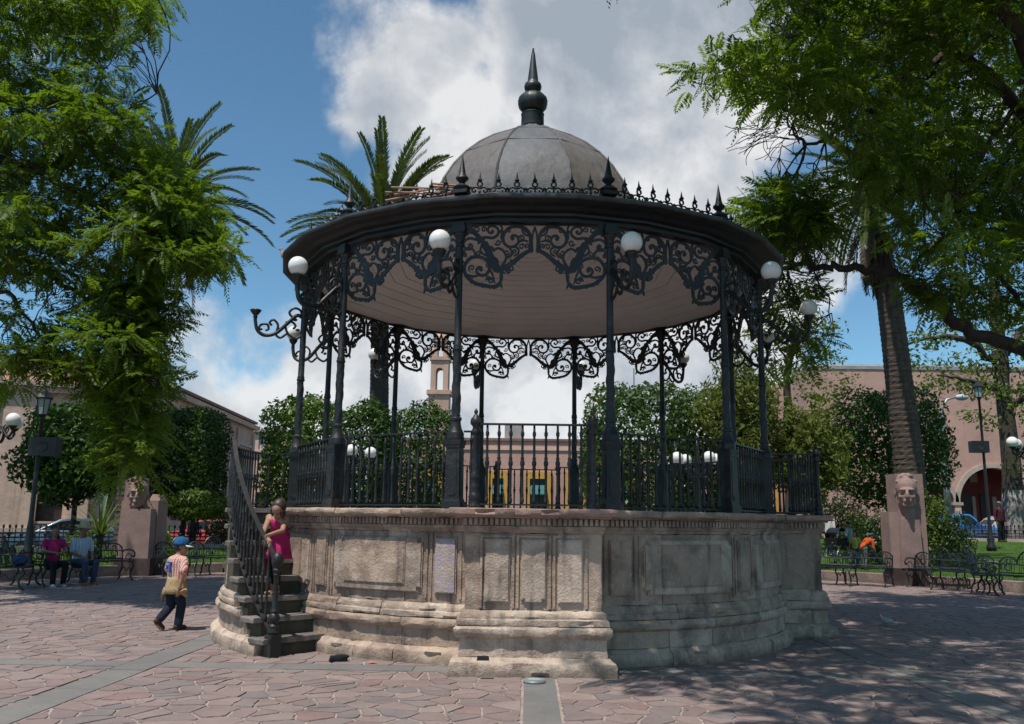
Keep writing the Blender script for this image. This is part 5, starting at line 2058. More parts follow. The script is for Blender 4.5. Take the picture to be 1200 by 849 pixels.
def wall_with_holes(mb, w, h, holes, th=0.35, mi=0):
    """upright wall in the XZ plane, front at y = 0, with rectangular openings (x0, x1, z0, z1)"""
    xs = sorted({0.0, w} | {v for a in holes for v in a[:2]})
    zs = sorted({0.0, h} | {v for a in holes for v in a[2:4]})
    for i in range(len(xs) - 1):
        for j in range(len(zs) - 1):
            x0, x1, z0, z1 = xs[i], xs[i + 1], zs[j], zs[j + 1]
            cx, cz = (x0 + x1) / 2, (z0 + z1) / 2
            if any(a[0] < cx < a[1] and a[2] < cz < a[3] for a in holes):
                continue
            mb.add([(x0, 0, z0), (x1, 0, z0), (x1, 0, z1), (x0, 0, z1)], [(0, 1, 2, 3)], mi)
    for a in holes:
        x0, x1, z0, z1 = a[:4]
        for q in ([(x0, 0, z0), (x0, th, z0), (x0, th, z1), (x0, 0, z1)], [(x1, 0, z1), (x1, th, z1), (x1, th, z0), (x1, 0, z0)],
                  [(x0, 0, z1), (x0, th, z1), (x1, th, z1), (x1, 0, z1)], [(x1, 0, z0), (x1, th, z0), (x0, th, z0), (x0, 0, z0)]):
            mb.add(q, [(0, 1, 2, 3)], mi)
    mb.add([(0, 0, h), (w, 0, h), (w, 7, h), (0, 7, h), (0, 7, 0), (w, 7, 0), (0, 0, 0), (w, 0, 0)], [(0, 1, 2, 3), (3, 2, 5, 4), (0, 3, 4, 6), (1, 7, 5, 2)], mi)


def facade(name, label, p0, p1, h, z0=-0.03):
    """Empty at the foot of a facade running from p0 to p1 seen from outside (local x along the wall, y into it)"""
    p0, p1 = Vector((p0[0], p0[1], z0)), Vector((p1[0], p1[1], z0))
    d = p1 - p0
    return thing(name, label, 'building', p0, math.atan2(d.y, d.x)), d.length, h - z0


def bx(name, mat, par, c, s, rz=0.0):
    return MB().box(c, s, rz).build(name, mat, par)


# left: long stone facade running away from us, and its near front with pilasters
a0, a1 = at(100, 600, 28), at(291, 600, 58)
hA = at(106, 418, 28).z
t, w, h = facade('stone_building', 'long pink stone building receding along the left street', a0, a1, hA)
hs = []
nwin = 6
for i in range(nwin):
    cx = w * (i + 0.5) / nwin
    hs.append((cx - 0.9, cx + 0.9, 0.35 if i % 2 else 1.2, 4.3))
mb = MB()
wall_with_holes(mb, w, h, hs)
mb.build('wall', M['ashlar'], t)
for i, a in enumerate(hs):
    fr = bx('window_frame' if not i % 2 else 'door', M['wood'], t, ((a[0] + a[1]) / 2, 0.28, (a[2] + a[3]) / 2), (a[1] - a[0] - 0.005, 0.1, a[3] - a[2] - 0.005))
    if not i % 2:
        MB().box(((a[0] + a[1]) / 2, 0.222, (a[2] + a[3]) / 2), (a[1] - a[0] - 0.3, 0.008, a[3] - a[2] - 0.3)).build('pane', M['dark_glass'], fr)
    bx('surround', M['trim'], t, ((a[0] + a[1]) / 2, -0.05, a[3] + 0.22), (a[1] - a[0] + 0.7, 0.14, 0.36))
bx('cornice', M['ashlar'], t, (w / 2, -0.16, h - 0.32), (w + 0.3, 0.4, 0.34))
bx('parapet_cap', M['roofedge'], t, (w / 2, -0.02, h + 0.09), (w + 0.3, 0.5, 0.18))
bx('string_course', M['trim'], t, (w / 2, -0.06, h - 1.9), (w, 0.14, 0.22))
bx('plinth', M['trim'], t, (w / 2, -0.08, 0.45), (w, 0.18, 0.9))
for i in range(nwin + 1):
    bx('pilaster', M['ashlar'], t, (min(max(w * i / nwin, 0.35), w - 0.35), -0.09, h / 2 - 0.2), (0.6, 0.2, h - 1.3))

b0, b1 = at(-160, 600, 24.5), at(98, 600, 27.5)
hB = at(40, 446, 26.5).z
t, w, h = facade('corner_building', 'pale pink corner building with tall pilasters behind the left lamps', b0, b1, hB)
hs = [(w * 0.80 - 0.8, w * 0.80 + 0.8, 0.2, 3.4), (w * 0.16 - 0.8, w * 0.16 + 0.8, 0.2, 3.4)]
mb = MB()
wall_with_holes(mb, w, h, hs)
mb.build('wall', M['pink_pale'], t)
for a in hs:
    bx('door', M['wood'], t, ((a[0] + a[1]) / 2, 0.28, (a[2] + a[3]) / 2), (a[1] - a[0] - 0.006, 0.1, a[3] - a[2] - 0.006))
    bx('surround', M['trim'], t, ((a[0] + a[1]) / 2, -0.07, a[3] + 0.2), (a[1] - a[0] + 0.8, 0.2, 0.34))
for f in (0.03, 0.34, 0.62, 0.72, 0.97):
    bx('pilaster', M['pink_pale'], t, (w * f, -0.12, h / 2 - 0.25), (0.85, 0.26, h - 0.6))
    bx('pilaster_base', M['trim'], t, (w * f, -0.16, 0.75), (1.0, 0.34, 0.22))
bx('cornice', M['trim'], t, (w / 2, -0.22, h - 0.18), (w + 0.5, 0.5, 0.22))
bx('cornice_step', M['pink_pale'], t, (w / 2, -0.14, h - 0.42), (w + 0.3, 0.34, 0.24))
bx('plinth', M['trim'], t, (w / 2, -0.055, 0.5), (w - 0.02, 0.13, 1.0))
bx('plinth_band', M['pink_pale'], t, (w / 2, -0.075, 1.1), (w - 0.04, 0.15, 0.1))
for px in (22, 70):
    xx_ = (at(px, 560, 26).x - b0.x) / max(1e-3, (b1 - b0).x) * w
    dp = MB()
    dp.tube([(xx_, -0.06, 0.1), (xx_, -0.06, h - 0.7)], 0.05, 6)
    dp.build('drainpipe', M['silver'] if px > 50 else M['iron_plain'], t)
ws_ = MB()
ws_.box((w * 0.88, -0.05, 4.1), (1.5, 0.1, 0.5))
ws_.build('blank_signboard', M['trim'], t)
# pediment rising behind
pa, pb, pc_ = at(-30, 446, 27.2), at(118, 400, 27.6), at(118, 446, 27.6)

# far end of the left street
c0, c1 = at(286, 600, 68), at(345, 600, 68)
t, w, h = facade('plain_building', 'small flat-roofed building with two pale windows closing the left street', c0, c1, at(300, 503, 68).z)
z = lambda y: at(300, y, 68).z + 0.03
xx = lambda x: (at(x, 550, 68).x - c0.x)
hs = [(xx(290), xx(297), z(527), z(508)), (xx(301), xx(308), z(527), z(508)), (xx(302), xx(318), 0.05, z(577))]
mb = MB()
wall_with_holes(mb, w, h, hs)
mb.build('wall', M['pink_pale'], t)
for i, a in enumerate(hs):
    bx('window' if i < 2 else 'door', M['white_frame'] if i < 2 else M['wood'], t, ((a[0] + a[1]) / 2, 0.2, (a[2] + a[3]) / 2), (a[1] - a[0] - 0.006, 0.1, a[3] - a[2] - 0.006))
    if i < 2:
        bx('mullion', M['pink_pale'], t, ((a[0] + a[1]) / 2, 0.14, (a[2] + a[3]) / 2), (0.12, 0.05, a[3] - a[2] - 0.01))
bx('cornice', M['trim'], t, (w / 2, -0.1, h - 0.15), (w, 0.3, 0.24))
bx('sill_band', M['trim'], t, (w / 2, -0.08, z(530)), (w, 0.2, 0.25))

# straight behind: low pink range with ochre doorways under teal awnings
d0, d1 = at(440, 600, 47), at(985, 600, 47)
t, w, h = facade('arcade_shop', 'low pink building with ochre doorways and teal awnings behind the bandstand', d0, d1, at(620, 517, 47).z)
X = lambda x: at(x, 570, 47).x - d0.x
Z = lambda y: at(620, y, 47).z + 0.03
doors = [(450, 468), (494, 518), (571, 596), (615, 647), (661, 686), (722, 745), (788, 812), (829, 853), (868, 890), (905, 925)]
hs = [(X(a), X(b), 0.1, Z(553)) for a, b in doors]
mb = MB()
wall_with_holes(mb, w, h, hs)
mb.build('wall', M['pink'], t)
for (x0, x1, z0, z1) in hs:
    cx = (x0 + x1) / 2
    fr = MB()
    fr.box((x0 + 0.17, -0.03, (z0 + z1) / 2), (0.34, 0.2, z1 - z0))
    fr.box((x1 - 0.17, -0.03, (z0 + z1) / 2), (0.34, 0.2, z1 - z0))
    fr.box((cx, -0.03, z1 - 0.24), (x1 - x0 - 0.69, 0.196, 0.48))
    fr.build('door_surround', M['orange'], t)
    aw = MB()
    xa, xb = x0 + 0.36, x1 - 0.36
    aw.add([(xa, 0.2, Z(565)), (xb, 0.2, Z(565)), (xb, -0.5, Z(579)), (xa, -0.5, Z(579)), (xb, -0.5, Z(580.5)), (xa, -0.5, Z(580.5)), (xa, 0.2, Z(567)), (xb, 0.2, Z(567))],
           [(0, 3, 2, 1), (3, 5, 4, 2), (0, 6, 5, 3), (1, 2, 4, 7)])
    aw.build('awning', M['teal'], t)
    bx('door', M['dark_glass'], t, (cx, 0.28, (z0 + z1) / 2), (x1 - x0 - 0.01, 0.08, z1 - z0 - 0.01))
bx('parapet_cap', M['roofedge'], t, (w / 2, 0.1, h + 0.07), (w + 0.3, 0.4, 0.16))
bx('cornice', M['pink_pale'], t, (w / 2, -0.03, h - 0.55), (w, 0.10, 0.18))
bx('roof_room', M['concrete'], t, (X(601), 2.2, h + 0.62), (X(612) - X(590), 2.4, 1.24))
bx('roof_parapet', M['concrete'], t, (X(565), 3.0, h + 0.27), (X(590) - X(538), 0.3, 0.36))

# right: tall pink wall over an arcade, its street a little higher than the plaza
struct(MB().box((38, 37.0, 0.285), (60, 6.5, 0.63)).build('street', M['asphalt']))
e0, e1 = at(952, 600, 40), at(1330, 600, 40)
t, w, h = facade('arcade_building', 'tall plain pink building with round arches at street level on the right', e0, e1, at(1050, 433, 40).z)
X = lambda x: at(x, 570, 40).x - e0.x
Z = lambda y: at(1150, y, 40).z + 0.03
ARC = [(X(1036), X(1058)), (X(1072), X(1117)), (X(1123), X(1206)), (X(1212), X(1295))]
ztop = Z(548)
r3 = (ARC[2][1] - ARC[2][0]) / 2
spring = ztop - r3
mb = MB()


def arch_wall(mb, w, h, arcs, spring, th=0.6):
    xs = 0.0
    for (x0, x1) in arcs:
        mb.add([(xs, 0, 0), (x0, 0, 0), (x0, 0, h), (xs, 0, h)], [(0, 1, 2, 3)])
        cx, r = (x0 + x1) / 2, (x1 - x0) / 2
        m = 20
        arc = [(cx - r * math.cos(PI * i / m), spring + r * math.sin(PI * i / m)) for i in range(m + 1)]
        for i in range(m):
            p, q = arc[i], arc[i + 1]
            mb.add([(p[0], 0, p[1]), (q[0], 0, q[1]), (q[0], 0, h), (p[0], 0, h)], [(0, 1, 2, 3)])
            mb.add([(p[0], 0, p[1]), (p[0], th, p[1]), (q[0], th, q[1]), (q[0], 0, q[1])], [(0, 1, 2, 3)])
        for x in (x0, x1):
            mb.add([(x, 0, 0), (x, th, 0), (x, th, spring), (x, 0, spring)], [(0, 1, 2, 3)])
        xs = x1
    mb.add([(xs, 0, 0), (w, 0, 0), (w, 0, h), (xs, 0, h)], [(0, 1, 2, 3)])
    mb.add([(0, 0, h), (w, 0, h), (w, 9, h), (0, 9, h), (0, 9, 0), (w, 9, 0), (0, 0, 0), (w, 0, 0)], [(0, 1, 2, 3), (3, 2, 5, 4), (0, 3, 4, 6), (1, 7, 5, 2)])


arch_wall(mb, w, h, ARC, spring)
mb.build('wall', M['pink'], t)
for (x0, x1) in ARC:
    cx, r = (x0 + x1) / 2, (x1 - x0) / 2
    ar = MB()
    m = 24
    vs, fs = [], []
    for i in range(m + 1):
        c, s = -math.cos(PI * i / m), math.sin(PI * i / m)
        for rr, y in ((r - 0.02, 0.1), (r - 0.02, -0.07), (r + 0.26, -0.07), (r + 0.26, 0.0)):
            vs.append((cx + rr * c, y, spring + rr * s))
    for i in range(m):
        for k in range(3):
            q = i * 4 + k
            fs.append((q, q + 1, q + 5, q + 4))
    ar.add(vs, fs)
    ar.build('arch_ring', M['trim'], t, smooth=False)
for a, b in zip(ARC[:-1], ARC[1:]):
    cx = (a[1] + b[0]) / 2
    bx('impost', M['trim'], t, (cx, 0.1, spring - 0.08), (b[0] - a[1] + 0.3, 0.5, 0.18))
    bx('pier', M['pink_pale'], t, (cx, 0.08, spring / 2 - 0.1), (max(0.25, b[0] - a[1] + 0.06), 0.36, spring - 0.2))
bx('inner_wall', M['red_wall'], t, (w / 2, 3.2, 2.6), (w - 0.1, 0.2, 5.2))
for px0, px1 in ((1130, 1139), (1150, 1166), (1178, 1190), (1082, 1092), (1225, 1245)):
    bx('door', M['wood'], t, ((X(px0) + X(px1)) / 2, 3.06, 1.75), (X(px1) - X(px0), 0.1, 3.5))
for px0, px1 in ((1140.5, 1145), (1168, 1172), (1193, 1198)):
    bx('shutter', M['trim'], t, ((X(px0) + X(px1)) / 2, 3.05, 2.0), (X(px1) - X(px0), 0.1, 2.6))
for px0 in (1136, 1147, 1158, 1172):
    bx('fanlight', M['trim'], t, (X(px0), 3.05, Z(557)), (0.45, 0.1, 0.55))
bx('arcade_ceiling', M['trim'], t, (w / 2, 1.9, 5.3), (w - 0.1, 2.6, 0.1))
bx('parapet_cap', M['concrete'], t, (w / 2, 0.17, h + 0.08), (w + 0.3, 0.44, 0.2))
bx('gutter', M['white_frame'], t, (w / 2, 0.2, h + 0.26), (w, 0.25, 0.12))

# church bell tower, far off
YT = 118
tc = at(511.5, 600, YT)
t = thing('bell_tower', 'distant pink stone church bell tower with an arched belfry', 'tower', (tc.x, tc.y, -0.03))
mp = (YT + D) / CF
Zt = lambda y: at(511, y, YT).z + 0.03
wT = 24 * mp / 2
def tower_stage(y_bot, y_top, hw, opening=None, nm='belfry_stage'):
    z0, z1 = Zt(y_bot), Zt(y_top)
    m = MB()
    if not opening:
        m.box((0, 0, (z0 + z1) / 2), (2 * hw, 2 * hw, z1 - z0))
    else:
        ow = opening * hw
        for sx in (-1, 1):
            for sy in (-1, 1):
                m.box((sx * (hw + ow) / 2, sy * (hw + ow) / 2, (z0 + z1) / 2), (hw - ow, hw - ow, z1 - z0))
        # arched heads
        for k in range(4):
            a = k * PI / 2
            ca, sa = math.cos(a), math.sin(a)
            n = 10
            zs = z1 - ow - 0.25 * (z1 - z0)
            pts = [(-ow + 2 * ow * i / n, zs + math.sqrt(max(0, ow * ow - (-ow + 2 * ow * i / n) ** 2))) for i in range(n + 1)]
            for i in range(n):
                (xa, za), (xb, zb_) = pts[i], pts[i + 1]
                vs = []
                for y in (-hw + 0.02, -hw + (hw - ow) - 0.02):
                    for (x, zz) in ((xa, za), (xb, zb_), (xb, z1 - 0.01), (xa, z1 - 0.01)):
                        vs.append((ca * x - sa * y, sa * x + ca * y, zz))
                m.add(vs, [(0, 1, 2, 3), (4, 7, 6, 5), (0, 4, 5, 1)])
    return m.build(nm, M['ashlar'], t)


tower_stage(640, 481, wT * 1.06, nm='shaft')
tower_stage(464, 459, wT * 1.18, nm='cornice')
tower_stage(481, 464, wT * 1.0, nm='belfry_base')
tower_stage(459, 424, wT * 0.86, 0.42)
tower_stage(424, 420, wT * 1.0, nm='cornice')
tower_stage(420, 402, wT * 0.66, 0.42)
tower_stage(402, 399, wT * 0.78, nm='cornice')
m = MB()
r_ = wT * 0.6
m.lathe([(r_, 0), (r_ * 1.0, 0.3 * r_), (r_ * 0.8, 0.8 * r_), (r_ * 0.4, 1.15 * r_), (r_ * 0.12, 1.3 * r_), (r_ * 0.10, 1.9 * r_), (0.001, 2.0 * r_)], 16, (0, 0, Zt(399)))
m.build('cupola', M['ashlar'], t, smooth=True)
for sx in (-1, 1):
    m = MB()
    for sy in (-1, 1):
        m.lathe([(0.28, 0), (0.3, 0.2), (0.12, 0.8), (0.2, 1.0), (0.001, 1.8)], 8, (sx * wT * 0.9, sy * wT * 0.9, Zt(420)))
    stuff(m.build('pinnacles', M['ashlar'], t))

# thin mast above the laurels
mp_ = at(743, 455, 45)
tag(MB().tube([(mp_.x, 45, 0), (mp_.x, 45, at(743, 432, 45).z)], 0.045, 6).build('antenna_mast', M['silver']), 'thin mast rising above the red-tipped laurel tree', 'mast')

# ================================================================== LOW FENCES AT THE STREET
def low_fence(label, a0, a1, rad_off, h=0.62, z0=None):
    """cast iron fence on a pale kerb along the outer edge of a lawn"""
    am = (a0 + a1) / 2
    p = lawn_pt(am, 1.0)
    t = thing('low_fence', label, 'fence', (p[0], p[1], p[2]), group='low iron fences round the lawns')
    kb, pk = MB(), MB()
    n = int(abs(a1 - a0) * R(1) * (GR + lawn_w(am)) / 0.16)
    tops = []
    for i in range(n + 1):
        a = a0 + (a1 - a0) * i / n
        q = lawn_pt(a, 1.0)
        s = 1 + rad_off / GR
        x, y, z = GC.x + (q[0] - GC.x) * s - p[0], GC.y + (q[1] - GC.y) * s - p[1], q[2] - p[2]
        tops.append((x, y, z))
        b = MB()
        pk.tube([(x, y, z + 0.05), (x, y, z + 0.16 + h * 0.75)], 0.018, 4)
        if i % 2 == 0:
            pk.ball((x, y, z + 0.16 + h * 0.5), (0.06, 0.06, 0.075), 6, 4)
        pk.ball((x, y, z + 0.16 + h * 0.85), (0.04, 0.04, 0.06), 6, 4)
    for k in (0.22, 0.42, 0.62):
        pk.tube([(x, y, z + k * h + 0.12) for x, y, z in tops[::4]], 0.022, 4)
    stuff(pk.build('iron_pickets', M['iron_plain'], t))
    st = tops[::8] + ([tops[-1]] if (len(tops) - 1) % 8 else [])
    for u, v in zip(st[:-1], st[1:]):
        u, v = Vector(u), Vector(v)
        d = v - u
        m = (u + v) / 2
        kb = MB().box((m.x, m.y, m.z + 0.02), (d.length - 0.01, 0.22, 0.24), math.atan2(d.y, d.x))
        kb.build('kerb_block', M['trim'], t)
    return t


low_fence('low black iron fence on a pale kerb along the left street', -176, -100, 0.1)
low_fence('low black iron fence on a pale kerb along the right street', 120, 168, 0.1)

# ================================================================== STREET LAMPS
def lantern_post(label, base, top, box_side, seed=0):
    base, top = Vector(base), Vector(top)
    H = top.z - base.z
    t = thing('street_lamp', label, 'street lamp', base, group='lantern posts with black speaker boxes')
    m = MB()
    m.lathe([(0.16, 0), (0.17, 0.15), (0.11, 0.25), (0.13, 0.4), (0.09, 0.5), (0.075, 0.9), (0.065, 1.0), (0.055, 1.1), (0.048, H * 0.6), (0.042, H - 0.55), (0.07, H - 0.52), (0.04, H - 0.48)], 10)
    m.build('pole', M['iron_plain'], t, smooth=True)
    m = MB()
    z = H - 0.5
    m.lathe([(0.05, z), (0.10, z + 0.04), (0.12, z + 0.06)], 6)
    for k in range(6):
        a = k * PI / 3
        m.tube([(0.115 * math.cos(a), 0.115 * math.sin(a), z + 0.05), (0.16 * math.cos(a), 0.16 * math.sin(a), z + 0.42)], 0.012, 4)
    m.lathe([(0.20, z + 0.42), (0.21, z + 0.45), (0.17, z + 0.50), (0.10, z + 0.58), (0.04, z + 0.63), (0.03, z + 0.67), (0.001, z + 0.70)], 6)
    lf = m.build('lantern', M['iron_plain'], t)
    m = MB()
    m.lathe([(0.105, z + 0.065), (0.150, z + 0.418)], 6)
    m.build('lantern_glass', M['lantern_glass'], lf)
    m = MB()
    m.box((box_side * 0.16, -0.02, H * 0.70 if box_side > 0 else H * 0.62), (0.62, 0.30, 0.42))
    bo = m.build('speaker_box', M['black'], t)
    m = MB()
    m.lathe([(0.13, 0), (0.13, 0.012), (0.10, 0.012), (0.05, 0.004)], 14)
    sp = m.build('speaker_grille', M['iron'], bo, loc=(box_side * 0.16, -0.171, H * 0.70 if box_side > 0 else H * 0.62))
    sp.rotation_euler = (PI / 2, 0, 0)
    return t


M['lantern_glass'] = simple('lantern_glass', (0.34, 0.42, 0.40), 0.2, 0.1, 3)
b = gp(30, 668, 0.2)
b.z = ground_z(b.x, b.y)
tp = at(47, 464, b.y)
lantern_post('black lantern post with a speaker box in front of the corner building, left', b, (b.x, b.y, tp.z), 1)
b = at(1163, 656, 20)
b.z = ground_z(b.x, b.y)
tp = at(1140, 452, 20)
lantern_post('black lantern post with a speaker box before the tall arcade building, right', b, (b.x, b.y, tp.z), -1)


def candelabra(label, x, y, top_z, arm, rz=0.0, n=4):
    z0 = ground_z(x, y)
    H = top_z - z0
    t = thing('globe_lamp', label, 'street lamp', (x, y, z0), rz, 'ornate globe lamps round the plaza')
    m = MB()
    m.lathe([(0.26, 0), (0.27, 0.2), (0.18, 0.3), (0.2, 0.5), (0.12, 0.7), (0.15, 0.9), (0.10, 1.0), (0.11, H * 0.45), (0.075, H * 0.55), (0.095, H * 0.6), (0.06, H * 0.8), (0.10, H * 0.86), (0.05, H * 0.92), (0.07, H * 0.96), (0.001, H * 1.04)], 12)
    m.build('pole', M['iron_plain'], t, smooth=True)
    for k in range(n):
        a = 2 * PI * k / n
        m = MB()
        z = H * 0.80
        pts = [(0.05, z + 0.10), (0.18, z + 0.16), (0.34, z - 0.02), (arm * 0.8, z - 0.12), (arm, z - 0.02), (arm, z + 0.06)]
        m.tube([(p[0], 0, p[1]) for p in crv(pts, 5)], 0.028, 6)
        m.tube([(p[0], 0, p[1]) for p in crv([(0.10, z - 0.2), (0.24, z - 0.22), (0.30, z - 0.06), (0.20, z + 0.02), (0.16, z - 0.08)], 5)], 0.02, 5)
        m.tube([(p[0], 0, p[1]) for p in crv([(0.34, z - 0.02), (0.40, z + 0.1), (0.34, z + 0.16), (0.29, z + 0.09)], 5)], 0.016, 5)
        m.lathe([(0.03, z + 0.06), (0.09, z + 0.11), (0.10, z + 0.14)], 10, (arm, 0, 0))
        ao = m.build('arm', M['iron_plain'], t, smooth=True, rz=a)
        m = MB()
        m.ball((arm, 0, z + 0.27), 0.165, 18, 12)
        m.build('globe', M['globe'], ao, smooth=True)
    return t


def lamp_at(label, px, py_globe, Y, arm, rz=0.0, n=4):
    c = at(px, py_globe, Y)
    z0 = ground_z(c.x, c.y)
    return candelabra(label, c.x, Y, z0 + (c.z - z0 - 0.27) / 0.80, arm, rz, n)


lamp_at('white globe lamp cut by the left edge of the frame', -6, 493, 7.6, 0.56, -0.3)
lamp_at('white globe lamp behind the left columns of the bandstand', 408, 530, 11.5, 0.62, 0.35)
lamp_at('white globe lamp in front of the red-tipped laurels behind the bandstand', 817, 538, 11.0, 0.60, 0.35)
lamp_at('white globe lamp in front of the park tree at the right edge', 1206, 519, 14.0, 0.55, 0.15)
# tall modern street light
b = at(1112, 618, 33)
t = thing('street_light', 'grey modern street light curving over the street by the arcade', 'street light', (b.x, b.y, -0.03))
zt = at(1104, 478, 33).z
m = MB()
dx = (at(1124, 470, 33) - at(1104, 478, 33)).x
lx = at(1104, 478, 33).x - b.x
m.tube([(0, 0, 0), (lx * 0.4, 0, zt * 0.55), (lx * 0.8, 0, zt * 0.9), (lx, 0, zt), (lx + dx * 0.3, 0, zt + 0.45), (lx + dx * 0.9, 0, zt + 0.62)], [0.20, 0.16, 0.13, 0.08, 0.06, 0.05], 8)
m.build('pole', M['silver'], t, smooth=True)
m = MB()
m.ball((lx + dx * 1.15, 0, zt + 0.58), (0.34, 0.22, 0.17), 12, 8)
m.build('lamp_head', M['white_frame'], t, smooth=True)

# ================================================================== BUST PILLARS
M['bust'] = simple('carved_pink_stone', (0.30, 0.195, 0.165), 0.9, 0.12, 3, 0.006, 30, col2=(0.235, 0.155, 0.135))
M['bust_base'] = simple('dark_stone_base', (0.085, 0.055, 0.048), 0.85, 0.2, 4)


def remesh_obj(name, mb, mat, parent, voxel, smooth=4, loc=None, rz=None):
    """fuse overlapping closed shapes into one continuous skin"""
    o = mb.build(name, mat, parent, smooth=True, loc=loc, rz=rz)
    r = o.modifiers.new('fuse', 'REMESH')
    r.mode = 'VOXEL'
    r.voxel_size = voxel
    r.use_smooth_shade = True
    if smooth:
        s = o.modifiers.new('smooth', 'SMOOTH')
        s.iterations = smooth
        s.factor = 0.5
    return o


def capsule(mb, p, q, r1, r2, n=10):
    """limb segment, thicker at one end"""
    p, q = Vector(p), Vector(q)
    d = q - p
    L = d.length or 1e-4
    d = d / L
    pts, rr = [], []
    for k in range(4):
        a = PI / 2 * (k / 3.0)
        pts.append(p - d * (r1 * math.cos(a)))
        rr.append(max(r1 * math.sin(a), r1 * 0.06))
    for k in range(1, 5):
        a = PI / 2 * (k / 4.0)
        pts.append(q + d * (r2 * math.sin(a)))
        rr.append(max(r2 * math.cos(a), r2 * 0.06))
    pts.insert(4, q)
    rr.insert(4, r2)
    mb.tube(pts, rr, n)
    return mb


def carved_head(mb, c, s, yaw=0.0, pitch=0.0, male=True):
    """a head with brow, nose, lips, chin, ears: local +y is where the face looks"""
    ry = Matrix.Rotation(yaw, 3, 'Z') @ Matrix.Rotation(pitch, 3, 'X')
    c = Vector(c)

    def bl(o, r):
        t2 = MB()
        t2.ball((0, 0, 0), tuple(x * s for x in r), 14, 10)
        mb.add([c + ry @ (Vector(v) + Vector(o) * s) for v in t2.v], t2.f)
    bl((0, -0.05, 0.12), (0.35, 0.46, 0.44))       # skull
    bl((0, 0.08, -0.18), (0.28, 0.36, 0.40))       # face
    bl((0, 0.30, -0.44), (0.16, 0.14, 0.12))       # chin
    bl((0, 0.40, 0.06), (0.28, 0.08, 0.05))        # brow
    bl((0, 0.50, -0.12), (0.065, 0.12, 0.14))      # nose
    bl((0, 0.53, -0.18), (0.085, 0.09, 0.05))
    bl((0, 0.42, -0.31), (0.13, 0.07, 0.035))      # lips
    bl((0, 0.41, -0.36), (0.11, 0.07, 0.03))
    for sx in (-1, 1):
        bl((sx * 0.17, 0.30, -0.17), (0.10, 0.11, 0.09))   # cheek
        bl((sx * 0.15, 0.385, -0.03), (0.07, 0.05, 0.04))  # eye
        bl((sx * 0.335, -0.04, -0.06), (0.045, 0.08, 0.12))  # ear
        bl((sx * 0.17, 0.06, -0.36), (0.11, 0.22, 0.14))   # jaw


def bust_pillar(label, px0, px1, ytop, ybot, Y, head_px, head_py, head_h, yaw, left_low):
    c0 = at((px0 + px1) / 2, ybot, Y)
    g0 = 0.0
    d = Y + D
    mpp = d / CF
    w = (px1 - px0) * mpp
    H = at((px0 + px1) / 2, ytop, Y).z
    t = thing('bust_pillar', label, 'monument', (c0.x, c0.y, g0), 0.0, 'stone pillars carved with portrait busts')
    zb_ = 0.42
    m = MB()
    m.box((0, 0, zb_ / 2), (w * 0.92, w * 0.80, zb_))
    m.build('pillar_base', M['bust_base'], t)
    m = MB()
    lo = 0.24 * H
    if left_low:
        # high block on the right behind the head, lower shoulder on the left
        m.box((w * 0.12, 0.10, (zb_ + H) / 2), (w * 0.74, w * 0.62, H - zb_), taper=0.96)
        m.prism([(-w * 0.5, -w * 0.30), (-w * 0.2495, -w * 0.36), (-w * 0.2495, w * 0.3), (-w * 0.5, w * 0.26)], zb_, H - lo * 1.45, shrink=0.03)
        m.prism([(-w * 0.30, -w * 0.42), (w * 0.26, -w * 0.42), (w * 0.34, -w * 0.212), (-w * 0.30, -w * 0.205)], zb_, H - lo * 1.72, shrink=0.12)
    else:
        m.box((-w * 0.02, 0.14, (zb_ + H - lo * 1.1) / 2), (w * 0.96, w * 0.62, H - lo * 1.1 - zb_), taper=0.97)
        m.prism([(-w * 0.40, -w * 0.40), (w * 0.40, -w * 0.40), (w * 0.44, -w * 0.172), (-w * 0.44, -w * 0.172)], zb_, H - lo * 1.45, shrink=0.06)
        m.box((-w * 0.27, 0.16, H - lo * 0.62), (w * 0.40, w * 0.5, lo * 0.95), taper=0.97)
        m.box((w * 0.30, 0.16, H - lo * 0.98), (w * 0.30, w * 0.5, lo * 0.30), taper=0.6)
    m.build('pillar', M['bust'], t)
    hc = at(head_px, head_py, Y)
    hl = Vector((hc.x - c0.x, -w * (0.26 if left_low else 0.10), hc.z))
    s = head_h * mpp / 1.06
    m = MB()
    carved_head(m, hl, s, PI + yaw)
    capsule(m, hl + Vector((0, 0.08, -0.35 * s)), hl + Vector((0, 0.12, -0.95 * s)), 0.24 * s, 0.34 * s)
    fwd = Vector((-math.sin(PI + yaw), math.cos(PI + yaw), 0))
    # swept hair
    for k in range(26):
        a = rng.uniform(-2.4, 2.4)
        e = rng.uniform(0.45, 1.4)
        v = Vector((math.sin(a) * math.cos(e), -math.cos(a) * math.cos(e), math.sin(e)))
        v = Matrix.Rotation(PI + yaw, 3, 'Z') @ v
        m.ball(hl + Vector((v.x * 0.33 * s, v.y * 0.43 * s, 0.14 * s + v.z * 0.44 * s)), (0.075 * s, 0.075 * s, 0.06 * s), 8, 6)
    remesh_obj('bust', m, M['bust'], t, 0.02, 2)
    return t


bust_pillar('pink stone pillar with a carved head under the left jacaranda', 138, 184, 556, 672, 9.2, 164, 578, 34, 0.35, False)
bust_pillar('tapered pink stone pillar with a carved head before the leaning palm', 1042, 1086, 556, 684, 9.7, 1057, 577, 36, -0.35, True)

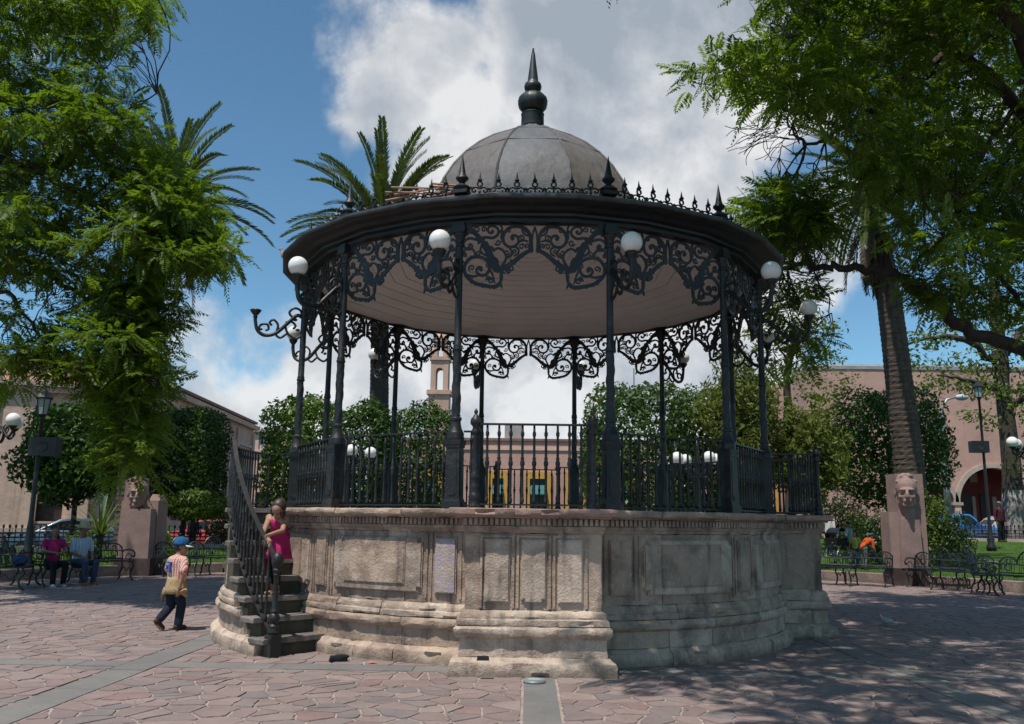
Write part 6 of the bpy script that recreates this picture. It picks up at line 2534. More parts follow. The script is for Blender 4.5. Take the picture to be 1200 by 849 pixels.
# ================================================================== IRON BENCHES
def bench_proto():
    t = thing('iron_bench', 'x', 'bench', (0, 0, 0), group='cast iron benches round the plaza')
    L = 1.22
    I = M['bench_iron']
    m = MB()
    for i in range(9):
        y = -0.20 + 0.40 * i / 8
        m.box((0, y, 0.43 - 0.012 * math.sin(PI * i / 8)), (L, 0.034, 0.016))
    for x in (-0.55, 0, 0.55):
        m.box((x, 0, 0.412), (0.03, 0.42, 0.018))
    stuff(m.build('seat', I, t))
    m = MB()
    # local +y is the back; the backrest leans
    bk = lambda x, z: (x, 0.21 + 0.22 * (z - 0.43), z)
    for x0, x1, top in ((-0.60, -0.22, 0.80), (-0.22, 0.22, 0.93), (0.22, 0.60, 0.80)):
        pts = [bk(x0 + (x1 - x0) * (1 - math.cos(PI * i / 14)) / 2, 0.66 + (top - 0.66) * math.sin(PI * i / 14)) for i in range(15)]
        m.tube(pts, 0.016, 5)
        n = max(4, int((x1 - x0) / 0.05))
        for i in range(1, n):
            x = x0 + (x1 - x0) * i / n
            zt = 0.66 + (top - 0.66) * math.sin(math.acos(max(-1, min(1, 1 - 2 * i / n))))
            m.tube([bk(x, 0.45), bk(x, zt)], 0.007, 4)
        cx = (x0 + x1) / 2
        for z, r in ((0.58, 0.07), (0.70, 0.055)):
            m.tube([bk(cx + r * math.cos(a), z + r * math.sin(a)) for a in [2 * PI * i / 12 for i in range(13)]], 0.010, 4)
    m.tube([bk(-0.60, 0.47), bk(0.60, 0.47)], 0.015, 5)
    m.tube([bk(-0.60, 0.645), bk(0.60, 0.645)], 0.011, 5)
    for x in (-0.60, 0.60):
        m.tube([bk(x, 0.42), bk(x, 0.72)], 0.017, 5)
    m.ball(bk(0, 0.97), 0.035, 8, 6)
    m.build('backrest', I, t)
    for s in (-1, 1):
        m = MB()
        m.tube([(s * 0.60, p[0], p[1]) for p in crv([(0.25, 0.62), (0.10, 0.66), (-0.12, 0.66), (-0.24, 0.60), (-0.22, 0.52), (-0.15, 0.54)], 5)], 0.018, 6)
        m.tube([(s * 0.60, p[0], p[1]) for p in crv([(-0.05, 0.44), (-0.12, 0.52), (0.0, 0.58), (0.10, 0.50), (0.05, 0.45)], 4)], 0.011, 5)
        m.build('armrest', I, t)
        m = MB()
        m.tube([(s * 0.58, p[0], p[1]) for p in crv([(-0.20, 0.42), (-0.25, 0.32), (-0.17, 0.20), (-0.19, 0.08), (-0.27, 0.015)], 5)], 0.020, 6)
        m.build('leg', I, t)
        m = MB()
        m.tube([(s * 0.58, p[0], p[1]) for p in crv([(0.20, 0.42), (0.17, 0.30), (0.24, 0.16), (0.24, 0.07), (0.30, 0.015)], 5)], 0.020, 6)
        m.build('leg', I, t)
        m = MB()
        m.tube([(s * 0.58, p[0], p[1]) for p in crv([(-0.17, 0.20), (-0.08, 0.28), (0.0, 0.20), (0.08, 0.28), (0.20, 0.22)], 5)], 0.011, 5)
        m.build('leg_scroll', I, t)
    return t


BENCHES = [
    (20, 690, 0.65, 'iron bench carrying a blue bag, at the far left by the lantern post'),
    (74, 686, None, 'iron bench on which the hatted man and the woman in pink sit'),
    (118, 682, None, 'empty iron bench between the seated couple and the left bust pillar'),
    (214, 675, None, 'iron bench behind the walking boy, right of the left bust pillar'),
    (252, 675, None, 'iron bench just left of the stair railing'),
    (972, 686, None, 'iron bench nearest the right corner of the stone base'),
    (1013, 687, None, 'iron bench in front of the two children on the lawn'),
    (1098, 690, None, 'shaded iron bench touching the right bust pillar'),
    (1128, 694, None, 'sunlit pale-looking iron bench right of the bust pillar'),
    (1158, 697, 2.0, 'iron bench turned sideways below the right lantern post'),
    (1198, 701, None, 'iron bench cut off by the right edge of the frame'),
]
proto = bench_proto()
bench_pos = []
for i, (px, py, rot, lab) in enumerate(BENCHES):
    p = gp(px, py)
    v = Vector((p.x - GC.x, p.y - GC.y, 0))
    if v.length > GR - 0.45:
        v = v.normalized() * (GR - 0.45)
        p = Vector((GC.x + v.x, GC.y + v.y, 0))
    face = math.atan2(-v.x, v.y) if rot is None else math.atan2(-v.x, v.y) + rot
    bench_pos.append((p, face))
    o = proto if i == 0 else dup(proto, (0, 0, 0), 0)
    o.location = (p.x, p.y, 0.008)
    o.rotation_euler = (0, 0, face)
    o['label'] = lab

# ================================================================== PEOPLE
def cloth(name, col, rough=0.85, col2=None, scale=9.0):
    return simple(name, col, rough, 0.12, scale, 0.02, 16, spec=0.2, col2=col2)


M['skin'] = simple('skin', (0.36, 0.19, 0.125), 0.55, 0.06, 6)
M['skin_dark'] = simple('tanned_skin', (0.25, 0.125, 0.08), 0.55, 0.06, 6)
M['hair'] = simple('dark_hair', (0.022, 0.014, 0.010), 0.5, 0.3, 30)
M['hair_brown'] = simple('brown_hair', (0.055, 0.030, 0.018), 0.5, 0.3, 30)
M['navy'] = cloth('navy_denim', (0.018, 0.024, 0.040))
M['jeans'] = cloth('blue_jeans', (0.045, 0.075, 0.13))
M['black_cloth'] = cloth('black_leggings', (0.013, 0.014, 0.018))
M['pink_cloth'] = cloth('pink_tunic', (0.46, 0.028, 0.13), col2=(0.33, 0.016, 0.085))
M['maroon'] = cloth('maroon_jacket', (0.07, 0.018, 0.026))
M['pink_dark'] = cloth('magenta_top', (0.36, 0.020, 0.125))
M['tan_cloth'] = cloth('tan_cloth', (0.42, 0.30, 0.17), col2=(0.34, 0.24, 0.13))
M['tan_shoe'] = cloth('tan_leather', (0.32, 0.14, 0.04), 0.6)
M['blue_cap'] = cloth('blue_cap', (0.020, 0.105, 0.24))
M['white_cloth'] = cloth('white_cloth', (0.62, 0.60, 0.58))
M['grey_cloth'] = cloth('grey_cloth', (0.20, 0.19, 0.18))
M['straw'] = cloth('straw_hat', (0.52, 0.42, 0.24))
M['orange_cloth'] = cloth('orange_shirt', (0.62, 0.09, 0.015))
M['yellow_cloth'] = cloth('yellow_shirt', (0.50, 0.46, 0.12))
M['shoe_white'] = cloth('pale_trainers', (0.42, 0.43, 0.46), 0.6)
M['shoe_dark'] = cloth('brown_trainers', (0.05, 0.033, 0.022), 0.6)
M['tattoo'] = cloth('printed_patch', (0.55, 0.50, 0.48), col2=(0.05, 0.05, 0.06), scale=60)


def stripe_mat(name, base, line, across, freq, axis=0, wid=0.5):
    m, k, bs, out = new_mat(name)
    tc = k.n('ShaderNodeTexCoord')
    s = k.n('ShaderNodeSeparateXYZ', ins={0: tc.outputs['Object']})
    f = k.mapr(k.math('FRACT', k.math('MULTIPLY', s.outputs[axis], freq)), wid - 0.08, wid + 0.08)
    c = k.mix(f, base, line)
    if across:
        g = k.mapr(k.math('FRACT', k.math('MULTIPLY', s.outputs[2], freq * 0.9)), 0.72, 0.80)
        c = k.mix(k.math('MULTIPLY', g, 0.7), c, across)
    k.t.links.new(c, bs.inputs['Base Color'])
    bs.inputs['Roughness'].default_value = 0.85
    bs.inputs['Specular IOR Level'].default_value = 0.2
    return m


M['plaid'] = stripe_mat('plaid_shirt', (0.62, 0.52, 0.47), (0.48, 0.14, 0.11), (0.50, 0.22, 0.17), 34.0)
M['striped'] = stripe_mat('striped_shirt', (0.28, 0.38, 0.52), (0.50, 0.55, 0.62), None, 22.0)
M['print'] = cloth('blue_print', (0.05, 0.10, 0.42))


def hand(mb, wrist, fwd, side, palm_n, s, curl=0.4):
    """palm and five separate fingers: fwd along the hand, side towards the thumb, palm_n out of the palm"""
    w, f, sd, pn = Vector(wrist), Vector(fwd).normalized(), Vector(side).normalized(), Vector(palm_n).normalized()
    for k in (-0.030, -0.010, 0.010, 0.030):
        capsule(mb, w + sd * k * s * 0.6, w + f * 0.085 * s + sd * k * s, 0.014 * s, 0.0125 * s, 6)
    for k, ln in ((0.032, 0.068), (0.011, 0.078), (-0.011, 0.072), (-0.031, 0.056)):
        a = w + f * 0.09 * s + sd * k * s
        d1 = (f + pn * curl * 0.7).normalized()
        d2 = (f + pn * curl * 2.2).normalized()
        b = a + d1 * ln * 0.5 * s
        c = b + d2 * ln * 0.5 * s
        capsule(mb, a, b, 0.0098 * s, 0.009 * s, 6)
        capsule(mb, b, c, 0.009 * s, 0.0075 * s, 6)
    a = w + sd * 0.034 * s + f * 0.02 * s
    b = a + (f * 0.6 + sd * 0.7 + pn * 0.3).normalized() * 0.04 * s
    c = b + (f * 0.9 + sd * 0.25 + pn * 0.4).normalized() * 0.035 * s
    capsule(mb, a, b, 0.012 * s, 0.0105 * s, 6)
    capsule(mb, b, c, 0.0105 * s, 0.0085 * s, 6)


def head_shape(mb, c, s, rot):
    """s = head height"""
    c = Vector(c)

    def bl(o, r):
        t2 = MB()
        t2.ball((0, 0, 0), tuple(x * s for x in r), 12, 9)
        mb.add([c + rot @ (Vector(v) + Vector(o) * s) for v in t2.v], t2.f)
    bl((0, -0.03, 0.12), (0.34, 0.41, 0.38))
    bl((0, 0.06, -0.14), (0.27, 0.31, 0.34))
    bl((0, 0.24, -0.36), (0.13, 0.12, 0.10))
    bl((0, 0.33, 0.06), (0.22, 0.06, 0.045))
    bl((0, 0.40, -0.10), (0.05, 0.09, 0.11))
    bl((0, 0.34, -0.26), (0.10, 0.05, 0.03))
    for sx in (-1, 1):
        bl((sx * 0.34, -0.02, -0.04), (0.04, 0.08, 0.11))
        bl((sx * 0.15, 0.24, -0.14), (0.10, 0.10, 0.09))


def face_marks(c, s, rot, par, eye=True):
    c = Vector(c)
    m = MB()
    for sx in (-1, 1):
        t2 = MB()
        t2.ball((0, 0, 0), (0.055 * s, 0.03 * s, 0.03 * s), 8, 6)
        m.add([c + rot @ (Vector(v) + Vector((sx * 0.13, 0.345, 0.0)) * s) for v in t2.v], t2.f)
        t2 = MB()
        t2.ball((0, 0, 0), (0.085 * s, 0.03 * s, 0.018 * s), 8, 6)
        m.add([c + rot @ (Vector(v) + Vector((sx * 0.13, 0.36, 0.10)) * s) for v in t2.v], t2.f)
    stuff(m.build('eyes', M['hair'], par))


def RT(yaw=0.0, pitch=0.0, roll=0.0):
    return Matrix.Rotation(yaw, 3, 'Z') @ Matrix.Rotation(pitch, 3, 'X') @ Matrix.Rotation(roll, 3, 'Y')


def shoe(mb, ankle, toe, r, up=0.0):
    a, b = Vector(ankle), Vector(toe)
    capsule(mb, a, b, r * 1.05, r * 0.85, 8)
    d = (b - a)
    capsule(mb, a - d * 0.25 + Vector((0, 0, 0)), a + d * 0.5, r, r, 8)


# ---- the boy walking off, seen from behind
bp = gp(202, 740)
boy = thing('person', 'small boy in blue cap walking away with a tan garment tied round his waist', 'person', (bp.x, bp.y, 0.010), R(-30))
k = 1.0
hr_ = RT(R(-42), R(-6))
body = MB()
hc = Vector((0.0, 0.035, 1.035))
head_shape(body, hc, 0.20, hr_)
capsule(body, (0, 0.0, 0.90), (0, 0.02, 0.97), 0.045, 0.045)
capsule(body, (-0.085, 0, 0.865), (0.085, 0, 0.865), 0.055, 0.055)
capsule(body, (0, 0, 0.84), (0, 0.0, 0.56), 0.085, 0.085)
# right arm hanging a little behind, left arm bent forward
capsule(body, (0.135, -0.005, 0.855), (0.185, -0.055, 0.70), 0.036, 0.030)
capsule(body, (0.185, -0.055, 0.70), (0.160, -0.070, 0.545), 0.029, 0.022)
hand(body, (0.158, -0.072, 0.535), (-0.15, 0.05, -1), (0, 1, 0.1), (-1, 0, 0), 0.78, 0.5)
capsule(body, (-0.135, 0.0, 0.855), (-0.19, 0.02, 0.71), 0.036, 0.030)
capsule(body, (-0.19, 0.02, 0.71), (-0.13, 0.13, 0.62), 0.029, 0.022)
hand(body, (-0.125, 0.138, 0.615), (0.6, 0.7, -0.2), (0, 0.2, 1), (0.7, -0.7, 0), 0.78, 0.6)
# legs
capsule(body, (0.06, 0, 0.53), (0.062, 0.055, 0.30), 0.066, 0.047)
capsule(body, (0.062, 0.055, 0.30), (0.062, 0.035, 0.07), 0.044, 0.032)
capsule(body, (-0.06, 0, 0.53), (-0.068, 0.0, 0.30), 0.066, 0.047)
capsule(body, (-0.068, 0.0, 0.30), (-0.085, -0.15, 0.125), 0.044, 0.032)
remesh_obj('body', body, M['skin'], boy, 0.0075, 2)
m = MB()
capsule(m, (-0.095, 0, 0.862), (0.095, 0, 0.862), 0.064, 0.064)
capsule(m, (0, -0.012, 0.84), (0, 0.0, 0.64), 0.104, 0.10)
capsule(m, (-0.045, 0, 0.82), (-0.05, 0, 0.62), 0.085, 0.085)
capsule(m, (0.045, 0, 0.82), (0.05, 0, 0.62), 0.085, 0.085)
capsule(m, (0.132, -0.005, 0.860), (0.182, -0.045, 0.745), 0.050, 0.056)
capsule(m, (-0.132, 0.0, 0.860), (-0.180, 0.012, 0.755), 0.050, 0.056)
remesh_obj('shirt', m, M['plaid'], boy, 0.009, 4)
m = MB()
for (x, z, w, h) in ((-0.015, 0.842, 0.10, 0.014), (-0.022, 0.800, 0.085, 0.018), (-0.030, 0.763, 0.095, 0.014), (0.005, 0.822, 0.03, 0.03), (-0.05, 0.78, 0.02, 0.05), (0.0, 0.735, 0.06, 0.022)):
    m.box((x, -0.112 - 0.004, z), (w, 0.02, h), 0.0)
stuff(m.build('shirt_print', M['print'], boy))
m = MB()
n = 26
vs, fs = [], []
rings = [(0.108, 0.665, 0), (0.118, 0.625, 0), (0.128, 0.57, 0.004), (0.142, 0.51, 0.012), (0.150, 0.455, 0.02)]
for r_, z, wv in rings:
    for i in range(n):
        a = 2 * PI * i / n
        rr = r_ * (1 + wv * 6 * math.sin(5 * a + 1) * 0.5)
        dz = -0.05 * max(0, math.sin(a * 2 + 0.6)) * (0.67 - z) / 0.2
        vs.append((rr * 1.12 * math.cos(a), rr * 0.92 * math.sin(a), z + dz))
for j in range(len(rings) - 1):
    for i in range(n):
        a, b = j * n + i, j * n + (i + 1) % n
        fs.append((a, a + n, b + n, b))
m.add(vs, fs)
# hanging corner at the left and a flying end at the right
m.tube([(p[0], p[1], p[2]) for p in ((-0.13, -0.05, 0.52), (-0.160, -0.06, 0.44), (-0.175, -0.055, 0.36), (-0.178, -0.05, 0.31))], [0.05, 0.04, 0.028, 0.008], 6, flat=0.4)
m.tube([(p[0], p[1], p[2]) for p in ((0.10, -0.05, 0.50), (0.17, -0.04, 0.49), (0.225, -0.03, 0.515), (0.245, -0.02, 0.50))], [0.04, 0.032, 0.026, 0.012], 6, flat=0.6)
o = m.build('waist_garment', M['tan_cloth'], boy, smooth=True)
so = o.modifiers.new('thick', 'SOLIDIFY')
so.thickness = 0.008
m = MB()
capsule(m, (-0.045, 0, 0.56), (0.045, 0, 0.56), 0.088, 0.088)
capsule(m, (0.06, 0, 0.53), (0.063, 0.055, 0.30), 0.078, 0.060)
capsule(m, (0.063, 0.055, 0.30), (0.063, 0.030, 0.085), 0.060, 0.056)
capsule(m, (-0.06, 0, 0.53), (-0.068, 0.0, 0.30), 0.078, 0.060)
capsule(m, (-0.068, 0.0, 0.30), (-0.083, -0.13, 0.155), 0.060, 0.056)
remesh_obj('trousers', m, M['navy'], boy, 0.009, 3)
for (an, toe) in (((0.063, 0.025, 0.045), (0.068, 0.125, 0.033)), ((-0.085, -0.165, 0.105), (-0.082, -0.085, 0.035))):
    m = MB()
    shoe(m, an, toe, 0.036)
    so_ = remesh_obj('shoe', m, M['shoe_dark'], boy, 0.008, 2)
m = MB()
m.tube([(-0.095, -0.196, 0.125), (-0.092, -0.172, 0.075), (-0.086, -0.118, 0.028), (-0.083, -0.07, 0.010)], [0.02, 0.03, 0.034, 0.02], 8, flat=0.45)
m.build('shoe_sole', M['tan_cloth'], boy, smooth=True)
m = MB()
t2 = MB()
t2.lathe([(0.098, -0.012), (0.10, 0.01), (0.094, 0.045), (0.072, 0.078), (0.038, 0.096), (0.008, 0.101), (0.012, 0.106), (0.001, 0.108)], 20, (0, 0, 0), mod=lambda a, z: 1.0)
m.add([hc + hr_ @ (Vector((v[0] * 0.86, v[1] * 1.0 - 0.006, v[2] + 0.028))) for v in t2.v], t2.f)
cap_o = m.build('cap', M['blue_cap'], boy, smooth=True)
m = MB()
vs, fs = [], []
for i in range(9):
    a = -0.95 + 1.9 * i / 8
    for r_, dz in ((0.088, 0.022), (0.155 - 0.012 * abs(a), 0.006)):
        vs.append(hc + hr_ @ Vector((r_ * math.sin(a) * 0.85, r_ * math.cos(a) * 1.0 - 0.004, dz)))
for i in range(8):
    fs.append((2 * i, 2 * i + 1, 2 * i + 3, 2 * i + 2))
m.add(vs, fs)
o = m.build('cap_visor', M['white_cloth'], cap_o, smooth=True)
o.modifiers.new('thick', 'SOLIDIFY').thickness = 0.008
m = MB()
t2 = MB()
t2.ball((0, -0.03, -0.01), (0.072, 0.075, 0.06), 12, 8)
m.add([hc + hr_ @ Vector(v) for v in t2.v], t2.f)
m.build('hair', M['hair'], boy, smooth=True)

# ---- the girl on the stairs, leaning on the rail
SZ = RIS * 3 - 0.003
gpos = Vector(pol(3.68, -51.6 + 0.67))
girl = thing('person', 'girl in sleeveless pink tunic and black leggings leaning over the stair railing', 'person', (gpos.x, gpos.y, SZ), R(150))
GI = girl.matrix_basis.copy()
GI = Matrix.Translation(girl.location) @ Matrix.Rotation(R(150), 4, 'Z')
inv = GI.inverted()
# the hands lie on the hand rail
bz = lambda a: 0.235 + (A0 - a) / (-DA) * RIS + ZR - ZB


def rail_pt(a):
    p = pol(RN, a)
    v = Matrix.Rotation(R(0.672), 3, 'Z') @ Vector(p)
    return inv @ Vector((v.x, v.y, bz(a) + 0.002))


h1, h2 = rail_pt(-44.2), rail_pt(-45.4)
side = 1 if h1.x > 0 else -1
body = MB()
hip = Vector((0.0, -0.03, 0.56))
chest = Vector((side * 0.085, 0.075, 0.785))
neck = Vector((side * 0.135, 0.14, 0.865))
ghc = Vector((side * 0.175, 0.195, 0.935))
hrg = RT(-side * 0.35, R(-38), side * 0.2)
head_shape(body, ghc, 0.20, hrg)
capsule(body, neck, ghc - Vector((0, 0.03, 0.05)), 0.042, 0.042)
capsule(body, hip, chest, 0.080, 0.085)
sr_, sl_ = Vector((side * 0.195, 0.11, 0.800)), Vector((-side * 0.035, 0.115, 0.850))
capsule(body, sr_, sl_, 0.046, 0.046)
ua = 0.0
for sh_, hd, bend in ((sr_, h2, Vector((side * 0.05, -0.04, -0.02))), (sl_, h1, Vector((0, 0.10, -0.05)))):
    wr = hd + Vector((0, 0, 0.022)) - (hd - sh_).normalized() * 0.055
    el = (sh_ + wr) / 2 + bend
    capsule(body, sh_, el, 0.036, 0.028)
    capsule(body, el, wr, 0.028, 0.021)
    hand(body, wr, (hd - wr) + Vector((0, 0, -0.02)), Vector((0, 0.6, 0.6)), Vector((side * 0.2, 0, -1)), 0.80, 0.6)
for sx, ky in ((-1, 0.03), (1, 0.0)):
    kn = Vector((sx * 0.055, 0.02 + ky, 0.31))
    an = Vector((sx * 0.05, ky - 0.01, 0.075))
    capsule(body, hip + Vector((sx * 0.055, 0, -0.02)), kn, 0.066, 0.046)
    capsule(body, kn, an, 0.043, 0.028)
    capsule(body, an + Vector((0, -0.015, -0.045)), an + Vector((sx * 0.015, 0.085, -0.056)), 0.026, 0.020)
remesh_obj('body', body, M['skin'], girl, 0.0075, 2)
face_marks(ghc, 0.20, hrg, girl)
m = MB()
capsule(m, hip + Vector((0, 0, 0.0)), chest, 0.100, 0.096)
capsule(m, sr_ * 0.8 + sl_ * 0.2 + Vector((0, 0, -0.03)), sl_ * 0.8 + sr_ * 0.2 + Vector((0, 0, -0.03)), 0.056, 0.056)
vs, fs = [], []
n = 28
rings = [(0.088, 0.70), (0.104, 0.60), (0.122, 0.53), (0.142, 0.46), (0.160, 0.40)]
remesh_obj('tunic', m, M['pink_cloth'], girl, 0.009, 4)
m = MB()
for r_, z in rings:
    for i in range(n):
        a = 2 * PI * i / n
        q = (0.70 - z) / 0.3
        rr = r_ * (1 + 0.09 * q * math.sin(6 * a))
        low = -0.10 * q * max(0, math.cos(a - (0 if side < 0 else PI))) ** 2
        lean = side * 0.045 * (1 - q)
        vs.append((rr * 1.12 * math.cos(a) + lean, rr * 0.95 * math.sin(a) - 0.01, z + low))
for j in range(len(rings) - 1):
    for i in range(n):
        a, b = j * n + i, j * n + (i + 1) % n
        fs.append((a, a + n, b + n, b))
m.add(vs, fs)
o = m.build('tunic_skirt', M['pink_cloth'], girl, smooth=True)
o.modifiers.new('thick', 'SOLIDIFY').thickness = 0.008
m = MB()
m.ball((-side * 0.055, 0.108, 0.575), (0.042, 0.022, 0.036), 12, 8)
m.build('tunic_print', M['tattoo'], girl, smooth=True)
m = MB()
capsule(m, hip + Vector((-0.04, 0, -0.02)), hip + Vector((0.04, 0, -0.02)), 0.082, 0.082)
for sx, ky in ((-1, 0.03), (1, 0.0)):
    kn = Vector((sx * 0.055, 0.02 + ky, 0.31))
    an = Vector((sx * 0.05, ky - 0.01, 0.125))
    capsule(m, hip + Vector((sx * 0.055, 0, -0.02)), kn, 0.074, 0.053)
    capsule(m, kn, an, 0.051, 0.037)
remesh_obj('leggings', m, M['black_cloth'], girl, 0.009, 3)
m = MB()
t2 = MB()
t2.ball((0, -0.035, 0.035), (0.083, 0.092, 0.083), 14, 10)
t2.ball((0, -0.03, 0.0), (0.078, 0.07, 0.10), 12, 8)
m.add([ghc + hrg @ Vector(v) for v in t2.v], t2.f)
for kx in (-1, 1):
    for j in range(4):
        p = ghc + hrg @ Vector((kx * (0.068 - 0.004 * j), 0.0 + 0.012 * j, 0.02))
        capsule(m, p, p + Vector((kx * 0.002, -0.02 + 0.002 * j, -0.06 - 0.01 * (j % 2))), 0.022, 0.010, 6)
p = ghc + hrg @ Vector((0, -0.125, 0.05))
capsule(m, p, p + Vector((0, -0.05, -0.10)), 0.030, 0.018, 8)
remesh_obj('hair', m, M['hair_brown'], girl, 0.009, 2)


# ---- simple adults, standing or seated (small in the picture)
def figure(label, x, y, z, rz, H, top, bottom, skin='skin', hair='hair', shoes='shoe_dark', seated=False, hat=None, sleeves=0.5, lean=0.0, arms=None, head_yaw=0.0, long_hair=False, stride=0.0, voxel=0.016):
    t = thing('person', label, 'person', (x, y, z), rz)
    s = H / 1.7
    V = lambda a, b, c: Vector((a, b, c)) * s
    if seated:
        hipz = 0.50
        hipp, ch, nk, hd = V(0, 0, hipz), V(0, -0.05 + lean, hipz + 0.40), V(0, -0.05 + lean, hipz + 0.56), V(0, -0.02 + lean * 1.2, hipz + 0.72)
        legs = [(V(sx * 0.09, 0, hipz), V(sx * 0.13, 0.44, hipz + 0.02), V(sx * 0.12, 0.44 + 0.03 * sx, 0.08)) for sx in (-1, 1)]
    else:
        hipp, ch, nk, hd = V(0, 0, 0.88), V(0, lean * 0.5, 1.26), V(0, lean * 0.8, 1.42), V(0, lean, 1.58)
        legs = [(V(sx * 0.09, 0, 0.86), V(sx * 0.10, 0.03 + sx * stride * 0.5, 0.47), V(sx * 0.10, sx * stride - 0.02, 0.08)) for sx in (-1, 1)]
        if lean > 0.3:
            hd.z -= lean * 0.45 * s
            nk.z -= lean * 0.32 * s
            ch.z -= lean * 0.18 * s
    shz = nk.z - 0.05 * s
    b = MB()
    ro = RT(head_yaw, R(-8))
    head_shape(b, hd, 0.225 * s, ro)
    capsule(b, nk - Vector((0, 0, 0.05 * s)), hd - Vector((0, 0.02 * s, 0.06 * s)), 0.055 * s, 0.05 * s, 8)
    capsule(b, hipp, ch, 0.13 * s, 0.14 * s, 10)
    A = []
    for i, sx in enumerate((-1, 1)):
        sh = Vector((sx * 0.19 * s, nk.y, shz))
        if arms:
            el, wr = Vector(arms[i][0]) * s, Vector(arms[i][1]) * s
        elif seated:
            el, wr = sh + V(sx * 0.05, 0.06, -0.28), hipp + V(sx * 0.10, 0.32, 0.12)
        else:
            el, wr = sh + V(sx * 0.06, -0.03, -0.29), sh + V(sx * 0.07, 0.04, -0.54)
        capsule(b, sh, el, 0.052 * s, 0.042 * s, 8)
        capsule(b, el, wr, 0.040 * s, 0.030 * s, 8)
        hand(b, wr, (wr - el).normalized(), Vector((0, 1, 0.2)), Vector((-sx, 0, 0)), s * 1.0, 0.5)
        A.append((sh, el, wr))
    for l in legs:
        capsule(b, l[0], l[1], 0.085 * s, 0.060 * s, 8)
        capsule(b, l[1], l[2], 0.056 * s, 0.040 * s, 8)
    remesh_obj('body', b, M[skin], t, voxel * 0.8, 1)
    face_marks(hd, 0.225 * s, ro, t)
    m = MB()
    capsule(m, hipp + Vector((0, 0, 0.05 * s)), ch, 0.155 * s, 0.160 * s, 10)
    capsule(m, Vector((-0.17 * s, nk.y, shz - 0.02 * s)), Vector((0.17 * s, nk.y, shz - 0.02 * s)), 0.075 * s, 0.075 * s, 10)
    for sh, el, wr in A:
        e = sh.lerp(el, min(1, sleeves * 2))
        capsule(m, sh, e, 0.066 * s, 0.060 * s, 8)
        if sleeves > 0.5:
            capsule(m, el, el.lerp(wr, (sleeves - 0.5) * 2), 0.058 * s, 0.046 * s, 8)
    remesh_obj('shirt', m, M[top], t, voxel, 2)
    m = MB()
    capsule(m, hipp - V(0.06, 0, 0), hipp + V(0.06, 0, 0), 0.135 * s, 0.135 * s, 10)
    for l in legs:
        capsule(m, l[0], l[1], 0.100 * s, 0.078 * s, 8)
        capsule(m, l[1], l[2] + V(0, 0, 0.03), 0.076 * s, 0.062 * s, 8)
    remesh_obj('trousers', m, M[bottom], t, voxel, 2)
    for l in legs:
        m = MB()
        a = l[2] - V(0, 0.0, 0.03)
        shoe(m, a, a + V(0, 0.16, -0.012), 0.046 * s)
        remesh_obj('shoe', m, M[shoes], t, voxel * 0.8, 1)
    m = MB()
    hs_ = 0.225 * s
    t2 = MB()
    t2.ball((0, -0.10 * hs_, 0.18 * hs_), (0.37 * hs_, 0.41 * hs_, 0.38 * hs_), 12, 8)
    if long_hair:
        t2.ball((0, -0.28 * hs_, -0.25 * hs_), (0.34 * hs_, 0.24 * hs_, 0.62 * hs_), 12, 8)
    m.add([hd + ro @ Vector(v) for v in t2.v], t2.f)
    m.build('hair', M[hair], t, smooth=True)
    if hat == 'straw':
        m = MB()
        t2 = MB()
        t2.lathe([(0.70 * hs_, 0.02), (0.82 * hs_, 0.05), (0.80 * hs_, 0.06), (0.46 * hs_, 0.035), (0.42 * hs_, 0.13), (0.30 * hs_, 0.16), (0.10 * hs_, 0.145), (0.001, 0.145)], 20)
        m.add([hd + ro @ (Vector((v[0], v[1] * 1.1, v[2])) + Vector((0, 0, 0.20 * hs_))) for v in t2.v], t2.f)
        m.build('hat', M['straw'], t, smooth=True)
    elif hat:
        m = MB()
        t2 = MB()
        t2.lathe([(0.41 * hs_, 0.0), (0.40 * hs_, 0.15 * hs_), (0.26 * hs_, 0.34 * hs_), (0.001, 0.40 * hs_)], 14)
        t2.box((0, 0.5 * hs_, 0.03 * hs_), (0.5 * hs_, 0.35 * hs_, 0.03 * hs_))
        m.add([hd + ro @ (Vector(v) + Vector((0, 0, 0.22 * hs_))) for v in t2.v], t2.f)
        m.build('cap', M[hat], t, smooth=True)
    return t


# the seated couple
(bpos, bface) = bench_pos[1]
bdir = Vector((math.cos(bface), math.sin(bface), 0))      # along the bench
bfw = Vector((math.sin(bface), -math.cos(bface), 0))      # where the sitter looks
w_p = bpos - bdir * 0.30 + bfw * 0.02
m_p = bpos + bdir * 0.30 + bfw * 0.02
figure('woman in a magenta top sitting with her arms folded beside the hatted man', w_p.x, w_p.y, -0.015, bface + PI - 0.25, 1.52, 'pink_dark', 'black_cloth', 'skin_dark', 'hair', 'shoe_white', True, None, 0.25, 0.02,
       [((-0.25, 0.06, 0.80), (-0.02, 0.26, 0.72)), ((0.25, 0.06, 0.80), (0.04, 0.28, 0.76))], -0.35, True)
figure('man in straw hat, striped blue shirt and jeans sitting on the bench', m_p.x, m_p.y, -0.015, bface + PI - 0.05, 1.56, 'striped', 'jeans', 'skin_dark', 'hair', 'tan_shoe', True, 'straw', 0.42, 0.06, None, 0.2)
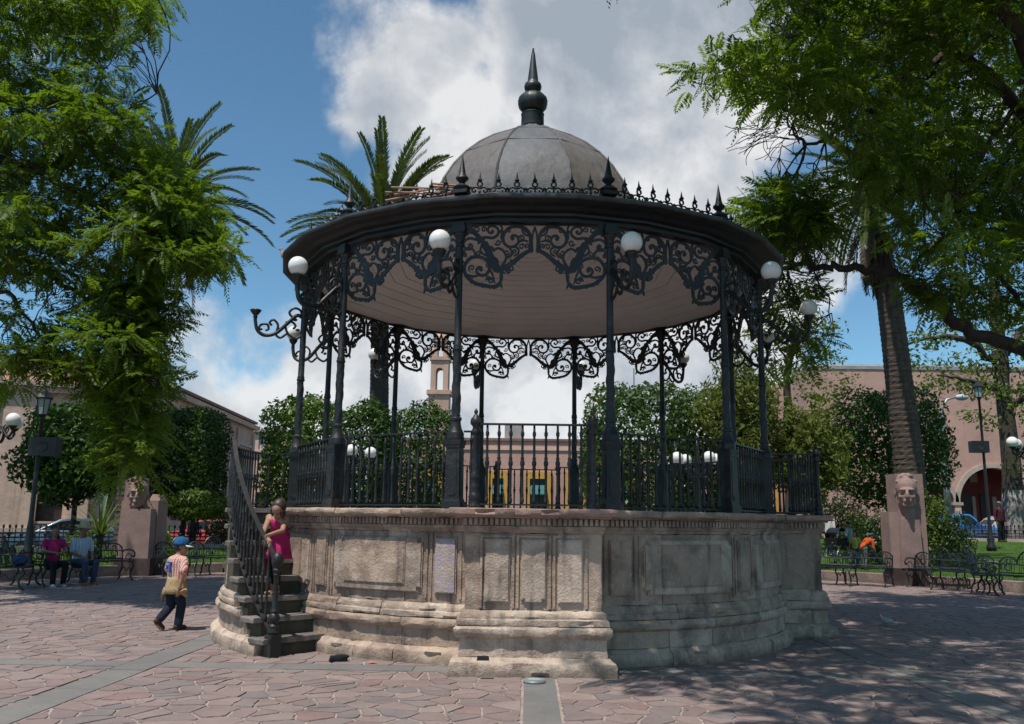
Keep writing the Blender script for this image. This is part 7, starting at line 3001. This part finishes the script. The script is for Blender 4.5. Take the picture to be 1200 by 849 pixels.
# blue bag on the first bench
p0, f0 = bench_pos[0]
bag = thing('bag', 'blue bag with a red top lying on the leftmost bench', 'bag', (p0.x, p0.y, 0.446), f0)
m = MB()
m.ball((0, 0, 0.10), (0.24, 0.14, 0.12), 14, 8)
m.build('bag_body', cloth('blue_bag', (0.03, 0.09, 0.24)), bag, smooth=True)
m = MB()
m.ball((0.03, 0, 0.205), (0.12, 0.08, 0.05), 10, 6)
m.build('bag_top', cloth('red_bag_top', (0.30, 0.03, 0.06)), bag, smooth=True)
m = MB()
m.tube([(-0.14, 0, 0.18), (-0.08, -0.03, 0.29), (0.08, -0.03, 0.29), (0.14, 0, 0.18)], 0.010, 5)
m.build('bag_strap', M['navy'], bag)

# children on the right lawn and strollers behind


def stand(px, py_foot, Y):
    c = at(px, py_foot, Y)
    return c.x, c.y, ground_z(c.x, c.y)


x, y, z = stand(1003, 656, 13.4)
figure('small child in a yellow shirt and jeans standing on the right lawn', x, y, z - 0.01, R(150), 1.02, 'yellow_cloth', 'jeans', 'skin', 'hair_brown', 'shoe_white', sleeves=0.3, lean=0.04)
x, y, z = stand(1013, 662, 12.6)
figure('child in an orange shirt bending forward on the right lawn', x, y, z - 0.01, R(-70), 1.12, 'orange_cloth', 'grey_cloth', 'skin', 'hair', 'shoe_dark', sleeves=0.9, lean=0.42, hat='blue_cap')
x, y, z = stand(1073, 632, 16.5)
figure('adult in pale grey clothes half hidden by the right bust pillar', x, y, z - 0.01, R(120), 1.62, 'grey_cloth', 'black_cloth', 'skin_dark', 'hair', 'shoe_dark', sleeves=0.8)
x, y, z = stand(1174, 632, 27)
figure('grey-capped adult in dark maroon clothes beside the park tree', x, y, z - 0.01, R(200), 1.75, 'maroon', 'black_cloth', 'skin_dark', 'hair', 'shoe_dark', sleeves=0.9, hat='grey_cloth')
x, y, z = stand(224, 650, 20.5)
figure('adult in dark clothes and a white cap standing before the red car', x, y, z - 0.01, R(160), 1.55, 'black_cloth', 'black_cloth', 'skin_dark', 'hair', 'shoe_dark', sleeves=0.9, hat='white_cloth')
x, y, z = stand(972, 640, 18.5)
figure('woman in a pink blouse pushing the dark pushchair past the right lawn', x, y, z - 0.01, R(-60), 1.5, 'white_cloth', 'black_cloth', 'skin', 'hair', 'shoe_white', sleeves=0.5, lean=0.08)
x, y, z = stand(995, 640, 18.2)
figure('person in a white and blue top sitting on the far side of the right lawn', x, y, z, R(60), 1.5, 'striped', 'black_cloth', 'skin', 'hair', 'shoe_white', True, sleeves=0.4, lean=0.05)
# a stool for that sitter: plain park stool hidden in shade
st = thing('stool', 'low dark stool under the person in the white and blue top', 'stool', (x, y, z), R(60))
m = MB()
m.lathe([(0.19, 0.36), (0.2, 0.375), (0.19, 0.39)], 14)
m.build('stool_seat', M['wood'], st)
for k in range(4):
    a = PI / 4 + k * PI / 2
    MB().tube([(0.13 * math.cos(a), 0.13 * math.sin(a), 0.36), (0.18 * math.cos(a), 0.18 * math.sin(a), 0)], 0.015, 5).build('stool_leg', M['wood'], st)
# pushchair
x, y, z = stand(981, 640, 18.0)
pc = thing('pushchair', 'dark pushchair with a folded hood and pale wheels on the right lawn', 'pushchair', (x, y, z), R(-55))
m = MB()
m.prism([(-0.22, -0.3), (0.22, -0.3), (0.22, 0.3), (-0.22, 0.3)], 0.36, 0.62, shrink=-0.05)
m.build('seat', M['black_cloth'], pc)
m = MB()
pts = [(0.3 * math.cos(a), 0.62 + 0.34 * math.sin(a)) for a in [PI * 0.15 + PI * 0.6 * i / 8 for i in range(9)]]
vs, fs = [], []
for (yy, zz) in pts:
    vs += [(-0.23, -yy, zz), (0.23, -yy, zz)]
m.add(vs, [(2 * i, 2 * i + 1, 2 * i + 3, 2 * i + 2) for i in range(8)])
o = m.build('hood', M['navy'], pc, smooth=True)
o.modifiers.new('thick', 'SOLIDIFY').thickness = 0.015
m = MB()
m.tube([(-0.22, 0.25, 0.5), (-0.22, 0.52, 0.98), (0.22, 0.52, 0.98), (0.22, 0.25, 0.5)], 0.014, 5)
m.build('handle', M['silver'], pc)
for sx in (-1, 1):
    for sy in (-1, 1):
        m = MB()
        m.tube([(sx * 0.2, sy * 0.2, 0.4), (sx * 0.24, sy * 0.3, 0.12)], 0.012, 5)
        m.build('leg', M['silver'], pc)
        m = MB()
        m.tube([(sx * 0.26, sy * 0.3 + 0.09 * math.cos(a), 0.10 + 0.09 * math.sin(a)) for a in [2 * PI * i / 14 for i in range(15)]], 0.022, 6)
        m.build('wheel', M['white_cloth'], pc)

# ================================================================== CARS
def car_paint(name, col):
    m, k, bs, out = new_mat(name)
    bs.inputs['Base Color'].default_value = (*col, 1)
    bs.inputs['Roughness'].default_value = 0.3
    bs.inputs['Coat Weight'].default_value = 0.6
    bs.inputs['Coat Roughness'].default_value = 0.08
    tc = k.n('ShaderNodeTexCoord')
    f = k.noise(tc.outputs['Object'], 2.0, 4)
    k.t.links.new(k.mix(k.math('MULTIPLY', k.mapr(f, 0.4, 0.7), 0.25), col, tuple(c * 0.7 + 0.05 for c in col)), bs.inputs['Base Color'])
    return m


M['tyre'] = simple('tyre', (0.015, 0.015, 0.016), 0.85, 0.2, 8)
M['rim'] = simple('wheel_rim', (0.38, 0.38, 0.40), 0.35, 0.1, 8, metal=0.7)
M['lamp_red'] = simple('tail_light', (0.35, 0.01, 0.01), 0.3, 0.1, 8)
M['lamp_white'] = simple('head_light', (0.7, 0.7, 0.68), 0.2, 0.05, 8)


def car(label, x, y, z, rz, paint, L=3.9, Wd=1.6, H=1.42, roundish=False, group='cars parked in the streets'):
    t = thing('parked_car', label, 'car', (x, y, z), rz, group)
    hw = Wd / 2
    # lower body: side outline swept across, narrowing towards the ends
    def shell(name, prof, mat, wf, par):
        m = MB()
        n = len(prof)
        secs = [(-1.0, 0.94), (-0.985, 0.98), (-0.9, 1.0), (0.9, 1.0), (0.985, 0.98), (1.0, 0.94)]
        vs, fs = [], []
        cx = sum(p[0] for p in prof) / n
        cz = sum(p[1] for p in prof) / n
        for sy, sc in secs:
            for px, pz in prof:
                vs.append((cx + (px - cx) * sc, sy * wf(pz), cz + (pz - cz) * sc))
        for j in range(len(secs) - 1):
            for i in range(n):
                a, b = j * n + i, j * n + (i + 1) % n
                fs.append((a, b, b + n, a + n))
        fs += [tuple(range(n - 1, -1, -1)), tuple(range((len(secs) - 1) * n, len(secs) * n))]
        m.add(vs, fs)
        o = m.build(name, mat, par, auto=40)
        return o
    h = L / 2
    if roundish:
        low = [(-h, 0.42), (-h + 0.05, 0.72), (-h + 0.45, 0.86), (-0.75, 0.90), (0.75, 0.90), (h - 0.55, 0.86), (h - 0.12, 0.70), (h, 0.45), (h - 0.05, 0.26), (-h + 0.05, 0.26)]
        cab = [(-1.45, 0.85), (-1.15, 1.12), (-0.7, 1.34), (-0.1, H), (0.35, H - 0.04), (0.62, 1.25), (0.85, 0.86)]
        glass = [(-1.20, 0.92), (-0.95, 1.13), (-0.6, 1.28), (-0.1, H - 0.08), (0.30, H - 0.11), (0.52, 1.20), (0.70, 0.92)]
    else:
        low = [(-h, 0.45), (-h + 0.03, 0.80), (-h + 0.25, 0.90), (-1.2, 0.94), (0.9, 0.90), (h - 0.5, 0.80), (h - 0.06, 0.68), (h, 0.42), (h - 0.08, 0.24), (-h + 0.06, 0.24)]
        cab = [(-1.55, 0.91), (-1.2, 1.25), (-0.9, H - 0.03), (-0.2, H), (0.25, H - 0.05), (0.98, 0.88)]
        glass = [(-1.38, 0.95), (-1.10, 1.21), (-0.85, H - 0.10), (-0.2, H - 0.075), (0.20, H - 0.12), (0.80, 0.95)]
    shell('body', low, paint, lambda z_: hw * (1.0 - 0.05 * max(0, 0.5 - z_)), t)
    cb = shell('cabin', cab, paint, lambda z_: hw * (0.95 - 0.26 * max(0, z_ - 0.9)), t)
    for sy in (-1, 1):
        m = MB()
        w_ = lambda z_: hw * (0.95 - 0.26 * max(0, z_ - 0.9))
        split = -0.25
        for part in (0, 1):
            pts = [p for p in glass if (p[0] < split) == (part == 0)]
            e = split - 0.04 if part == 0 else split + 0.04
            pts = pts + [(e, H - 0.085), (e, 0.93)] if part == 0 else [(e, 0.93), (e, H - 0.085)] + pts
            # order round the centre
            cx = sum(p[0] for p in pts) / len(pts)
            cz = sum(p[1] for p in pts) / len(pts)
            pts.sort(key=lambda p: math.atan2(p[1] - cz, p[0] - cx))
            vs = [(p[0], sy * (w_(p[1]) + 0.008), p[1]) for p in pts]
            mm = MB()
            mm.add(vs, [tuple(range(len(vs))) if sy < 0 else tuple(range(len(vs) - 1, -1, -1))])
            mm.build('side_window', M['dark_glass'], cb)
    for (xa, za, xb, zb2, nm) in ((glass[-1][0] + 0.12, 0.94, cab[-2][0] + 0.02, cab[-2][1] - 0.06, 'windscreen'), (glass[0][0] - 0.12, 0.96, cab[1][0] - 0.02, cab[1][1] - 0.05, 'rear_window')):
        sg = 0.035 if nm == 'windscreen' else -0.035
        wa, wb = hw * 0.80, hw * 0.68
        m = MB().add([(xa + sg, -wa, za), (xa + sg, wa, za), (xb + sg, wb, zb2), (xb + sg, -wb, zb2)], [(0, 1, 2, 3) if sg > 0 else (3, 2, 1, 0)])
        m.build(nm, M['dark_glass'], cb)
    for sx in (-1, 1):
        for sy in (-1, 1):
            m = MB()
            m.lathe([(0.16, -0.09), (0.28, -0.09), (0.30, -0.06), (0.30, 0.06), (0.28, 0.09), (0.16, 0.09)], 20)
            wo = m.build('wheel', M['tyre'], t, loc=(sx * (h - 0.72), sy * (hw - 0.08), 0.30), auto=40)
            wo.rotation_euler = (PI / 2, 0, 0)
            m = MB()
            m.lathe([(0.165, -0.075), (0.165, 0.075)], 16)
            m.lathe([(0.05, -0.095), (0.05, 0.095)], 8)
            m.build('rim', M['rim'], wo)
    for sy in (-1, 1):
        MB().ball((h - 0.07, sy * hw * 0.72, 0.62), (0.05, 0.13, 0.08), 10, 6).build('headlight', M['lamp_white'], t, smooth=True)
        MB().ball((-h + 0.04, sy * hw * 0.78, 0.68), (0.04, 0.10, 0.09), 10, 6).build('tail_light', M['lamp_red'], t, smooth=True)
        MB().box((0.55, sy * (hw + 0.06), 0.96), (0.14, 0.14, 0.10)).build('mirror', paint, t)
    MB().box((h + 0.0, 0, 0.38), (0.10, Wd * 0.9, 0.14)).build('bumper', M['black'], t)
    MB().box((-h - 0.0, 0, 0.40), (0.10, Wd * 0.9, 0.14)).build('bumper', M['black'], t)
    return t


def car_at(label, px, py_roof, dz, Yguess, rz, col, **kw):
    c = at(px, py_roof, Yguess)
    return car(label, c.x, c.y, dz, rz, car_paint('car_paint', col), **kw)


car_at('red car parked behind the clipped laurel and stair railing', 247, 622, -0.025, 24.5, R(176), (0.50, 0.035, 0.03), H=1.36)
car_at('grey-blue car parked behind the seated couple', 80, 612, -0.025, 18.5, R(205), (0.085, 0.14, 0.20), H=1.34)
car_at('bright blue small rounded car parked under the arcade', 1122, 601, 0.605, 36.0, R(2), (0.035, 0.19, 0.50), L=4.0, H=1.5, roundish=True)
car_at('pale grey car parked right of the bright blue car', 1186, 604, 0.605, 36.2, R(4), (0.36, 0.38, 0.40), H=1.42)

# ================================================================== SMALL THINGS
M['pigeon'] = simple('pigeon_grey', (0.36, 0.36, 0.38), 0.7, 0.2, 30, col2=(0.5, 0.5, 0.5))
M['dove'] = simple('dove_fawn', (0.33, 0.24, 0.21), 0.7, 0.15, 30)


def pigeon(label, loc, rz, mat, s=1.0):
    t = thing('pigeon', label, 'bird', loc, rz)
    m = MB()
    m.ball((0, 0, 0.105), (0.06, 0.105, 0.058), 12, 8)
    m.ball((0, 0.05, 0.125), (0.045, 0.06, 0.05), 10, 8)
    capsule(m, (0, 0.075, 0.14), (0, 0.10, 0.195), 0.032, 0.022, 8)
    m.ball((0, 0.108, 0.205), (0.024, 0.03, 0.025), 10, 8)
    m.tube([(0, -0.06, 0.11), (0, -0.13, 0.085), (0, -0.19, 0.07)], [0.045, 0.034, 0.026], 8, flat=0.35)
    remesh_obj('body', m, mat, t, 0.008, 2)
    for sx in (-1, 1):
        m = MB()
        m.ball((sx * 0.055, -0.03, 0.115), (0.012, 0.10, 0.042), 10, 6)
        m.build('wing', mat, t, smooth=True)
        m = MB()
        m.tube([(sx * 0.022, 0.0, 0.06), (sx * 0.024, 0.005, 0.006), (sx * 0.026, 0.035, 0.003)], 0.005, 4)
        m.build('leg', M['tan_shoe'], t)
    m = MB()
    m.tube([(0, 0.132, 0.205), (0, 0.155, 0.198)], [0.008, 0.002], 5)
    m.build('beak', M['black'], t)
    t.scale = (s, s, s)
    return t


p = gp(1039, 735)
pigeon('grey pigeon standing alone on the right side of the plaza', (p.x, p.y, 0.009), R(60), M['pigeon'], 0.72)
rp = Matrix.Rotation(R(0.672), 3, 'Z') @ Vector((-3.40, -0.75, 4.915))
pigeon('fawn dove perched on the left edge of the bandstand roof', tuple(rp), R(75), M['dove'], 1.0)

# dry palm fronds fallen on the roof
dry = thing('dry_fronds', 'reddish dry palm stalks lying on the bandstand roof left of the dome', 'dry fronds', tuple(Matrix.Rotation(R(0.672), 3, 'Z') @ Vector((-1.1, -2.85, 5.06))))
M['dry'] = simple('dry_stalk', (0.40, 0.20, 0.13), 0.8, 0.15, 8)
for k in range(9):
    a = R(random.uniform(-28, 22))
    l = random.uniform(0.35, 0.7)
    x0, y0, z0 = random.uniform(-0.35, 0.25), random.uniform(-0.1, 0.1), 0.03 + 0.02 * k * 0.6
    MB().tube([(x0 - l / 2 * math.cos(a), y0 - l / 2 * math.sin(a), z0 + random.uniform(-0.02, 0.06)), (x0, y0, z0 + 0.03), (x0 + l / 2 * math.cos(a), y0 + l / 2 * math.sin(a), z0 + random.uniform(-0.02, 0.08))], [0.014, 0.012, 0.006], 5).build('stalk', M['dry'], dry)

# flush lamp in the paving before the steps of the base
p = gp(626, 801)
gl_ = thing('ground_light', 'round ground light set in the grey slab before the front of the base', 'ground light', (p.x, p.y, 0.008))
m = MB()
m.lathe([(0.10, 0.0), (0.105, 0.012), (0.098, 0.026), (0.08, 0.03)], 24)
m.build('rim', M['silver'], gl_, auto=40)
m = MB()
m.lathe([(0.079, 0.026), (0.05, 0.033), (0.001, 0.035)], 24, caps=False)
m.build('lens', M['lantern_glass'], gl_, smooth=True)
# litter at the foot of the base
p = gp(399, 776)
m = MB()
m.box((0, 0, 0.035), (0.19, 0.10, 0.05), 0.2, taper=0.85)
m.ball((0.04, 0.0, 0.055), (0.08, 0.045, 0.02), 10, 6)
o = remesh_obj('discarded_cloth', m, M['black_cloth'], None, 0.012, 3, loc=(p.x - 0.02, p.y - 0.02, 0.004))
tag(o, 'dark scrap of cloth lying at the foot of the left base wall', 'litter')
p = gp(436, 779)
o = MB()
o.add([(-0.05, -0.02, 0.004), (0.0, -0.035, 0.012), (0.06, 0.0, 0.006), (0.0, 0.035, 0.02), (0, 0, 0.03)], [(0, 1, 4), (1, 2, 4), (2, 3, 4), (3, 0, 4)])
o = o.build('dry_leaf', M['dry'], None, loc=(p.x, p.y, 0.010))
tag(o, 'ochre dry leaf on the paving by the left base wall', 'leaf')
p = gp(566, 774.5, 0.17)
o = MB().box((0, 0, 0.02), (0.115, 0.06, 0.035), 0.05, taper=0.9).build('dark_box', M['black'], None, loc=(p.x, p.y - 0.0, 0.172))
tag(o, 'small dark box lying on the front plinth of the base', 'box')

# fallen jacaranda leaves and petals over the paving
nl_ = 420
r9 = np.random.default_rng(99)
px_, py_ = r9.uniform(-9, 9, nl_), r9.uniform(-6.3, 6, nl_)
ok = (np.hypot(px_, py_) > 4.4)
px_, py_ = px_[ok], py_[ok]
P9 = np.stack([px_, py_, np.full(len(px_), 0.018)], 1)
stuff(link('fallen_leaves', np_mesh('fallen_leaves', leaf_quads(P9, np.tile([0, 0, 1.0], (len(P9), 1)), 0.035, 17, 0.45, 0.12), 4, M['palm_dead']), plaza))
